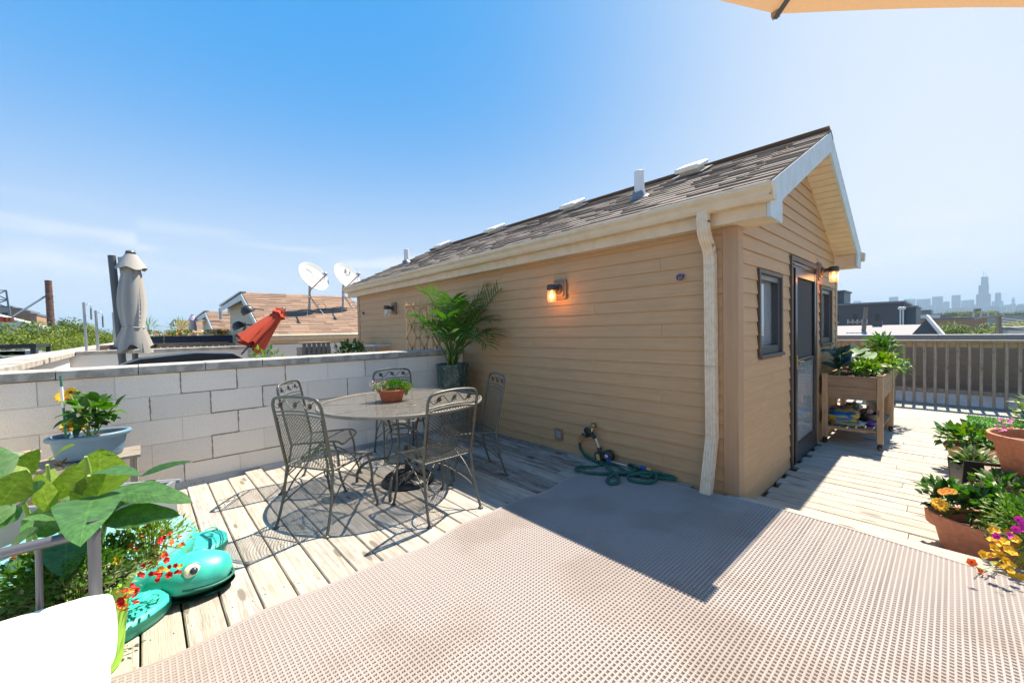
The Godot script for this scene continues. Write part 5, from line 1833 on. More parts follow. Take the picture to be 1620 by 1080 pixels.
func make_left_corner() -> void:
	make_canna()
	# armchair, seen from behind its right back corner
	var z := -0.80
	var t := thing("cushioned_armchair", "grey tube armchair with a thick white seat and back cushion", "chair")
	var b := MB.new()
	b.tube([Vector3(-4.2, 0.66, z - 0.06), Vector3(-3.53, 0.66, z - 0.06)], 0.0165, 10)
	obj("top_rail", b, M.sofa_tube, t)
	for x in [-3.497, -4.23]:
		b = MB.new()
		b.tube([Vector3(x, 0.695, z - 0.065), Vector3(x, 0.40, z), Vector3(x, 0.0, z + 0.02)], 0.0165, 12)
		obj("back_post", b, M.sofa_tube, t)
	for x in [-3.62, -3.74, -3.86, -3.98, -4.10]:
		b = MB.new()
		b.tube([Vector3(x, 0.66, z - 0.06), Vector3(x, 0.30, z + 0.005)], 0.0085, 8)
		obj("spindle", b, M.sofa_tube, t)
	for q in [[Vector3(-4.24, 0.30, z + 0.01), Vector3(-3.49, 0.30, z + 0.01)], [Vector3(-4.24, 0.30, z + 0.62), Vector3(-3.49, 0.30, z + 0.62)], [Vector3(-3.49, 0.30, z), Vector3(-3.49, 0.30, z + 0.62)], [Vector3(-4.24, 0.30, z), Vector3(-4.24, 0.30, z + 0.62)]]:
		b = MB.new()
		b.tube(q, 0.015, 8)
		obj("seat_rail", b, M.sofa_tube, t)
	for x in [-3.49, -4.24]:
		b = MB.new()
		b.tube([Vector3(x, 0.31, z + 0.62), Vector3(x, 0.0, z + 0.62)], 0.015, 8)
		obj("front_leg", b, M.sofa_tube, t)
	b = MB.new()
	soft_box(b, Vector3(-4.2, 0.27, z + 0.025), Vector3(-3.455, 0.50, z + 0.175), 0.035, Basis(Vector3.RIGHT, -0.36))
	obj("back_cushion", b, M.cushion, t)
	b = MB.new()
	soft_box(b, Vector3(-4.2, 0.31, z + 0.18), Vector3(-3.46, 0.43, z + 0.66), 0.04)
	obj("seat_cushion", b, M.cushion, t)
	# lime pot with trailing flowers
	var c := px(105, 985, 1.56)
	c.y = 0.0
	t = thing("trailing_flower_pot", "lime green pot of trailing red and orange flowers behind the armchair", "potted plant", c)
	pot(t, Vector3.ZERO, 0.205, 0.36, 0.15, "lime_pot", Vector2(1, 1), 0.03)
	bush(t, Vector3(0.0, 0.40, 0.0), Vector3(0.26, 0.10, 0.22), 1300, 0.034, 0.017, "leaf_mid", "foliage", 0.5, 0.4)
	bush(t, Vector3(0.24, 0.40, -0.10), Vector3(0.17, 0.12, 0.16), 520, 0.030, 0.014, "leaf_lime", "trailing_foliage", 0.6, 0.2)
	bush(t, Vector3(0.05, 0.38, 0.12), Vector3(0.22, 0.06, 0.10), 320, 0.03, 0.012, "leaf_pale", "pale_foliage", 0.4, 0.2)
	for i in 64:
		var f := i % 8
		var p := px(rnd(205, 288), rnd(832, 925), rnd(1.6, 1.85)) if i < 44 else px(rnd(186, 215), rnd(925, 965), rnd(1.5, 1.6))
		flower(t, p - c, (CAM - p).normalized() * 0.5 + Vector3.UP * 0.6 + rdir() * 0.7, rnd(0.018, 0.030), ["petal_red", "petal_red", "petal_orange", "petal_red", "petal_orange", "petal_red", "petal_gold", "petal_red"][f], "funnel", "flower_eye" if i % 2 else "")
	for i in 16:
		var p := px(rnd(0, 60), rnd(870, 1000), rnd(1.6, 1.85))
		flower(t, p - c, (CAM - p).normalized() + rdir() * 0.6, rnd(0.02, 0.032), "petal_yellow" if i % 3 else "petal_gold", "funnel", "")
	var fy := px(186, 886, 1.6)
	flower(t, fy - c, (CAM - fy).normalized(), 0.036, "petal_yellow")
	make_turtle()
	# blue pot with sunflowers on a stand
	c = Vector3(-3.66, 0.0, -3.20)
	t = thing("sunflower_pot", "oval blue plastic pot with small sunflowers tied to a green stake", "potted plant", c)
	b = MB.new()
	b.box(Vector3(-0.25, 0.0, -0.16), Vector3(-0.21, 0.42, 0.16)); b.box(Vector3(0.21, 0.0, -0.16), Vector3(0.25, 0.42, 0.16)); b.box(Vector3(-0.27, 0.42, -0.18), Vector3(0.27, 0.44, 0.18))
	obj("stand", b, M.rail_wood, t)
	b = MB.new()
	b.lathe([Vector2(0, 0.441), Vector2(0.165, 0.441), Vector2(0.175, 0.46), Vector2(0.198, 0.585), Vector2(0.222, 0.592), Vector2(0.230, 0.608), Vector2(0.222, 0.622), Vector2(0.205, 0.622), Vector2(0.195, 0.608), Vector2(0.19, 0.575)], 44, Transform3D(), Vector2(1, 0.7))
	for k in 6:
		var rr := 0.176 + 0.0035 * k
		b.lathe([Vector2(rr, 0.47 + k * 0.018), Vector2(rr + 0.004, 0.476 + k * 0.018), Vector2(rr + 0.001, 0.482 + k * 0.018)], 44, Transform3D(), Vector2(1, 0.7))
	obj("pot", b, M.blue_pot, t)
	b = MB.new()
	b.lathe([Vector2(0.192, 0.583), Vector2(0.0, 0.595)], 24, Transform3D(), Vector2(1, 0.7))
	obj("soil", b, M.soil_light, t)
	b = MB.new()
	b.tube([Vector3(-0.115, 0.56, 0.03), Vector3(-0.128, 1.06, 0.03)], 0.007, 8)
	obj("stake", b, M.stake_green, t)
	b = MB.new()
	b.tube([Vector3(-0.122, 0.83, 0.03), Vector3(-0.1265, 0.98, 0.03)], 0.0085, 8)
	obj("stake_tape", b, M.white_paint, t)
	b = MB.new()
	for s in [[0.01, 0.0, -0.09, 0.34], [0.0, 0.0, -0.06, 0.30], [0.02, 0.01, 0.06, 0.28], [0.02, 0.0, 0.13, 0.22], [-0.01, 0.0, 0.02, 0.32], [0.0, 0.0, -0.05, 0.1]]:
		b.tube(smooth([Vector3(s[0], 0.58, s[1]), Vector3((s[0] + s[2]) * 0.5, 0.58 + s[3] * 0.55, 0.01), Vector3(s[2], 0.58 + s[3], 0.02)], 4), 0.006, 6)
	obj("stems", b, M.stem_green, t)
	bush(t, Vector3(0.03, 0.76, 0.02), Vector3(0.15, 0.10, 0.11), 46, 0.10, 0.068, "leaf_mid", "leaves", 0.6, 0.3, 4)
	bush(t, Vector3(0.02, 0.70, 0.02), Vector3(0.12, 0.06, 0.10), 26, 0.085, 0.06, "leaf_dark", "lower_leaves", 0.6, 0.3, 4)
	for f in [[100, 628, 0.10], [112, 620, 0.075], [108, 632, 0.07]]:
		var p := px(f[0], f[1], 3.05)
		flower(t, p - c, (CAM - p).normalized() * 0.8 + rdir() * 0.5, f[2], "petal_yellow", "daisy")
	for f in [[112, 675, 0.13], [122, 676, 0.10]]:
		var p := px(f[0], f[1], 2.95)
		flower(t, p - c, Vector3(0, 1, 0.5) + rdir() * 0.3, f[2], "petal_yellow", "daisy")
	for f in [[121, 621], [138, 625], [149, 630], [171, 642]]:
		var p := px(f[0], f[1], 3.05)
		b = MB.new()
		b.ball(Vector3.ZERO, Vector3(0.024, 0.016, 0.024), 8)
		for i in 10:
			var a := TAU * i / 10
			b.leaf(Vector3.ZERO, Vector3(cos(a), 0.5, sin(a)), Vector3.UP, 0.04, 0.016, 0.3, 2)
		obj("bud", b, M.leaf_lime, t, p - c)

func soft_box(b: MB, p: Vector3, q: Vector3, r: float, turn := Basis()) -> void:
	var m := (p + q) / 2.0
	var hs := (q - p) / 2.0
	var k := 12
	for ax in 3:
		for sd in [-1.0, 1.0]:
			var first := b.v.size()
			for i in k + 1:
				for j in k + 1:
					var d := Vector3.ZERO
					d[ax] = sd
					d[(ax + 1) % 3] = lerpf(-1, 1, float(i) / k)
					d[(ax + 2) % 3] = lerpf(-1, 1, float(j) / k)
					var s := d * hs
					var inner := Vector3(clampf(s.x, -hs.x + r, hs.x - r), clampf(s.y, -hs.y + r, hs.y - r), clampf(s.z, -hs.z + r, hs.z - r))
					var nn := (s - inner)
					nn = nn.normalized() if nn.length() > 1e-6 else d
					var puff := 0.012 * cos(d[(ax + 1) % 3] * PI / 2) * cos(d[(ax + 2) % 3] * PI / 2)
					var pos := inner + nn * r + nn * puff
					b.vert(m + turn * pos, turn * nn, Vector2(i, j))
			for i in k:
				for j in k:
					var a := first + i * (k + 1) + j
					if sd < 0:
						b.ix.append_array(PackedInt32Array([a, a + k + 1, a + k + 2, a, a + k + 2, a + 1]))
					else:
						b.ix.append_array(PackedInt32Array([a, a + k + 2, a + k + 1, a, a + 1, a + k + 2]))

func make_turtle() -> void:
	var c := Vector3(-3.64, 0.0, -1.84)
	var t := thing("turtle_sandbox", "green plastic turtle shaped sandbox with a blue green lid", "sandbox", c, 0.0)
	var b := MB.new()
	b.lathe([Vector2(0.0, 0.0), Vector2(0.40, 0.0), Vector2(0.45, 0.05), Vector2(0.475, 0.16), Vector2(0.485, 0.20), Vector2(0.46, 0.215), Vector2(0.43, 0.20)], 48, Transform3D(), Vector2(1, 0.92))
	obj("body", b, M.turtle, t)
	b = MB.new()
	b.lathe([Vector2(0.465, 0.205), Vector2(0.47, 0.235), Vector2(0.44, 0.262), Vector2(0.36, 0.275), Vector2(0.345, 0.295), Vector2(0.30, 0.312), Vector2(0.16, 0.325), Vector2(0.0, 0.33)], 48, Transform3D(), Vector2(1, 0.92))
	var lid := obj("lid", b, M.turtle_lid, t)
	for i in 10:
		b = MB.new()
		var a := TAU * i / 10 + 0.15
		var d := Vector3(cos(a), 0, sin(a) * 0.92)
		b.tube([d * 0.362 + Vector3(0, 0.276, 0), d * 0.44 + Vector3(0, 0.263, 0), d * 0.468 + Vector3(0, 0.238, 0)], 0.007, 6)
		obj("lid_ridge", b, M.turtle_lid, lid)
	# head: a blunt rounded wedge on a thick neck, with a wide mouth
	var hd := Vector3(0.44, 0.105, 0.33)
	var dir := Vector3(0.90, 0.0, 0.30).normalized()
	var side := dir.cross(Vector3.UP).normalized()
	var hb := Basis(side, dir, side.cross(dir))
	b = MB.new()
	var prof := []
	for i in 17:
		var f := i / 16.0
		var w := pow(maxf(0.0, 1.0 - pow((f - 0.42) / (0.42 if f < 0.42 else 0.58), 2.0)), 0.40)
		prof.append(Vector2(0.122 * w, lerpf(-0.14, 0.17, f)))
	b.lathe(prof, 32, Transform3D(hb, hd), Vector2(1.0, 0.82))
	b.tube([Vector3(0.22, 0.09, 0.20), hd - dir * 0.05], [0.15, 0.10], 20)
	var head := obj("head", b, M.turtle, t)
	b = MB.new()
	b.lathe([Vector2(0.0, -0.02), Vector2(0.10, -0.018), Vector2(0.122, 0.0), Vector2(0.11, 0.02), Vector2(0.0, 0.03)], 32, Transform3D(Basis(side, Vector3.UP, dir) * Basis.from_scale(Vector3(1.02, 1.2, 1.36)), hd + dir * 0.012 + Vector3.DOWN * 0.070))
	obj("lower_jaw", b, M.turtle, head)
	b = MB.new()
	var mo := []
	for i in 21:
		var a := lerpf(-1.75, 1.75, i / 20.0)
		mo.append(hd + dir * (cos(a) * 0.158 + 0.014) + side * sin(a) * 0.119 + Vector3.DOWN * (0.040 - 0.020 * pow(absf(a) / 1.75, 3.0)))
	b.tube(mo, 0.006, 6)
	obj("mouth_line", b, M.stake_green, head)
	for s in [-1.0, 1.0]:
		var e: Vector3 = hd + side * s * 0.088 + Vector3.UP * 0.052 + dir * 0.02
		var look: Vector3 = (side * s * 0.85 + Vector3.UP * 0.42 + dir * 0.25).normalized()
		b = MB.new()
		b.lathe([Vector2(0.044, -0.012), Vector2(0.046, 0.0), Vector2(0.038, 0.008), Vector2(0.036, 0.004)], 22, facing(look, e, 1.0))
		obj("eye_rim", b, M.turtle, head)
		b = MB.new()
		b.lathe([Vector2(0.037, -0.004), Vector2(0.034, 0.010), Vector2(0.022, 0.017), Vector2(0.0, 0.020)], 22, facing(look, e, 1.0))
		var eo := obj("eye", b, M.eye_white, head)
		b = MB.new()
		b.ball(e + look * 0.012 + dir * 0.006, Vector3(0.018, 0.018, 0.018), 12)
		obj("pupil", b, M.eye_dark, eo)
		b = MB.new()
		b.ball(hd + dir * 0.135 + side * s * 0.03 + Vector3.UP * 0.03, Vector3(0.005, 0.005, 0.005), 6)
		obj("nostril", b, M.stake_green, head)
	# flippers with raised scales
	for q in [[0.12, 0.47, 0.20, 0.50, 2.75], [0.48, -0.08, 0.22, 0.20, -0.35], [-0.38, 0.46, 0.18, 0.16, 2.4], [-0.42, -0.40, 0.18, 0.16, -2.4]]:
		b = MB.new()
		var xf := Transform3D(Basis(Vector3.UP, -q[4]), Vector3(q[0], 0, q[1]))
		var ln: float = 0.25 if q[3] > 0.3 else 0.17
		b.lathe([Vector2(0, 0.001), Vector2(0.9, 0.0), Vector2(1.0, 0.03), Vector2(0.96, 0.085), Vector2(0.80, 0.11), Vector2(0.0, 0.125)], 28, xf * Transform3D(Basis.from_scale(Vector3(ln, 1, 0.115)), Vector3.ZERO))
		var fo := obj("flipper", b, M.turtle, t)
		b = MB.new()
		for i in 7:
			var a := Vector3(lerpf(-0.6, 0.65, (i % 4) / 3.0) * ln, 0.118, (-0.05 if i < 4 else 0.045))
			var hexa := []
			for k in 7:
				hexa.append(xf * (a + Vector3(cos(TAU * k / 6) * 0.034, -0.010 * absf(cos(TAU * k / 6)), sin(TAU * k / 6) * 0.034)))
			b.tube(hexa, 0.004, 5)
		obj("scale_ridges", b, M.turtle, fo)

# ---------------------------------------------------------------- right side pots and vegetables
func make_bed_plants() -> void:
	var big := func(t: Node, list: Array, m: String, wv := 0.05) -> void:
		for q in list:
			var b := MB.new()
			var a: Vector3 = q[0]
			var e: Vector3 = q[1]
			b.leaf(a, (e - a).normalized() + Vector3.UP * 0.25, Vector3.UP + (CAM - a).normalized() * 0.6, a.distance_to(e) * 1.05, q[2], 0.5, 6, 0.16, 0.55, wv)
			obj("leaf", b, M[m], t)
	var t := thing("kale_plant", "blue green kale standing in the planter by the wall", "plant", Vector3(2.95, 0.66, 0.18))
	var l := []
	for i in 17:
		var a := TAU * i / 17 * 2.4
		var r := rnd(0.16, 0.27)
		var s := Vector3(0, rnd(0.06, 0.30), 0)
		l.append([s, s + Vector3(cos(a) * r, rnd(0.02, 0.14), sin(a) * r * 0.8), rnd(0.10, 0.15)])
	big.call(t, l, "leaf_blue")
	var b := MB.new()
	b.tube([Vector3(0, 0, 0), Vector3(0.01, 0.2, 0), Vector3(0, 0.36, 0.01)], 0.014, 8)
	obj("stem", b, M.stem_green, t)
	t = thing("squash_plant", "bright green squash with big leaves in the middle of the planter", "plant", Vector3(3.40, 0.66, 0.28))
	l = []
	for i in 13:
		var a := TAU * i / 13 * 1.6
		var s := Vector3(cos(a) * 0.05, rnd(0.14, 0.26), sin(a) * 0.05)
		l.append([s, s + Vector3(cos(a) * rnd(0.2, 0.3), rnd(-0.06, 0.06), sin(a) * rnd(0.16, 0.24)), rnd(0.18, 0.26)])
	big.call(t, l, "leaf_canna")
	b = MB.new()
	for q in l:
		b.tube([Vector3(0, 0, 0), (q[0] as Vector3) * 0.6, q[0]], 0.007, 6)
	obj("stems", b, M.stem_green, t)
	t = thing("pepper_plant", "low yellow green pepper foliage along the planter's front board", "plant", Vector3(3.05, 0.66, 0.42))
	bush(t, Vector3(0.0, 0.10, 0.0), Vector3(0.24, 0.10, 0.14), 190, 0.075, 0.035, "leaf_lime", "leaves", 0.5, 0.25, 3)
	bush(t, Vector3(0.0, 0.07, 0.0), Vector3(0.22, 0.07, 0.14), 110, 0.08, 0.038, "leaf_mid", "lower_leaves", 0.5, 0.2, 3)
	t = thing("bean_plant", "leafy bean plant hanging over the planter's outer corner", "plant", Vector3(3.62, 0.66, 0.48))
	bush(t, Vector3(0.0, 0.11, 0.02), Vector3(0.30, 0.13, 0.16), 240, 0.09, 0.045, "leaf_lime", "leaves", 0.6, 0.25, 3)
	bush(t, Vector3(0.0, 0.08, 0.0), Vector3(0.26, 0.08, 0.14), 120, 0.09, 0.045, "leaf_mid", "lower_leaves", 0.5, 0.2, 3)
	t = thing("dusty_miller", "pale silvery leaved plant behind the squash in the planter", "plant", Vector3(3.78, 0.66, 0.22))
	bush(t, Vector3(0.0, 0.16, 0.0), Vector3(0.16, 0.14, 0.13), 110, 0.10, 0.05, "leaf_pale", "leaves", 0.4, 0.3, 3)
	t = thing("tomato_plant", "tall leggy tomato plant standing behind the planter", "plant", Vector3(4.45, LOW, 0.42))
	pot(t, Vector3.ZERO, 0.17, 0.32, 0.13, "black_plastic")
	b = MB.new()
	b.tube(smooth([Vector3(0, 0.3, 0), Vector3(-0.03, 0.7, 0.02), Vector3(0.0, 1.0, 0.0), Vector3(0.02, 1.22, 0.0)], 4), 0.009, 6)
	obj("stem", b, M.stem_green, t)
	bush(t, Vector3(-0.02, 1.02, 0.0), Vector3(0.20, 0.26, 0.20), 240, 0.085, 0.045, "leaf_mid", "leaves", 0.6, 0.3, 3)
	bush(t, Vector3(-0.15, 0.90, 0.0), Vector3(0.22, 0.14, 0.18), 170, 0.085, 0.042, "leaf_lime", "yellow_leaves", 0.6, 0.3, 3)
	bush(t, Vector3(0.20, 0.78, 0.12), Vector3(0.20, 0.16, 0.18), 170, 0.08, 0.04, "leaf_mid", "side_leaves", 0.7, 0.3, 3)
	b = MB.new()
	var sk := onx(1404, 559, 4.06)
	b.box(Vector3(sk.x, LOW, sk.z - 0.045), Vector3(sk.x + 0.09, sk.y, sk.z + 0.045), Transform3D(), 0.004)
	tag(obj("wooden_stake", b, M.cedar), "short square cedar stake standing beside the tomato plant", "stake")

func make_right_pots() -> void:
	var b := MB.new()
	b.box(Vector3(3.35, LOW + 0.004, 1.27), Vector3(5.85, LOW + 0.012, 2.6))
	var nz := noise(3.0, 2, 77)
	for i in 15000:
		var p := Vector3(rnd(3.36, 5.84), LOW + 0.011, rnd(1.275, 2.2))
		var tone := rnd(0.6, 1.5)
		b.col = Color(tone, tone * rnd(0.9, 1.1), tone * 0.9)
		b.chip(p, (Vector3.UP * 1.3 + rdir()).normalized(), rdir(), rnd(0.022, 0.04), 0.007)
	var tf := obj("turf_mat", b, M.turf)
	tag(tf, "rectangle of bright green artificial turf lying on the lower deck", "mat")
	# hosta-like plant in terracotta
	var c := Vector3(2.50, LOW, 1.24)
	var t := thing("leafy_terracotta_pot", "round terracotta pot with bright green broad leaves in front of the turf", "potted plant", c)
	pot(t, Vector3.ZERO, 0.175, 0.25, 0.115, "terracotta", Vector2(1, 1), 0.05)
	bush(t, Vector3(0, 0.29, 0), Vector3(0.22, 0.12, 0.22), 150, 0.10, 0.05, "leaf_canna", "leaves", 0.9, 0.3, 4)
	bush(t, Vector3(0, 0.30, 0), Vector3(0.20, 0.12, 0.20), 90, 0.09, 0.045, "leaf_lime", "young_leaves", 0.7, 0.4, 4)
	# big pot on a brown stand
	c = px(1612, 756, 2.95)
	c = Vector3(c.x + 0.06, 0.19, c.z + 0.10)
	b = MB.new()
	b.box(Vector3(c.x - 0.26, LOW, c.z - 0.24), Vector3(c.x - 0.20, 0.15, c.z + 0.3), Transform3D(), 0.004)
	b.box(Vector3(c.x + 0.20, LOW, c.z - 0.24), Vector3(c.x + 0.26, 0.15, c.z + 0.3), Transform3D(), 0.004)
	b.box(Vector3(c.x - 0.28, 0.15, c.z - 0.26), Vector3(c.x + 0.28, 0.189, c.z + 0.32), Transform3D(), 0.004)
	tag(obj("plant_stand", b, M.lamp_plate), "low dark brown wooden stand carrying the biggest terracotta pot", "stand")
	t = thing("pink_flower_pot", "biggest terracotta pot with sparse pink flowers, raised on a brown stand", "potted plant", c)
	pot(t, Vector3.ZERO, 0.255, 0.285, 0.175, "terracotta", Vector2(1, 1), 0.065, "soil_light")
	bush(t, Vector3(0.06, 0.40, 0.06), Vector3(0.17, 0.17, 0.17), 170, 0.075, 0.020, "leaf_lime", "leaves", 0.5, 0.2, 3)
	bush(t, Vector3(0.06, 0.36, 0.06), Vector3(0.15, 0.15, 0.15), 120, 0.07, 0.024, "leaf_mid", "lower_leaves", 0.5, 0.2, 3)
	bush(t, Vector3(0.10, 0.46, 0.04), Vector3(0.14, 0.12, 0.14), 60, 0.09, 0.018, "leaf_pale", "pale_leaves", 0.4, 0.2, 3)
	for i in 24:
		var p := px(rnd(1575, 1602), rnd(660, 684), rnd(2.75, 2.95)) - c
		flower(t, p, Vector3.UP + rdir() * 0.8, rnd(0.018, 0.032), "petal_pink" if i % 4 else "petal_magenta", "funnel", "")
	# black angular planter
	c = px(1545, 742, 3.28)
	c.y = LOW
	t = thing("black_planter", "black flared plastic planter with variegated leaves between terracotta pots", "potted plant", c, 0.3)
	b = MB.new()
	b.prism(PackedVector2Array([Vector2(-0.09, 0.0), Vector2(0.09, 0.0), Vector2(0.16, 0.30), Vector2(0.148, 0.30), Vector2(0.082, 0.012), Vector2(-0.082, 0.012), Vector2(-0.148, 0.34), Vector2(-0.16, 0.34)]), -0.12, 0.12)
	b.prism(PackedVector2Array([Vector2(-0.089, 0.001), Vector2(0.089, 0.001), Vector2(0.154, 0.27), Vector2(-0.150, 0.27)]), -0.118, -0.108)
	b.prism(PackedVector2Array([Vector2(-0.089, 0.001), Vector2(0.089, 0.001), Vector2(0.154, 0.27), Vector2(-0.150, 0.27)]), 0.108, 0.118)
	obj("shell", b, M.black_plastic, t)
	b = MB.new()
	b.box(Vector3(-0.13, 0.20, -0.107), Vector3(0.13, 0.225, 0.107))
	obj("soil", b, M.soil, t)
	bush(t, Vector3(0.02, 0.29, 0), Vector3(0.13, 0.08, 0.11), 70, 0.085, 0.034, "leaf_pale", "variegated_leaves", 0.5, 0.2, 3)
	bush(t, Vector3(0.02, 0.27, 0), Vector3(0.12, 0.06, 0.11), 70, 0.08, 0.036, "leaf_mid", "leaves", 0.5, 0.2, 3)
	# second black planter, mostly hidden
	c = px(1590, 800, 2.85)
	c.y = LOW
	t = thing("black_trough", "black trough of pale and pink flowers behind the oval terracotta planter", "potted plant", c, -0.6)
	b = MB.new()
	b.prism(PackedVector2Array([Vector2(-0.14, 0.0), Vector2(0.14, 0.0), Vector2(0.20, 0.26), Vector2(0.188, 0.26), Vector2(0.13, 0.012), Vector2(-0.13, 0.012), Vector2(-0.188, 0.26), Vector2(-0.20, 0.26)]), -0.14, 0.14)
	b.box(Vector3(-0.17, 0.17, -0.13), Vector3(0.17, 0.19, 0.13))
	obj("shell", b, M.black_plastic, t)
	bush(t, Vector3(0.0, 0.25, 0), Vector3(0.19, 0.09, 0.14), 120, 0.075, 0.03, "leaf_mid", "leaves", 0.5, 0.2, 3)
	bush(t, Vector3(-0.02, 0.28, 0), Vector3(0.12, 0.06, 0.1), 40, 0.07, 0.03, "leaf_pale", "pale_leaves", 0.5, 0.2, 3)
	for i in 12:
		flower(t, Vector3(rnd(-0.1, 0.14), rnd(0.28, 0.36), rnd(-0.1, 0.1)), Vector3.UP + rdir() * 0.6, rnd(0.02, 0.03), "petal_white" if i % 2 else "petal_magenta", "funnel", "")
	for i in 16:
		flower(t, px(rnd(1606, 1622), rnd(776, 788), 2.6) - c, Vector3.UP + rdir() * 0.6, rnd(0.018, 0.028), "petal_pink", "daisy", "")
	# oval planter with yellow dahlias
	var o0 := px(1471, 817, 2.46)
	var turn := -0.22
	c = Vector3(0.37, LOW, 1.39)
	t = thing("dahlia_planter", "oval terracotta planter of yellow dahlias at the edge of the rug", "potted plant", c)
	pot(t, Vector3.ZERO, 0.40, 0.225, 0.325, "terracotta", Vector2(0.5, 1.0), 0.085, "soil", turn)
	var lx := Vector3(cos(turn), 0, -sin(turn))
	var lz := Vector3(sin(turn), 0, cos(turn))
	for k in 5:
		var q := lz * lerpf(-0.30, 0.30, k / 4.0)
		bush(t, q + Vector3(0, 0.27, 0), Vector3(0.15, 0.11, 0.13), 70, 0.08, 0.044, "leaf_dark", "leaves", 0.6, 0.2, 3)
		bush(t, q + Vector3(0, 0.31, 0), Vector3(0.15, 0.11, 0.13), 60, 0.075, 0.040, "leaf_mid", "upper_leaves", 0.6, 0.3, 3)
	for f in [[1488, 799, 0.085, "petal_yellow"], [1492, 779, 0.05, "petal_gold"], [1500, 777, 0.05, "petal_gold"], [1508, 778, 0.045, "petal_yellow"], [1483, 795, 0.06, "petal_yellow"], [1572, 830, 0.05, "petal_gold"], [1527, 797, 0.025, "petal_yellow"], [1560, 782, 0.03, "petal_yellow"], [1515, 805, 0.02, "petal_yellow"], [1598, 805, 0.03, "petal_yellow"], [1545, 820, 0.025, "petal_yellow"]]:
		var p := px(f[0], f[1], 2.5)
		flower(t, p - c, (CAM - p).normalized() + Vector3.UP * 0.5 + rdir() * 0.3, f[2], f[3], "daisy", "petal_gold")
	b = MB.new()
	var bt := px(1538, 757, 2.55) - c
	b.tube(smooth([bt + Vector3(0.02, -0.32, 0), bt + Vector3(0.012, -0.15, 0), bt], 4), 0.006, 6)
	b.ball(bt, Vector3(0.02, 0.024, 0.02), 8)
	for i in 10:
		b.leaf(bt, Vector3(cos(i * 0.63), 1.6, sin(i * 0.63)), Vector3.UP, 0.045, 0.02, -0.2, 2)
	obj("bud_stalk", b, M.leaf_lime, t)
	# yellow, red and magenta trailing mound that spills on to the rug
	c = px(1668, 930, 2.2)
	c.y = 0.012
	t = thing("yellow_flower_mound", "mound of yellow trailing flowers with red and magenta ones on the rug", "potted plant", c)
	pot(t, Vector3.ZERO, 0.16, 0.20, 0.12, "terracotta")
	bush(t, Vector3(-0.06, 0.14, -0.06), Vector3(0.28, 0.16, 0.22), 900, 0.04, 0.017, "leaf_mid", "foliage", 0.6, 0.2)
	bush(t, Vector3(-0.06, 0.17, -0.06), Vector3(0.28, 0.16, 0.22), 420, 0.035, 0.014, "leaf_lime", "young_foliage", 0.5, 0.5)
	for f in [[1557, 877], [1585, 858], [1573, 867], [1581, 895], [1587, 880], [1602, 877], [1603, 893], [1617, 893], [1578, 905], [1608, 908], [1604, 915], [1616, 913], [1593, 840], [1603, 850], [1570, 840], [1579, 838], [1590, 855], [1611, 929], [1620, 935], [1612, 940], [1592, 898], [1600, 868], [1590, 888], [1611, 865], [1594, 868], [1569, 853], [1617, 925], [1580, 850], [1608, 853], [1620, 880], [1588, 905], [1570, 880], [1598, 905]]:
		var p := px(f[0] + rnd(-2, 2), f[1] + rnd(-2, 2), rnd(2.0, 2.2))
		flower(t, p - c, (CAM - p).normalized() * 0.7 + Vector3.UP * 0.5 + rdir() * 0.5, rnd(0.036, 0.05), "petal_yellow", "funnel", "petal_gold" if rng.randf() < 0.6 else "")
	for f in [[1551, 903, "petal_orange"], [1563, 930, "petal_red"], [1580, 928, "petal_red"], [1594, 927, "petal_red"], [1588, 930, "petal_red"], [1568, 880, "petal_red"], [1562, 907, "petal_orange"], [1538, 889, "petal_orange"], [1578, 848, "petal_magenta"], [1605, 853, "petal_magenta"], [1598, 846, "petal_magenta"], [1612, 822, "petal_magenta"], [1617, 830, "petal_magenta"], [1608, 837, "petal_magenta"], [1618, 838, "petal_magenta"], [1577, 928, "petal_orange"]]:
		var p := px(f[0], f[1], rnd(1.98, 2.12))
		flower(t, p - c, (CAM - p).normalized() * 0.7 + Vector3.UP * 0.3 + rdir() * 0.6, rnd(0.03, 0.046), f[2])
	for f in [[1540, 890], [1553, 905], [1562, 928], [1556, 880], [1570, 900], [1575, 925]]:
		b = MB.new()
		b.tube(smooth([Vector3(-0.08, 0.12, -0.08), (px(f[0] + 25, f[1] + 8, 2.1) - c), px(f[0], f[1] + 2, 2.05) - c], 4), 0.0025, 5)
		obj("trailing_stem", b, M.stem_green, t)

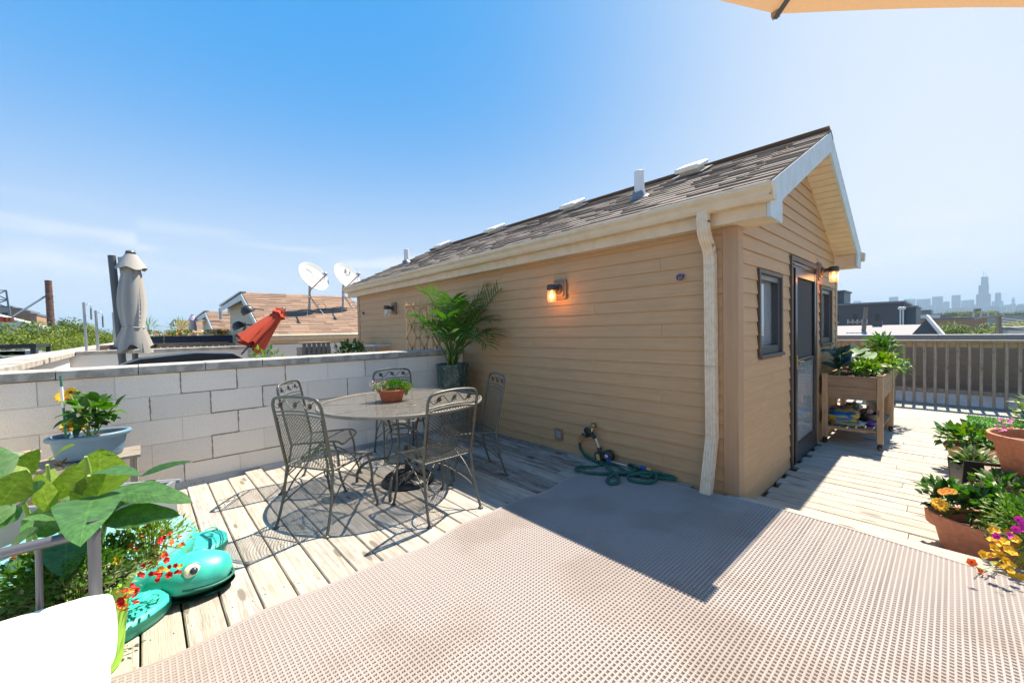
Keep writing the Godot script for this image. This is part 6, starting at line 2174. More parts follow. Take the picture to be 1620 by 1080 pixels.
func make_tan_umbrella() -> void:
	# only its near edge shows at the top of the view
	var y := 2.3
	var a := pg(1235, 14, y)
	var b1 := pg(1120, -8, y)
	var b2 := pg(1640, 11, y)
	var d := (b2 - a).normalized()
	var inward := d.cross(Vector3.UP).normalized()
	if inward.dot(CAM - a) < 0.0:
		inward = -inward
	# square canopy; the rib tip at a is the middle of one side
	d = ((b2 - a).normalized() + (a - b1).normalized()).normalized()
	inward = d.cross(Vector3.UP).normalized()
	if inward.dot(CAM - a) < 0.0:
		inward = -inward
	var half := 1.25
	var cen := a + inward * half
	var t := thing("tan_umbrella", "open tan patio umbrella whose edge hangs overhead", "umbrella", Vector3(cen.x, 0, cen.z))
	var cor := []
	for i in 4:
		var q := Basis(Vector3.UP, PI / 2 * i)
		cor.append(q * (-inward * (half + 0.02)) + Vector3(0, y, 0))
		cor.append(q * (-inward * half + d * half) * Vector3(1, 0, 1) + Vector3(0, y - 0.02, 0))
	if (cor[1] as Vector3).distance_to(cor[2]) > (cor[1] as Vector3).distance_to(cor[6]):
		for i in 4:
			cor[i * 2 + 1] = Basis(Vector3.UP, PI / 2 * i) * (-inward * half - d * half) * Vector3(1, 0, 1) + Vector3(0, y - 0.02, 0)
	# the two corners beside the rib tip follow the edges that show
	var rt := (b2 - a).normalized() * half
	var lt := (b1 - a).normalized() * half
	var a0: Vector3 = cor[0]
	var first_right := (cor[1] as Vector3).distance_to(a0 + rt) < (cor[7] as Vector3).distance_to(a0 + rt)
	cor[1 if first_right else 7] = a0 + rt
	cor[7 if first_right else 1] = a0 + lt
	for i in 8:
		var m := MB.new()
		var p: Vector3 = cor[i]
		var q: Vector3 = cor[(i + 1) % 8]
		var tip := Vector3(0, y + 0.48, 0)
		var k := 8
		var first := m.v.size()
		for r in k + 1:
			for s in k + 1:
				var f := float(r) / k
				var e := p.lerp(q, float(s) / k)
				var w := tip.lerp(e, f)
				w.y += 0.004 * sin(PI * s / k) * f
				w += (Vector3(0, w.y, 0) - w) * 0.012 * sin(PI * s / k) * f
				var nn := (q - tip).cross(p - tip).normalized()
				m.vert(w, nn if nn.y > 0 else -nn, Vector2.ZERO)
		for r in k:
			for s in k:
				var z := first + r * (k + 1) + s
				m.ix.append_array(PackedInt32Array([z, z + k + 2, z + k + 1, z, z + 1, z + k + 2]))
		obj("panel", m, M.umbrella_tan, t)
		m = MB.new()
		m.tube([tip + Vector3(0, -0.03, 0), p + Vector3(0, -0.012, 0)], 0.008, 6)
		obj("rib", m, M.pole_grey, t)
		m = MB.new()
		m.box(p.lerp(Vector3(0, y, 0), 0.0) + Vector3(-0.010, -0.010, -0.010), p + Vector3(0.010, 0.008, 0.010))
		obj("rib_pocket", m, M.umbrella_tan, t)
	var pm := MB.new()
	pm.tube([Vector3(0, 0.06, 0), Vector3(0, y + 0.5, 0)], 0.022, 12)
	obj("pole", pm, M.pole_grey, t)
	pm = MB.new()
	pm.lathe([Vector2(0, 0), Vector2(0.25, 0), Vector2(0.25, 0.04), Vector2(0.06, 0.08), Vector2(0.03, 0.2)], 28)
	obj("base", pm, M.black_plastic, t)

# ---------------------------------------------------------------- neighbours' roofs behind the block wall
func make_folded(t: Node, top: Vector3, foot: Vector3, r: float, m: String, tie := 0.62, capf := 0.12, f0 := 0.62, f1 := 1.25) -> void:
	# a furled canopy: pleats gathered at the tie, flaring below it, with a little cape at the top
	var d := foot - top
	var l := d.length()
	var bs := Basis(Quaternion(Vector3.DOWN, d.normalized()))
	var b := MB.new()
	var k := 48
	var rows := 22
	var first := b.v.size()
	for i in rows + 1:
		var f := float(i) / rows
		var w := 0.0
		if f < tie:
			w = r * (0.42 + 0.58 * sin(clampf(f / tie, 0, 1) * PI * 0.86 + 0.1)) * (0.55 + 0.45 * f / tie)
		else:
			w = r * lerpf(f0, f1, pow((f - tie) / (1.0 - tie), 0.8))
		for j in k + 1:
			var a := TAU * j / k
			var ple := 1.0 + (0.15 + 0.3 * maxf(0.0, f - tie)) * sin(a * 8.0 + f * 2.0 + sin(f * 5.0)) + 0.07 * sin(a * 13.0 - f * 3.0)
			var y := -f * l
			if i == rows:
				y += 0.09 * l * (0.5 + 0.5 * sin(a * 4.0 + 1.0))
			b.vert(top + bs * Vector3(cos(a) * w * ple, y, sin(a) * w * ple), bs * Vector3(cos(a), 0.1, sin(a)), Vector2.ZERO)
	for i in rows:
		for j in k:
			var a := first + i * (k + 1) + j
			b.ix.append_array(PackedInt32Array([a, a + k + 2, a + 1, a, a + k + 1, a + k + 2]))
	obj("canopy", b, M[m], t)
	if capf > 0.0:
		b = MB.new()
		first = 0
		for i in 6:
			var f := i / 5.0
			for j in k + 1:
				var a := TAU * j / k
				var w := r * lerpf(0.30, 0.98, pow(f, 0.8)) * (1.0 + 0.09 * sin(a * 8.0) * f)
				b.vert(top + bs * Vector3(cos(a) * w, 0.012 - f * l * capf * 1.6 + 0.02 * sin(a * 4.0) * f, sin(a) * w), bs * Vector3(cos(a), 0.5, sin(a)).normalized(), Vector2.ZERO)
		for i in 5:
			for j in k:
				var a := i * (k + 1) + j
				b.ix.append_array(PackedInt32Array([a, a + k + 2, a + 1, a, a + k + 1, a + k + 2]))
		obj("cape", b, M[m], t)
	b = MB.new()
	var ring := []
	for j in 20:
		var a := TAU * j / 20
		ring.append(top + bs * Vector3(cos(a) * r * 0.68, -tie * l, sin(a) * r * 0.68))
	b.tube(ring, 0.012, 6, true)
	obj("tie_strap", b, M[m], t)
	b = MB.new()
	b.lathe([Vector2(0.0, 0.05), Vector2(0.05, 0.045), Vector2(0.06, 0.0), Vector2(0.0, -0.02)], 14, Transform3D(bs, top))
	obj("finial", b, M.pole_grey, t)

func make_neighbours() -> void:
	# grey cantilever umbrella
	var t := thing("grey_umbrella", "furled light grey cantilever umbrella on a charcoal double post", "umbrella")
	var top := px(206, 402, 5.7)
	make_folded(t, top, Vector3(top.x - 0.0, 1.10, top.z), 0.165, "umbrella_grey", 0.74, 0.10)
	var b := MB.new()
	var p := px(176, 404, 5.9)
	b.tube([Vector3(p.x, p.y, p.z), Vector3(p.x + 0.10, 0.0, p.z)], 0.045, 12)
	obj("post", b, M.pole_grey, t)
	b = MB.new()
	b.tube([Vector3(p.x + 0.10, p.y - 0.02, p.z + 0.03), Vector3(p.x + 0.17, 1.7, p.z + 0.04), Vector3(p.x + 0.16, 1.1, p.z + 0.04)], 0.04, 12)
	obj("arm", b, M.galv, t)
	b = MB.new()
	b.tube([Vector3(top.x, 1.10, top.z), Vector3(top.x, 0.98, top.z)], 0.035, 10)
	b.box(Vector3(p.x - 0.3, -0.06, p.z - 0.3), Vector3(p.x + 0.5, 0.06, p.z + 0.4))
	obj("foot", b, M.pole_grey, t)
	# string light poles
	for q in [[-4.135, -10.06, 2.02, "taller galvanised pole standing on the white cross wall coping"], [-3.985, -10.12, 1.87, "shorter galvanised pole beside the taller one on the coping"], [-3.76, -10.6, 1.86, "galvanised pole partly hidden behind the furled grey umbrella"]]:
		var o := thing("light_pole", q[3], "pole", Vector3(q[0], 0, q[1]), 0.0, "string light poles")
		b = MB.new()
		b.tube([Vector3(0, 1.09, 0), Vector3(-0.006, q[2], 0)], 0.021, 10)
		obj("shaft", b, M.galv, o)
		b = MB.new()
		b.tube(smooth([Vector3(0, q[2] - 0.06, 0), Vector3(0.05, q[2] - 0.03, 0), Vector3(0.085, q[2] - 0.06, 0), Vector3(0.085, q[2] - 0.11, 0)], 4), 0.006, 6)
		obj("hook", b, M.galv, o)
		b = MB.new()
		var sp := []
		for i in 61:
			sp.append(Vector3(0.085 + cos(i * 1.25) * 0.013, q[2] - 0.11 - i * 0.0036, sin(i * 1.25) * 0.013))
		b.tube(sp, 0.005, 5)
		obj("spring", b, M.pole_grey, o)
	# covered grill
	t = thing("covered_grill", "black vinyl covered grill just behind the block wall", "grill")
	b = MB.new()
	var g0 := px(170, 575, 4.6)
	var gx := g0.x + 0.02
	var nz := noise(1.5, 3, 33)
	var nn := 24
	var ring2 := [[0.0, -0.06], [0.0, 0.7], [0.02, 0.98], [0.20, 1.08], [0.28, 1.12], [0.45, 1.13]]
	b.prism(PackedVector2Array([Vector2(0, -0.06), Vector2(1.20, -0.06), Vector2(1.17, 1.03), Vector2(1.04, 1.115), Vector2(0.70, 1.14), Vector2(0.45, 1.12), Vector2(0.26, 1.10), Vector2(0.14, 1.06), Vector2(0.0, 0.99)]), -0.30, 0.30, Transform3D(Basis(), Vector3(gx, 0, -4.75)))
	obj("cover", b, M.black_vinyl, t)
	# trellis against the long wall
	t = thing("garden_trellis", "tan wooden trellis of diamond slats standing behind the palm", "trellis")
	var z0 := -3.96
	for c in 3:
		var xc := -0.60 + 0.19 * c + (0.02 if c == 2 else 0.0)
		for s in [-0.055, 0.055]:
			b = MB.new()
			b.box(Vector3(xc + s - 0.011, 0.0, z0 - 0.01), Vector3(xc + s + 0.011, 1.74 + 0.03 * c, z0 + 0.01), Transform3D(), 0.002)
			obj("upright", b, M.trellis_wood, t)
		for y in [0.62, 0.93, 1.24, 1.55]:
			for s in [[0.0, 0.15, 0.08, 0.0], [0.08, 0.0, 0.0, -0.15], [0.0, -0.15, -0.08, 0.0], [-0.08, 0.0, 0.0, 0.15]]:
				b = MB.new()
				var a := Vector3(xc + s[0], y + s[1], z0 + 0.018)
				var e := Vector3(xc + s[2], y + s[3], z0 + 0.018)
				var dd := (e - a).normalized()
				var ex := 0.006
				b.prism(PackedVector2Array([Vector2(-0.0075, -0.011), Vector2(0.0075, -0.011), Vector2(0.0075, 0.011), Vector2(-0.0075, 0.011)]), -ex, a.distance_to(e) + ex, Transform3D(Basis(Vector3.BACK, dd.cross(Vector3.BACK), dd), a))
				obj("diamond_slat", b, M.trellis_wood, t)
	b = MB.new()
	b.box(Vector3(-0.29, -0.018, 0.011), Vector3(0.29, 0.018, 0.026), Transform3D(Basis(Vector3.BACK, 0.10), Vector3(-0.41, 1.70, z0)), 0.002)
	obj("top_bar", b, M.trellis_wood, t)
	# plants by the far corner
	t = thing("corner_shrub", "small leafy green plant at the far end of the long wall", "plant", Vector3(-0.45, -0.06, -6.6))
	pot(t, Vector3.ZERO, 0.2, 0.6, 0.15, "black_plastic")
	bush(t, Vector3(0, 0.95, 0), Vector3(0.30, 0.28, 0.25), 260, 0.10, 0.05, "leaf_mid", "leaves", 0.6, 0.3, 3)
	t = thing("fold_table", "white edged fold out shelf beside the corner shrub", "table", Vector3(0, 0, 0))
	b = MB.new()
	b.box(Vector3(-0.35, 1.09, -6.2), Vector3(-0.05, 1.105, -5.75), Transform3D(), 0.003)
	obj("top", b, M.white_paint, t)
	for zz in [-6.15, -5.85]:
		b = MB.new()
		b.tube([Vector3(-0.3, -0.06, zz), Vector3(-0.3, 1.09, zz)], 0.012, 6)
		obj("leg", b, M.galv, t)
	t = thing("slatted_crate", "weathered slatted wooden planter crate beyond the block wall", "crate", Vector3(-0.62, 0, -8.2))
	for i in 6:
		b = MB.new()
		b.box(Vector3(-0.28 + i * 0.095, 0.3, 0.2), Vector3(-0.28 + i * 0.095 + 0.07, 1.13, 0.225), Transform3D(), 0.003)
		obj("slat", b, M.rail_wood, t)
	b = MB.new()
	b.box(Vector3(-0.29, -0.06, -0.2), Vector3(0.29, 1.05, 0.195))
	b.box(Vector3(-0.31, 1.13, -0.2), Vector3(0.31, 1.155, 0.24), Transform3D(), 0.003)
	obj("box", b, M.rail_wood, t)
	t = thing("seedling_pot", "pale sprigs of a young plant just showing over the coping", "plant", Vector3(-2.1, -0.06, -5.2))
	pot(t, Vector3.ZERO, 0.16, 0.7, 0.13, "black_plastic")
	bush(t, Vector3(0.0, 0.95, 0), Vector3(0.20, 0.28, 0.15), 60, 0.09, 0.035, "leaf_lime", "leaves", 0.4, 0.3, 3)
	# tilted red umbrella
	t = thing("red_umbrella", "furled rust red umbrella leaning over the white cross wall", "umbrella")
	var ta := pz(447, 490, -9.4)
	var fo := pz(392, 549, -9.3)
	make_folded(t, ta, fo, 0.16, "umbrella_red", 0.08, 0.10, 0.42, 1.5)
	b = MB.new()
	b.tube([ta + (ta - fo).normalized() * 0.05, fo + (fo - ta).normalized() * 0.2], 0.02, 8)
	obj("pole", b, M.pole_grey, t)
	make_second_house()
	# flower boxes on the third wall
	for i in 3:
		var c := Vector3(-3.28 + i * 0.92, 1.093, -16.1)
		t = thing("navy_flower_box", ["navy flower box with tall grasses, nearest the grey umbrella", "navy flower box in the middle with gold and white flowers", "navy flower box by the pale clapboard house"][i], "planter", c, 0.0, "navy flower boxes on the wall")
		b = MB.new()
		b.prism(PackedVector2Array([Vector2(-0.14, 0.0), Vector2(0.14, 0.0), Vector2(0.16, 0.27), Vector2(0.145, 0.27), Vector2(0.13, 0.02), Vector2(-0.13, 0.02), Vector2(-0.145, 0.27), Vector2(-0.16, 0.27)]), -0.45, 0.45, Transform3D(Basis(Vector3.UP, PI / 2), Vector3.ZERO))
		b.box(Vector3(-0.45, 0.0, -0.13), Vector3(-0.43, 0.25, 0.13)); b.box(Vector3(0.43, 0.0, -0.13), Vector3(0.45, 0.25, 0.13))
		b.box(Vector3(-0.43, 0.2, -0.13), Vector3(0.43, 0.22, 0.13))
		obj("box", b, M.navy, t)
		bush(t, Vector3(0, 0.32, 0), Vector3(0.44, 0.12, 0.16), 260, 0.10, 0.03, "leaf_mid", "foliage", 0.4, 0.2)
		if i < 2:
			bush(t, Vector3(rnd(-0.1, 0.1), 0.5, 0), Vector3(0.25, 0.25, 0.15), 70, 0.28, 0.02, "leaf_lime", "grass_blades", 0.8, 0.1, 4)
		for k in 46:
			flower(t, Vector3(rnd(-0.43, 0.43), rnd(0.30, 0.44), rnd(-0.05, 0.2)), Vector3(0, 0.6, 1) + rdir() * 0.5, rnd(0.05, 0.09), ["petal_gold", "petal_orange", "petal_yellow", "petal_white", "petal_gold"][k % 5], "funnel", "")
	# low brown fence with pale pegs in front of the flower boxes
	t = thing("low_fence", "low brown board fence with pale pegs below the flower boxes", "fence")
	b = MB.new()
	b.box(Vector3(-4.2, 0.9, -14.6), Vector3(-1.3, 1.12, -14.56))
	obj("board", b, M.cedar_panel, t)
	for i in 18:
		b = MB.new()
		b.box(Vector3(-4.05 + i * 0.155, 0.98, -14.558), Vector3(-4.01 + i * 0.155, 1.05, -14.53))
		obj("peg", b, M.white_paint, t)
	b = MB.new()
	b.box(Vector3(-4.2, 1.125, -14.64), Vector3(-1.3, 1.15, -14.52))
	obj("rail", b, M.rail_wood, t)
	t = thing("lilac_umbrella", "furled pale lilac umbrella standing among the far flower boxes", "umbrella")
	top = px(304, 499, 19.0)
	make_folded(t, top, Vector3(top.x, 0.75, top.z), 0.17, "umbrella_lilac", 0.72, 0.1)
	b = MB.new()
	b.tube([Vector3(top.x, 0.8, top.z), Vector3(top.x, -0.06, top.z)], 0.03, 8)
	obj("pole", b, M.pole_grey, t)

# profile (z, y) roof over a clapboard gable that faces -x; courses of shingles on the slope towards us
func clap_house(label: String, xg: float, x1: float, zn: float, yn: float, zr: float, yr: float, zf: float, yf: float) -> Node3D:
	var t := thing("roof_house", label, "house")
	var b := MB.new()
	# prism works in xy, so z goes to its x axis and x to its depth
	var xf := Transform3D(Basis(Vector3(0, 0, -1), Vector3(0, 1, 0), Vector3(1, 0, 0)), Vector3.ZERO)
	var P := func(z: float, y: float) -> Vector2: return Vector2(-z, y)
	b.prism(PackedVector2Array([P.call(zn - 0.2, -0.06), P.call(zf + 0.2, -0.06), P.call(zf + 0.2, yf - 0.12), P.call(zr, yr - 0.12), P.call(zn - 0.2, yn - 0.05)]), xg + 0.25, x1, xf)
	var wall := obj("gable_wall", b, M.siding_pale, t)
	var y := 0.3
	while y < yr - 0.2:
		var za := zn - 0.2
		var zb := zf + 0.2
		if y > yn - 0.15:
			za = lerpf(zn, zr, clampf((y + 0.15 - yn) / (yr - yn), 0, 1))
		if y > yf - 0.15:
			zb = lerpf(zf, zr, clampf((y + 0.15 - yf) / maxf(yr - yf, 0.01), 0, 1))
		if za - zb > 0.3:
			siding(wall, M.siding_pale, Transform3D(Basis(), Vector3(xg + 0.25, 0, 0)), y, zb, za, 0.15, 0.03)
		y += 0.15
	var r := MB.new()
	r.prism(PackedVector2Array([P.call(zn, yn - 0.04), P.call(zr, yr - 0.07), P.call(zf, yf - 0.04), P.call(zf, yf), P.call(zr, yr - 0.01), P.call(zn, yn)]), xg, x1, xf)
	var roof := obj("roof", r, M.shingle_0, t)
	var sh := MB.new()
	var al := atan2(yr - yn, zn - zr)
	var len := Vector2(yr - yn, zn - zr).length()
	var c := 0
	while c * 0.15 < len:
		var xx := xg
		while xx < x1:
			var w := rnd(0.18, 0.5)
			var tone := rnd(0.72, 1.2)
			sh.col = Color(0.30 * tone, 0.205 * tone, 0.15 * tone)
			var d := c * 0.15
			sh.prism(PackedVector2Array([Vector2(0, 0), Vector2(0.17, 0), Vector2(0.17, 0.003), Vector2(0, rnd(0.008, 0.018))]), xx, minf(xx + w, x1) - 0.004, xf * Transform3D(Basis(Vector3(0, 0, 1), al), Vector3(-zn + d * cos(al), yn + d * sin(al) - 0.002, 0)), false)
			xx += w
		c += 1
	var so := obj("shingles", sh, M.shingle_mixed, roof)
	so.set_meta("kind", "stuff")
	b = MB.new()
	b.box(Vector3(xg, yn - 0.13, zn - 0.01), Vector3(x1, yn + 0.0, zn + 0.10), Transform3D(), 0.02)
	b.box(Vector3(xg + 0.05, yn - 0.24, zn - 0.10), Vector3(x1, yn - 0.131, zn - 0.02))
	obj("gutter", b, M.trim_paint, t)
	b = MB.new()
	b.prism(PackedVector2Array([P.call(zn + 0.0, yn - 0.16), P.call(zr, yr - 0.20), P.call(zr, yr - 0.02), P.call(zn + 0.0, yn - 0.01)]), xg - 0.03, xg - 0.004, xf)
	obj("rake_board", b, M.trim_white, t)
	b = MB.new()
	b.prism(PackedVector2Array([P.call(zr - 0.004, yr - 0.20), P.call(zf, yf - 0.16), P.call(zf, yf - 0.01), P.call(zr - 0.004, yr - 0.02)]), xg - 0.03, xg - 0.004, xf)
	obj("rake_board", b, M.trim_white, t)
	b = MB.new()
	b.prism(PackedVector2Array([P.call(zr, yr + 0.03), P.call(zf, yf + 0.03), P.call(zf, yf + 0.09), P.call(zr, yr + 0.06)]), xg - 0.06, xg + 0.10, xf)
	obj("drip_edge", b, M.flashing, t)
	return t

func make_dish(at: Vector3, look: Vector3, r: float, label: String, logo: int) -> void:
	var t := thing("satellite_dish", label, "satellite dish", at, 0.0, "satellite dishes on the shingle roof")
	var c := Vector3(0.05, 0.98, 0.24)
	look = look.normalized()
	var s := Vector3.UP.cross(look).normalized().rotated(look, -0.45)
	var up := look.cross(s).normalized()
	var bs := Basis(s, look, -up)
	if bs.determinant() < 0:
		bs = Basis(-s, look, -up)
	var b := MB.new()
	var prof := [Vector2(0.0, -0.004)]
	for i in 9:
		var f := (i + 1) / 9.0
		prof.append(Vector2(r * f, 0.12 * r * f * f - 0.004))
	prof.append(Vector2(r * 1.012, 0.12 * r)); prof.append(Vector2(r, 0.12 * r + 0.012))
	for i in 9:
		var f := 1.0 - (i + 1) / 9.0
		prof.append(Vector2(r * f, 0.12 * r * f * f + 0.004))
	b.lathe(prof, 40, Transform3D(bs, c), Vector2(1.15, 1.0))
	var dish := obj("reflector", b, M.dish_white, t)
	# printing
	b = MB.new()
	var pf := func(u: float, w: float) -> Vector3:
		var rr := Vector2(u, w).length()
		return c + s * u + up * w + look * (0.12 * rr * rr / r + 0.0075)
	if logo == 0:
		for ln in [[-0.24, 0.13, 0.12, 7], [-0.06, 0.02, 0.20, 9]]:
			for i in ln[3]:
				var u: float = ln[0] + ln[2] * 1.7 * i / ln[3]
				var w: float = ln[1] - 0.02 * i / 7.0
				b.quad(pf.call(u, w + 0.016), pf.call(u + 0.022, w + 0.016), pf.call(u + 0.022, w - 0.012), pf.call(u, w - 0.012))
	else:
		# half disc and a curved stroke with a dot
		var arc := []
		for i in 11:
			var a := lerpf(-PI / 2, PI / 2, i / 10.0)
			arc.append([-0.10 + cos(a) * 0.085, 0.17 + sin(a) * 0.085])
		for i in 10:
			b.tri(pf.call(-0.10, 0.17), pf.call(arc[i + 1][0], arc[i + 1][1]), pf.call(arc[i][0], arc[i][1]))
		for i in 6:
			var a := lerpf(-PI * 0.75, 0.1, i / 6.0)
			var e := lerpf(-PI * 0.75, 0.1, (i + 1) / 6.0)
			b.quad(pf.call(0.02 + cos(a) * 0.075, 0.14 + sin(a) * 0.075), pf.call(0.02 + cos(e) * 0.075, 0.14 + sin(e) * 0.075), pf.call(0.02 + cos(e) * 0.05, 0.14 + sin(e) * 0.05), pf.call(0.02 + cos(a) * 0.05, 0.14 + sin(a) * 0.05))
		b.quad(pf.call(0.07, 0.26), pf.call(0.105, 0.26), pf.call(0.105, 0.16), pf.call(0.07, 0.16))
		for i in 6:
			b.quad(pf.call(-0.08 + i * 0.028, 0.045), pf.call(-0.062 + i * 0.028, 0.045), pf.call(-0.062 + i * 0.028, 0.03), pf.call(-0.08 + i * 0.028, 0.03))
	obj("print", b, M.print_grey, dish)
	b = MB.new()
	b.tube([Vector3(0, 0.02, 0), Vector3(0.0, 0.55, 0.05), c - look * 0.10 - up * 0.12], 0.032, 10)
	b.ball(c - look * 0.06 - up * 0.1, Vector3(0.07, 0.07, 0.05), 10)
	obj("mast", b, M.galv, t)
	b = MB.new()
	b.box(Vector3(-0.10, -0.10, -0.08), Vector3(0.10, 0.03, 0.10))
	obj("foot_plate", b, M.pole_grey, t)
	for q in [Vector3(-0.22, -0.25, 0.48), Vector3(0.32, -0.18, 0.36)]:
		b = MB.new()
		b.tube([Vector3(0, 0.45, 0.04), q], 0.011, 6)
		obj("strut", b, M.galv, t)
	b = MB.new()
	var feed := c - up * r * 0.55 + look * r * 1.45
	b.tube([c - up * r * 1.08 + look * 0.02, feed - up * 0.05], 0.02, 8)
	b.ball(feed, Vector3(0.05, 0.06, 0.05), 10)
	b.tube([feed - up * 0.04, feed + look * -0.10 + up * 0.06], 0.035, 10)
	obj("feed_arm", b, M.galv, t)
	b = MB.new()
	b.tube(smooth([feed - up * 0.06, feed - up * 0.22 - look * 0.1, c - up * 0.5, Vector3(0.06, 0.3, 0.1), Vector3(0.18, 0.02, 0.25)], 5), 0.006, 5)
	var cl := []
	for i in 21:
		cl.append(Vector3(0.30 + cos(TAU * i / 20) * 0.13, 0.12 + sin(TAU * i / 20) * 0.10, 0.12))
	b.tube(cl, 0.007, 5)
	obj("cable", b, M.black_plastic, t)

func make_second_house() -> void:
	var t := clap_house("neighbouring clapboard house with long brown shingle slope under two dishes", -1.156, 1.95, -10.2, 1.335, -12.85, 2.56, -17.1, 2.40)
	# white block wall under its gutter
	var b := MB.new()
	b.box(Vector3(-1.0, -0.06, -10.28), Vector3(1.9, 1.09, -10.18))
	obj("block_wall", b, M.white_block, t)
	for q in [[-14.35, -13.9], [-12.7, -12.25]]:
		b = MB.new()
		b.box(Vector3(-0.94, 0.55, q[0]), Vector3(-0.918, 1.75, q[1]), Transform3D(), 0.005)
		var w := obj("window", b, M.sash, t)
		b = MB.new()
		b.box(Vector3(-0.955, 0.62, q[0] + 0.06), Vector3(-0.942, 1.68, q[1] - 0.06))
		obj("pane", b, M.window_far, w)
	for q in [[Vector3(-1.05, 1.62, -12.95), "black dome lamp by the neighbouring house window"], [Vector3(-1.10, 1.98, -11.2), "black dome lamp nearest the red umbrella"]]:
		var p: Vector3 = q[0]
		var d := thing("dome_lamp", q[1], "lamp", p, 0.0, "black dome lamps on the neighbouring house")
		b = MB.new()
		b.lathe([Vector2(0.0, 0.13), Vector2(0.09, 0.11), Vector2(0.15, 0.03), Vector2(0.16, -0.08), Vector2(0.15, -0.08), Vector2(0.135, 0.02), Vector2(0.0, 0.1)], 24, Transform3D(Basis(Vector3(0, 0, 1), 0.5), Vector3(-0.22, 0, 0)))
		obj("shade", b, M.black_plastic, d)
		b = MB.new()
		b.tube([Vector3(0.16, 0.02, 0), Vector3(-0.2, 0.06, 0)], 0.018, 8)
		obj("bracket", b, M.black_plastic, d)
	make_dish(Vector3(0.34, 2.02, -11.75), Vector3(0.36, 0.36, 0.86), 0.42, "white satellite dish with lines of small print on its mast", 0)
	make_dish(Vector3(1.40, 2.13, -12.0), Vector3(0.34, 0.36, 0.86), 0.42, "white satellite dish with a dark emblem, half behind the gutter", 1)
	t = clap_house("smaller clapboard house farther off behind the navy flower boxes", -1.35, 2.5, -17.6, 1.55, -19.8, 2.35, -24.0, 2.2)
	for q in [[Vector3(-1.0, 2.0, -18.6), 0.45], [Vector3(-0.6, 2.3, -19.4), 0.5]]:
		b = MB.new()
		b.tube([q[0], q[0] + Vector3(0, q[1], 0)], 0.06, 8)
		obj("vent_pipe", b, M.galv, t)
	clap_house("farthest small roof at the end of the row of decks", -1.9, 2.5, -27.0, 1.6, -29.5, 2.3, -34.0, 2.1)

# ---------------------------------------------------------------- trees
var crowns := []
func make_crowns() -> void:
	for v in 5:
		var b := MB.new()
		var br := MB.new()
		var n := 40
		br.tube([Vector3(0, 0, 0), Vector3(0.02, 0.25, 0.01), Vector3(0.0, 0.5, 0.0)], [0.032, 0.024, 0.014], 8)
		for i in n:
			var d := rdir()
			d.y = absf(d.y) * (1.0 if i % 4 else -0.4)
			var f := pow(rng.randf(), 0.4)
			var c := Vector3(0, 0.64, 0) + d * Vector3(0.33, 0.31, 0.33) * f
			var cr := rnd(0.075, 0.135)
			var tone := rnd(0.75, 1.25)
			br.tube([Vector3(0, lerpf(0.25, 0.5, rng.randf()), 0), c.lerp(Vector3(0, 0.5, 0), 0.4), c], [0.010, 0.006, 0.003], 5)
			for k in 170:
				var e := rdir()
				if e.y < -0.2 and k % 3:
					e.y = -e.y
				var p := c + e * cr * (0.72 + 0.34 * rng.randf()) * Vector3(1.15, 0.78, 1.15)
				var tt := tone * rnd(0.8, 1.2)
				b.col = Color(tt * rnd(0.9, 1.15), tt, tt * rnd(0.8, 1.05))
				var face := (e + rdir() * 0.55 + Vector3(0, 0.35, 0)).normalized()
				var along := face.cross(rdir()).normalized()
				b.chip(p, along, face.cross(along).normalized(), rnd(0.012, 0.024), rnd(0.010, 0.018))
		crowns.append([b.mesh(), br.mesh()])

func tree(top: Vector3, spread: float, v: int, m: String, label: String, group: String, ground := -10.0) -> void:
	var h := top.y - ground
	var t := thing("tree", label, "tree", Vector3(top.x, ground, top.z), rnd(0, TAU), group)
	# crown meshes are one unit tall and about 0.85 wide
	var size := spread / 0.85
	var tr := MB.new()
	var lift := maxf(h - size, 0.0)
	if lift > 0.05:
		tr.tube([Vector3(0, 0, 0), Vector3(0.0, lift * 0.5, 0), Vector3(0, lift + 0.03, 0)], [size * 0.045, size * 0.038, size * 0.032], 8)
	var c := obj("crown", crowns[v][0], M[m], t, Vector3(0, lift, 0))
	c.scale = Vector3.ONE * size
	var br := obj("trunk", crowns[v][1], M.bark, t, Vector3(0, lift, 0))
	br.scale = Vector3.ONE * size
	if lift > 0.05:
		obj("lower_trunk", tr, M.bark, t)

# ---------------------------------------------------------------- the town
func block_box(called: String, label: String, cat: String, p: Vector3, q: Vector3, m: String, group := "") -> Node3D:
	var t := thing(called, label, cat, Vector3((p.x + q.x) / 2, p.y, (p.z + q.z) / 2), 0.0, group)
	var b := MB.new()
	var h := (q - p) / 2.0
	b.box(Vector3(-absf(h.x), 0, -absf(h.z)), Vector3(absf(h.x), q.y - p.y, absf(h.z)))
	obj("wall", b, M[m], t)
	b = MB.new()
	b.box(Vector3(-absf(h.x) - 0.15, q.y - p.y, -absf(h.z) - 0.15), Vector3(absf(h.x) + 0.15, q.y - p.y + 0.25, absf(h.z) + 0.15))
	obj("coping", b, M.cap_metal, t)
	return t

func onx(u: float, w: float, X: float) -> Vector3:
	var r := px(u, w, 1.0) - CAM
	return CAM + r * ((X - CAM.x) / r.x)

func right_box(called: String, label: String, cat: String, u0: float, u1: float, w: float, X: float, depth: float, m: String, group := "") -> Node3D:
	var a := onx(u0, w, X)
	var b := onx(u1, w, X)
	return block_box(called, label, cat, Vector3(X, -10.0, minf(a.z, b.z)), Vector3(X + depth, (a.y + b.y) / 2.0, maxf(a.z, b.z)), m, group)

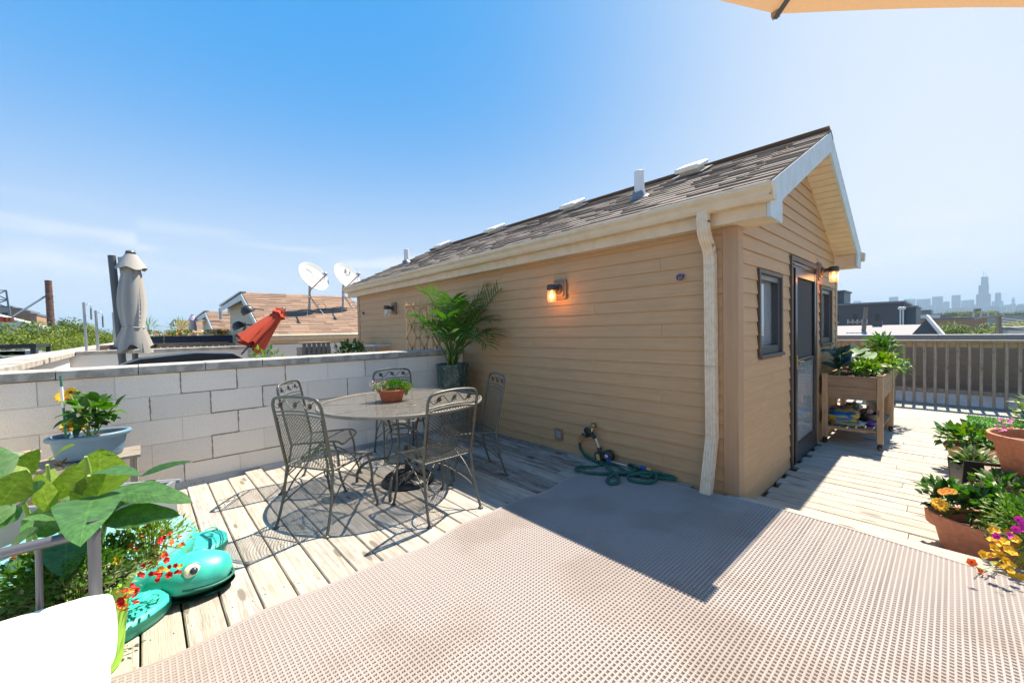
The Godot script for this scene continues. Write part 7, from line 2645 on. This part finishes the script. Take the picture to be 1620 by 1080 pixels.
func left_box(called: String, label: String, cat: String, u0: float, u1: float, w: float, Z: float, depth: float, m: String, group := "") -> Node3D:
	var a := pz(u0, w, Z)
	var b := pz(u1, w, Z)
	return block_box(called, label, cat, Vector3(a.x, -10.0, Z - depth), Vector3(b.x, (a.y + b.y) / 2.0, Z), m, group)

func pane_on(t: Node3D, p: Vector3, q: Vector3, m := "window_far", sill := true) -> void:
	var b := MB.new()
	b.box(p - t.position, q - t.position)
	var o := obj("window", b, M[m], t)
	if sill:
		var s := MB.new()
		var lo := Vector3(minf(p.x, q.x) - 0.06, minf(p.y, q.y) - 0.16, minf(p.z, q.z) - 0.06) - t.position
		var hi := Vector3(maxf(p.x, q.x) + 0.02, minf(p.y, q.y), maxf(p.z, q.z) + 0.06) - t.position
		s.box(lo, hi)
		obj("sill", s, M.concrete, o)

func make_town() -> void:
	var b := MB.new()
	b.quad(Vector3(-14000, -10, -14000), Vector3(14000, -10, -14000), Vector3(14000, -10, 14000), Vector3(-14000, -10, 14000))
	struct("ground", b, M.city_ground)
	make_crowns()
	# right: dark brick block with its window bays
	var X := 72.0
	var t := right_box("brick_block", "long dark grey brick building with narrow windows", "building", 1290, 1431, 482, X, 14, "brick_grey")
	for q in [[1323.9, 1327.1, 497.8, 508.7], [1349.9, 1356, 497, 508.2], [1384.4, 1390.9, 496.5, 508], [1324, 1327, 518.5, 528], [1350, 1356, 518, 528], [1384.4, 1390.9, 518, 528], [1300, 1306, 498, 509], [1410, 1416, 518, 528]]:
		pane_on(t, onx(q[0], q[2], X - 0.05) + Vector3(0.15, 0, 0), onx(q[1], q[3], X - 0.05))
	b = MB.new()
	var st := onx(1326, 462, X)
	var sb := onx(1335, 482, X)
	var sl := onx(1316, 462, X)
	b.box(Vector3(X + 0.5, sb.y, minf(sl.z, sb.z)) - t.position, Vector3(X + 6, st.y, maxf(sl.z, sb.z)) - t.position)
	b.box(Vector3(X + 0.3, st.y, minf(sl.z, sb.z) - 0.1) - t.position, Vector3(X + 6.2, st.y + 0.25, maxf(sl.z, sb.z) + 0.15) - t.position)
	obj("stair_bulkhead", b, M.slate_panel, t)
	for u in [1337.0, 1343.5]:
		b = MB.new()
		var q := onx(u, 478, X + 3)
		b.tube([q - t.position + Vector3(0, -1.5, 0), q - t.position], 0.09, 6)
		obj("vent_pipe", b, M.galv, t)
	right_box("panel_annex", "slate blue panel annex beside the dark brick building", "building", 1431, 1449.7, 486.5, X + 0.6, 12, "slate_panel")
	for u in [1425.0, 1429.5]:
		var lp := thing("street_lamp", "pale lamp post at the dark brick building, " + ("on its brick side" if u < 1427 else "against the slate annex"), "lamp post", Vector3(onx(u, 500, X - 3).x, -10, onx(u, 500, X - 3).z), 0.0, "lamp posts by the brick building")
		var ty := onx(u, 487.5, X - 3).y + 10.0
		b = MB.new()
		b.tube([Vector3(0, 0, 0), Vector3(0, ty, 0)], 0.07, 8)
		obj("post", b, M.white_paint, lp)
		b = MB.new()
		b.ball(Vector3(0, ty, 0), Vector3(0.28, 0.22, 0.28), 8)
		obj("globe", b, M.white_paint, lp)
	# grey shingle house
	X = 38.0
	var r0 := onx(1300, 513.5, X + 3.5)
	var r1 := onx(1466, 513, X + 3.5)
	var e0 := onx(1300, 534, X)
	var e1 := onx(1478, 534, X)
	t = thing("grey_roof_house", "house with a broad light grey shingle roof beyond the slate cap", "house", Vector3(X, -10, r1.z))
	b = MB.new()
	b.box(Vector3(0.4, 0, r0.z - r1.z), Vector3(7.2, e1.y + 9.6, 0.0))
	obj("wall", b, M.white_roof, t)
	b = MB.new()
	var hh := r1.y + 10.0
	var eh := e1.y + 10.0
	b.prism(PackedVector2Array([Vector2(0, eh), Vector2(3.5, hh), Vector2(7.6, eh), Vector2(7.6, eh - 0.3), Vector2(0, eh - 0.3)]), r0.z - r1.z, 0.5)
	obj("roof", b, M.grey_shingle, t)
	# its cross gable
	b = MB.new()
	var g0 := onx(1458, 530, X - 1.0)
	var g1 := onx(1482, 532, X - 1.0)
	var gp := onx(1466, 504.5, X - 1.0)
	var gs := g1.z + 1.1
	b.prism(PackedVector2Array([Vector2(-(gp.z - 2.1), g0.y - 2.0), Vector2(-(gs + 0.2), g0.y - 2.0), Vector2(-gp.z, gp.y), ]), X - 1.0, X + 4.0, Transform3D(Basis(Vector3(0, 0, -1), Vector3(0, 1, 0), Vector3(1, 0, 0)), -t.position))
	obj("cross_gable", b, M.slate_panel, t)
	b = MB.new()
	b.prism(PackedVector2Array([Vector2(-gp.z, gp.y), Vector2(-(gs + 0.2), g0.y - 2.0), Vector2(-(gs + 0.45), g0.y - 2.0), Vector2(-gp.z, gp.y + 0.32)]), X - 1.25, X + 4.0, Transform3D(Basis(Vector3(0, 0, -1), Vector3(0, 1, 0), Vector3(1, 0, 0)), -t.position))
	obj("white_rake", b, M.white_paint, t)
	b = MB.new()
	var ch := onx(1389, 512.5, X + 3.5)
	b.box(ch - t.position + Vector3(-0.3, -0.8, -0.3), ch - t.position + Vector3(0.3, 0.25, 0.3))
	obj("chimney", b, M.brick_grey, t)
	# small white gable
	X = 52.0
	var a0 := onx(1350, 530, X)
	var a1 := onx(1364, 530, X)
	var ap := onx(1358.5, 517, X)
	t = thing("white_gable_house", "small white gabled house in front of the dark brick building", "house", Vector3(X, -10, ap.z))
	b = MB.new()
	b.prism(PackedVector2Array([Vector2(-(a0.z - ap.z), 0), Vector2(-(a1.z - ap.z), 0), Vector2(-(a1.z - ap.z), a1.y + 10), Vector2(0, ap.y + 10), Vector2(-(a0.z - ap.z), a0.y + 10)]), 0, 8, Transform3D(Basis(Vector3(0, 0, -1), Vector3(0, 1, 0), Vector3(1, 0, 0)), Vector3.ZERO))
	obj("wall", b, M.white_paint, t)
	b = MB.new()
	b.box(Vector3(-0.05, ap.y + 10 - 1.0, -0.25), Vector3(0.0, ap.y + 10 - 0.4, 0.25))
	obj("window", b, M.window_far, t)
	# poles
	for q in [[1364.5, 1370.8, 486.0, 40.0, "leaning weathered wooden utility pole before the grey brick building", 510.0, 1342.0, 1372.0], [1582.0, 1580.0, 498.0, 42.0, "wooden utility pole with a long cross arm among the trees", 500.0, 1541.0, 1588.0]]:
		var ft := onx(q[0], 545, q[3])
		var tp := onx(q[1], q[2], q[3])
		t = thing("utility_pole", q[4], "utility pole", Vector3(ft.x, -10, ft.z), 0.0, "utility poles")
		b = MB.new()
		b.tube([Vector3(0, 0, 0), ft + Vector3(0, 10, 0) - Vector3(ft.x, 0, ft.z), tp - t.position], [0.17, 0.16, 0.13], 8)
		obj("shaft", b, M.pole_wood, t)
		b = MB.new()
		b.tube([onx(q[6], q[5] + (5.0 if q[6] > 1500 else 0.0), q[3] - 0.2) - t.position, onx(q[7], q[5] - 1.0, q[3] - 0.2) - t.position], 0.07, 6)
		obj("cross_arm", b, M.pole_wood, t)
		b = MB.new()
		for k in 5:
			var i0 := onx(lerpf(q[6], q[7], k / 4.0), q[5] + 2.0, q[3] - 0.2)
			b.tube([i0 - t.position, i0 - t.position + Vector3(0, 0.35, 0)], 0.05, 6)
		obj("insulators", b, M.galv, t)
	for k in 4:
		b = MB.new()
		var w0 := onx(1582, 503 + k * 4.0, 42.0)
		var w1 := onx(1700, 508 + k * 5.0, 40.0)
		b.tube([w0, w0.lerp(w1, 0.5) + Vector3(0, -0.15, 0), w1], 0.014, 4)
		tag(obj("overhead_wire", b, M.pole_grey), ["topmost", "second", "third", "lowest"][k] + " thin overhead wire running from the cross arm pole", "wire", "overhead wires")
	# flat roofs behind
	right_box("brick_warehouse", "low tan brick warehouse behind the round tree", "building", 1449, 1562, 504.5, 108.0, 24, "brick_tan")
	right_box("grey_warehouse", "long pale grey flat roofed warehouse", "building", 1478, 1700, 498.5, 215.0, 40, "concrete")
	right_box("white_roof_shed", "bright white low roof before the tree line", "building", 1450, 1486, 497.8, 190.0, 30, "white_roof")
	right_box("glass_block", "blue grey low block at the foot of the skyline", "building", 1456, 1474.5, 490.5, 620.0, 60, "tower_a")
	right_box("red_block", "small dark red block on the horizon under the tallest tower", "building", 1543, 1553, 488.8, 420.0, 30, "brick_red")
	right_box("brick_shop", "low red brick roof beside the cross arm pole", "building", 1587, 1630, 515.5, 66.0, 12, "brick_red")
	right_box("white_shed", "low white flat roof beyond the cross arm pole", "building", 1596, 1640, 522.0, 50.0, 8, "white_roof")
	right_box("concrete_block_house", "low pale block between the round tree and the pole", "building", 1574, 1583, 521.0, 60.0, 8, "white_roof")
	# trees on the right
	var gl := "trees beyond the railing"
	for q in [[1533, 505, 56, 6.4, "crown_mid", "broad round topped tree in front of the brick warehouse"], [1512, 512, 53, 4.6, "crown_mid", "smaller tree against the left of the round topped tree"], [1557, 512, 58, 4.4, "crown_light", "light tree at the right flank of the round topped tree"], [1571, 511, 70, 4.0, "crown_dark", "dark tree between the warehouse and the cross arm pole"], [1619, 498, 58, 7.0, "crown_light", "bright yellow green tree behind the overhead wires"], [1600, 506, 62, 4.6, "crown_light", "small bright tree beside the overhead wires"], [1521, 500, 120, 4.4, "crown_light", "small tree standing behind the brick warehouse roof"], [1645, 505, 60, 6.0, "crown_mid", "tree at the far end of the overhead wires"]]:
		tree(onx(q[0], q[1], q[2]), q[3], rng.randi_range(0, 4), q[4], q[5], gl)
	for i in 26:
		var u := rnd(1478, 1640)
		tree(onx(u, rnd(490.5, 495.0), rnd(250, 420)), rnd(8, 13), i % 5, ["crown_dark", "crown_mid"][i % 2], "one of the distant trees in the row before the skyline", "distant tree row")
	# skyline
	var S := 6000.0
	var towers := [[1350, 1362, 476, "b"], [1389, 1401.5, 478.5, "b"], [1407, 1421, 469.6, "a"], [1430.5, 1448.7, 473, "b"], [1450.5, 1472.8, 472.8, "b"], [1475, 1492.6, 469, "a"], [1493, 1503, 477, "b"], [1506, 1520.5, 466.7, "a"], [1521, 1526.5, 475.2, "b"], [1526.5, 1542, 474.3, "b"], [1570, 1588, 476, "a"], [1588, 1600, 482, "b"], [1600, 1608, 480, "a"], [1611, 1626, 480.5, "b"], [1424, 1430.5, 479, "a"], [1540, 1548, 481, "b"], [1376, 1388, 484, "b"], [1560, 1574, 483, "b"], [1640, 1655, 474, "a"], [1470, 1478, 482, "a"]]
	for q in towers:
		var nth := 1
		for o in towers:
			if (q[0] < 1550) == (o[0] < 1550) and absf(o[0] - 1556.0) < absf(q[0] - 1556.0):
				nth += 1
		right_box("skyline_tower", "hazy blue tower, %s %s of the stepped tower" % [["first", "second", "third", "fourth", "fifth", "sixth", "seventh", "eighth", "ninth", "tenth", "eleventh", "twelfth", "thirteenth", "fourteenth", "fifteenth", "sixteenth"][nth - 1], "on the house side" if q[0] < 1550 else "on the far side"], "tower", q[0], q[1], q[2], S + rnd(-500, 700), 60, "tower_" + q[3], "skyline towers")
	for k in 14:
		var u := 1440.0 + k * 14.0
		right_box("skyline_block", "low hazy block at the skyline's foot, %s from the house side" % ["first", "second", "third", "fourth", "fifth", "sixth", "seventh", "eighth", "ninth", "tenth", "eleventh", "twelfth", "thirteenth", "fourteenth"][k], "tower", u, u + rnd(11, 16), rnd(483, 489), S + rnd(-1500, -600), 90, "tower_b", "skyline blocks")
	t = thing("stepped_tower", "tallest stepped dark tower with two masts in the distant skyline", "tower", Vector3.ZERO)
	for q in [[1545, 1567.8, 465.4, 90.0], [1548.7, 1565, 451, 62.0], [1552.8, 1564.4, 438, 45.0]]:
		var a := onx(q[0], q[2], S)
		var c := onx(q[1], q[2], S)
		b = MB.new()
		b.box(Vector3(S - q[3] / 2, -10, a.z), Vector3(S + q[3] / 2, (a.y + c.y) / 2, c.z))
		obj("tier", b, M.tower_black, t)
	for q in [[1556.4, 427.5], [1560.8, 429.5]]:
		b = MB.new()
		b.tube([onx(q[0], 439, S), onx(q[0], q[1], S)], [3.2, 1.6], 6)
		obj("mast", b, M.white_paint, t)
	t = thing("domed_tower", "tower with a rounded top right of the tallest tower", "tower", Vector3.ZERO)
	var d0 := onx(1574.8, 465, S)
	var d1 := onx(1585, 465, S)
	b = MB.new()
	var dr := (d1.z - d0.z) / 2.0
	var prof := [Vector2(dr, -10), Vector2(dr, d0.y)]
	for i in 8:
		var an := PI / 2 * (i + 1) / 8
		prof.append(Vector2(dr * cos(an), d0.y + dr * 0.8 * sin(an)))
	b.lathe(prof, 20, Transform3D(Basis(), Vector3(S, 0, (d0.z + d1.z) / 2)))
	obj("shaft", b, M.tower_a, t)
	t = thing("spired_tower", "narrow tower with a pointed spire near the skyline's end", "tower", Vector3.ZERO)
	b = MB.new()
	var s0 := onx(1602.4, 477, S)
	var s1 := onx(1606, 477, S)
	b.box(Vector3(S, -10, s0.z), Vector3(S + 30, s0.y, s1.z))
	b.tube([Vector3(S + 15, s0.y, (s0.z + s1.z) / 2), Vector3(S + 15, onx(1604, 470, S).y, (s0.z + s1.z) / 2)], [14.0, 3.0], 8)
	obj("shaft", b, M.tower_b, t)
	make_left_town()
	# what the gable windows mirror: trees and a roof across the street behind the view
	for q in [[Vector3(6, 2.2, 34), 9.0], [Vector3(14, 3.0, 40), 10.0], [Vector3(-2, 1.6, 38), 8.0], [Vector3(22, 2.4, 36), 9.0]]:
		tree(q[0], q[1], rng.randi_range(0, 4), "crown_mid", "leafy street tree mirrored in the gable windows", "street trees mirrored in the windows")
	block_box("street_house", "pale flat roofed house across the street, mirrored in the windows", "house", Vector3(2, -10, 22), Vector3(16, -1.2, 30), "white_roof")

func make_left_town() -> void:
	var gl := "trees along the street beyond the left wall"
	for q in [[22, 506, -46, 7.0, "crown_mid", "green tree before the brick works"], [62, 512, -42, 6.2, "crown_light", "yellow green tree left of the rusty chimney"], [92, 500, -62, 8.0, "crown_mid", "taller tree at the foot of the rusty chimney"], [118, 510, -66, 7.0, "crown_light", "pale green tree right of the rusty chimney"], [100, 528, -33, 5.0, "crown_light", "rounded tree in front of the chimney trees"], [132, 528, -34, 4.8, "crown_mid", "dense tree in line with the taller light pole"], [40, 524, -34, 5.2, "crown_light", "bushy tree behind the black pergola"], [8, 520, -36, 5.0, "crown_mid", "tree beside the black pergola"], [165, 521, -52, 6.0, "crown_mid", "tree between the light poles and the grey umbrella"], [150, 526, -40, 4.6, "crown_light", "low tree behind the shorter light pole"], [78, 540, -26, 4.0, "crown_light", "low tree near the end of the black pergola"], [112, 545, -24, 3.6, "crown_mid", "lowest tree over the coping by the light poles"], [240, 519, -90, 9.0, "crown_mid", "tree behind the first navy flower box"], [262, 521, -100, 9.0, "crown_dark", "dark tree behind the middle navy flower box"], [290, 517, -95, 9.0, "crown_light", "light tree behind the third navy flower box"], [311, 504, -60, 4.5, "crown_light", "slender tree beside the lilac umbrella"], [275, 519, -120, 9.0, "crown_mid", "rounded tree above the flower boxes"], [186, 524, -70, 7.0, "crown_mid", "tree hidden behind the furled grey umbrella"], [5, 560, -11.5, 3.2, "leaf_mid", "leafy branch tops rising over the street wall"], [35, 572, -10.5, 2.0, "leaf_lime", "light leafy top rising beside the street wall"], [140, 514, -100, 8.0, "crown_mid", "farther tree behind the light poles"], [330, 520, -140, 10.0, "crown_mid", "farther tree behind the clapboard houses"]]:
		tree(pz(q[0], q[1], q[2]), q[3], rng.randi_range(0, 4), q[4], q[5], gl)
	for i in 30:
		var u := rnd(-20, 420)
		tree(pz(u, rnd(526, 530), rnd(-420, -260)), rnd(9, 14), i % 5, ["crown_dark", "crown_mid"][i % 2], "one of the distant trees on the left horizon", "distant trees on the left horizon")
	# brick works
	var Z := -130.0
	left_box("brick_works", "stepped tan brick factory behind the street trees", "building", 18, 33, 489, Z, 20, "brick_tan")
	left_box("brick_works_wing", "lower brick wing next to the stepped factory", "building", 33, 46, 494, Z + 1, 20, "brick_tan")
	left_box("brick_works_end", "lowest end bay of the brick factory", "building", 46, 57, 498, Z + 2, 20, "brick_tan")
	var t := left_box("pale_works", "pale concrete factory block under the steel lattice tower", "building", -30, 18, 485.5, Z - 2, 24, "concrete")
	pane_on(t, pz(2, 494.5, Z - 1.9), pz(12, 498, Z - 1.95), "window_far", false)
	t = thing("painted_shed", "low white sloped roof shed with red and blue painted letters", "building", Vector3.ZERO)
	var b := MB.new()
	var p0 := pz(-30, 492, -100.0)
	var p1 := pz(66, 516, -100.0)
	b.prism(PackedVector2Array([Vector2(p0.x, -10), Vector2(p1.x, -10), Vector2(p1.x, p1.y), Vector2(p0.x, p0.y)]), -112, -100)
	obj("wall", b, M.white_roof, t)
	b = MB.new()
	for q in [[0.0, 4.5, 0.0], [4.5, 7.0, 1.0]]:
		var c := pz(-2 + q[0], 507, -99.95)
		for k in 3:
			b.quad(c + Vector3(k * 0.45, 0.5, 0), c + Vector3(k * 0.45 + 0.3, 0.55, 0), c + Vector3(k * 0.45 + 0.33, -0.3, 0), c + Vector3(k * 0.45 + 0.06, -0.25, 0))
	obj("painted_letters", b, M.graffiti_red, t)
	# chimney with its brace
	t = thing("rusty_chimney", "tall rusty steel chimney stack with a slanting brace", "chimney", Vector3.ZERO)
	var c0 := pz(79.5, 505, -116.0)
	var c1 := pz(75.5, 443.5, -116.0)
	b = MB.new()
	b.tube([Vector3(c0.x, -10, c0.z), c0, c1], [0.56, 0.53, 0.48], 20)
	obj("stack", b, M.rusty_steel, t)
	for w in [469.5, 478.5]:
		b = MB.new()
		var f: float = (505.0 - w) / 61.5
		var q := c0.lerp(c1, f)
		b.tube([q, q + Vector3(0, 0.25, 0)], 0.56, 20)
		obj("band", b, M.rusty_steel, t)
	b = MB.new()
	b.tube([pz(70, 469, -115.8), pz(20, 500.5, -114.0)], 0.17, 8)
	obj("brace", b, M.truss_blue, t)
	# lattice tower
	t = thing("lattice_tower", "blue grey steel lattice frame above the brick factory", "tower", Vector3.ZERO)
	var L := func(u: float, w: float, z: float) -> Vector3: return pz(u, w, z)
	for q in [[-22, 459, -28, 505, -128.0], [9.5, 459, 16, 500, -128.0], [-20, 459, -24, 505, -133.0], [8.5, 459.5, 14, 500, -133.0]]:
		b = MB.new()
		b.tube([L.call(q[0], q[1], q[4]), L.call(q[2], q[3], q[4])], 0.11, 6)
		obj("leg", b, M.truss_blue, t)
	for q in [[-22, 459, 9.5, 459], [-23, 474, 11.8, 474], [-22, 459, 11.8, 474], [-23, 474, 9.5, 459], [-23, 474, 14, 487], [-25, 487, 11.8, 474]]:
		b = MB.new()
		b.tube([L.call(q[0], q[1], -128.0), L.call(q[2], q[3], -128.0)], 0.11, 6)
		obj("strut", b, M.truss_blue, t)
	left_box("dark_tank_house", "small dark rooftop box right of the rusty chimney", "building", 93, 100.5, 509.5, -118.0, 4, "tower_a")
	left_box("red_gable_end", "bit of red brick house between the trees", "building", 105, 116, 519.5, -80.0, 8, "brick_red")
	# black pergola with condensers
	Z = -20.0
	t = thing("black_pergola", "black steel roof pergola frame above the street trees", "pergola", Vector3.ZERO)
	var d := 3.0
	var xa := pz(-25, 546, Z).x
	var xb := pz(51.5, 546, Z).x
	var yt := pz(20, 545.5, Z).y
	var yb := pz(20, 570, Z).y
	for q in [[xa, Z], [xb, Z], [xa, Z - d], [xb + 0.0, Z - d]]:
		b = MB.new()
		b.box(Vector3(q[0] - 0.06, yb - 0.6, q[1] - 0.06), Vector3(q[0] + 0.06, yt, q[1] + 0.06))
		obj("post", b, M.black_plastic, t)
	for q in [[Vector3(xa - 0.06, yt - 0.12, Z - 0.05), Vector3(xb + 0.06, yt + 0.01, Z + 0.05)], [Vector3(xa - 0.06, yt - 0.12, Z - d - 0.05), Vector3(xb + 0.06, yt + 0.01, Z - d + 0.05)], [Vector3(xb - 0.05, yt - 0.11, Z - d), Vector3(xb + 0.05, yt + 0.012, Z)], [Vector3(xa - 0.05, yt - 0.11, Z - d), Vector3(xa + 0.05, yt + 0.012, Z)]]:
		b = MB.new()
		b.box(q[0], q[1])
		obj("beam", b, M.black_plastic, t)
	for i in 3:
		var u: float = [-8.0, 14.0, 36.0][i]
		var o := thing("condenser", ["grey air conditioner at the pergola's outer end", "grey air conditioner in the middle under the pergola", "grey air conditioner nearest the pergola's corner post"][i], "air conditioner", Vector3(pz(u, 550, Z - 1.5).x, yb - 0.3, Z - 1.5), 0.0, "air conditioners under the pergola")
		b = MB.new()
		b.box(Vector3(-0.4, 0, -0.35), Vector3(0.4, 0.62, 0.35), Transform3D(), 0.03)
		obj("case", b, M.ac_grey, o)
		b = MB.new()
		b.lathe([Vector2(0.28, 0.621), Vector2(0.27, 0.65), Vector2(0.0, 0.66)], 18)
		obj("fan_guard", b, M.black_plastic, o)
	var rb := left_box("pergola_building", "red brick building with dark roof edge below the black pergola", "building", -40, 88, 576, Z + 0.8, 8, "brick_red")
	rb.position.y -= 0.0

func _ready() -> void:
	rng.seed = 20240611
	make_world()
	make_materials()
	make_decks()
	make_house()
	make_rug()
	make_parapets()
	make_railing()
	make_raised_bed()
	make_under_bed()
	make_hose()
	make_lamp(Vector3(-0.012, 1.745, -1.73), Vector3.LEFT, true, "lit jar lamp on the long tan wall, nearer the downspout")
	make_lamp(Vector3(-0.012, 1.755, -5.6), Vector3.LEFT, false, "unlit jar lamp at the trellis end of the long tan wall")
	make_lamp(Vector3(2.70, 1.95, 0.012), Vector3.BACK, true, "lit jar lamp between the glass door and the window")
	make_table()
	var fwd := [[Vector3(-2.39, 0, -1.93), Vector3(0.88, 0, -0.478), "chair with its back to the turtle sandbox"], [Vector3(-1.755, 0, -1.51), Vector3(0, 0, -1), "rust edged chair with its back to the rug"], [Vector3(-2.21, 0, -2.64), Vector3(0.70, 0, 0.55), "chair between the block wall and the chair by the sandbox"], [Vector3(-1.33, 0, -2.92), Vector3(-0.22, 0, 1), "chair with its back to the block wall, behind the flower bowl"], [Vector3(-1.13, 0, -1.90), Vector3(-0.945, 0, -0.33), "shaded chair nearest the tan clapboard wall"]]
	var first: Node3D
	for i in 5:
		var q: Array = fwd[i]
		var turn := atan2(q[1].x, q[1].z)
		if i == 0:
			first = make_chair("grey mesh iron " + q[2])
			first.position = q[0]; first.rotation.y = turn
		else:
			again(first, q[0], turn, "grey mesh iron " + q[2])
	make_table_bowl()
	make_palm()
	make_left_corner()
	make_bed_plants()
	make_right_pots()
	make_tan_umbrella()
	make_neighbours()
	make_town()
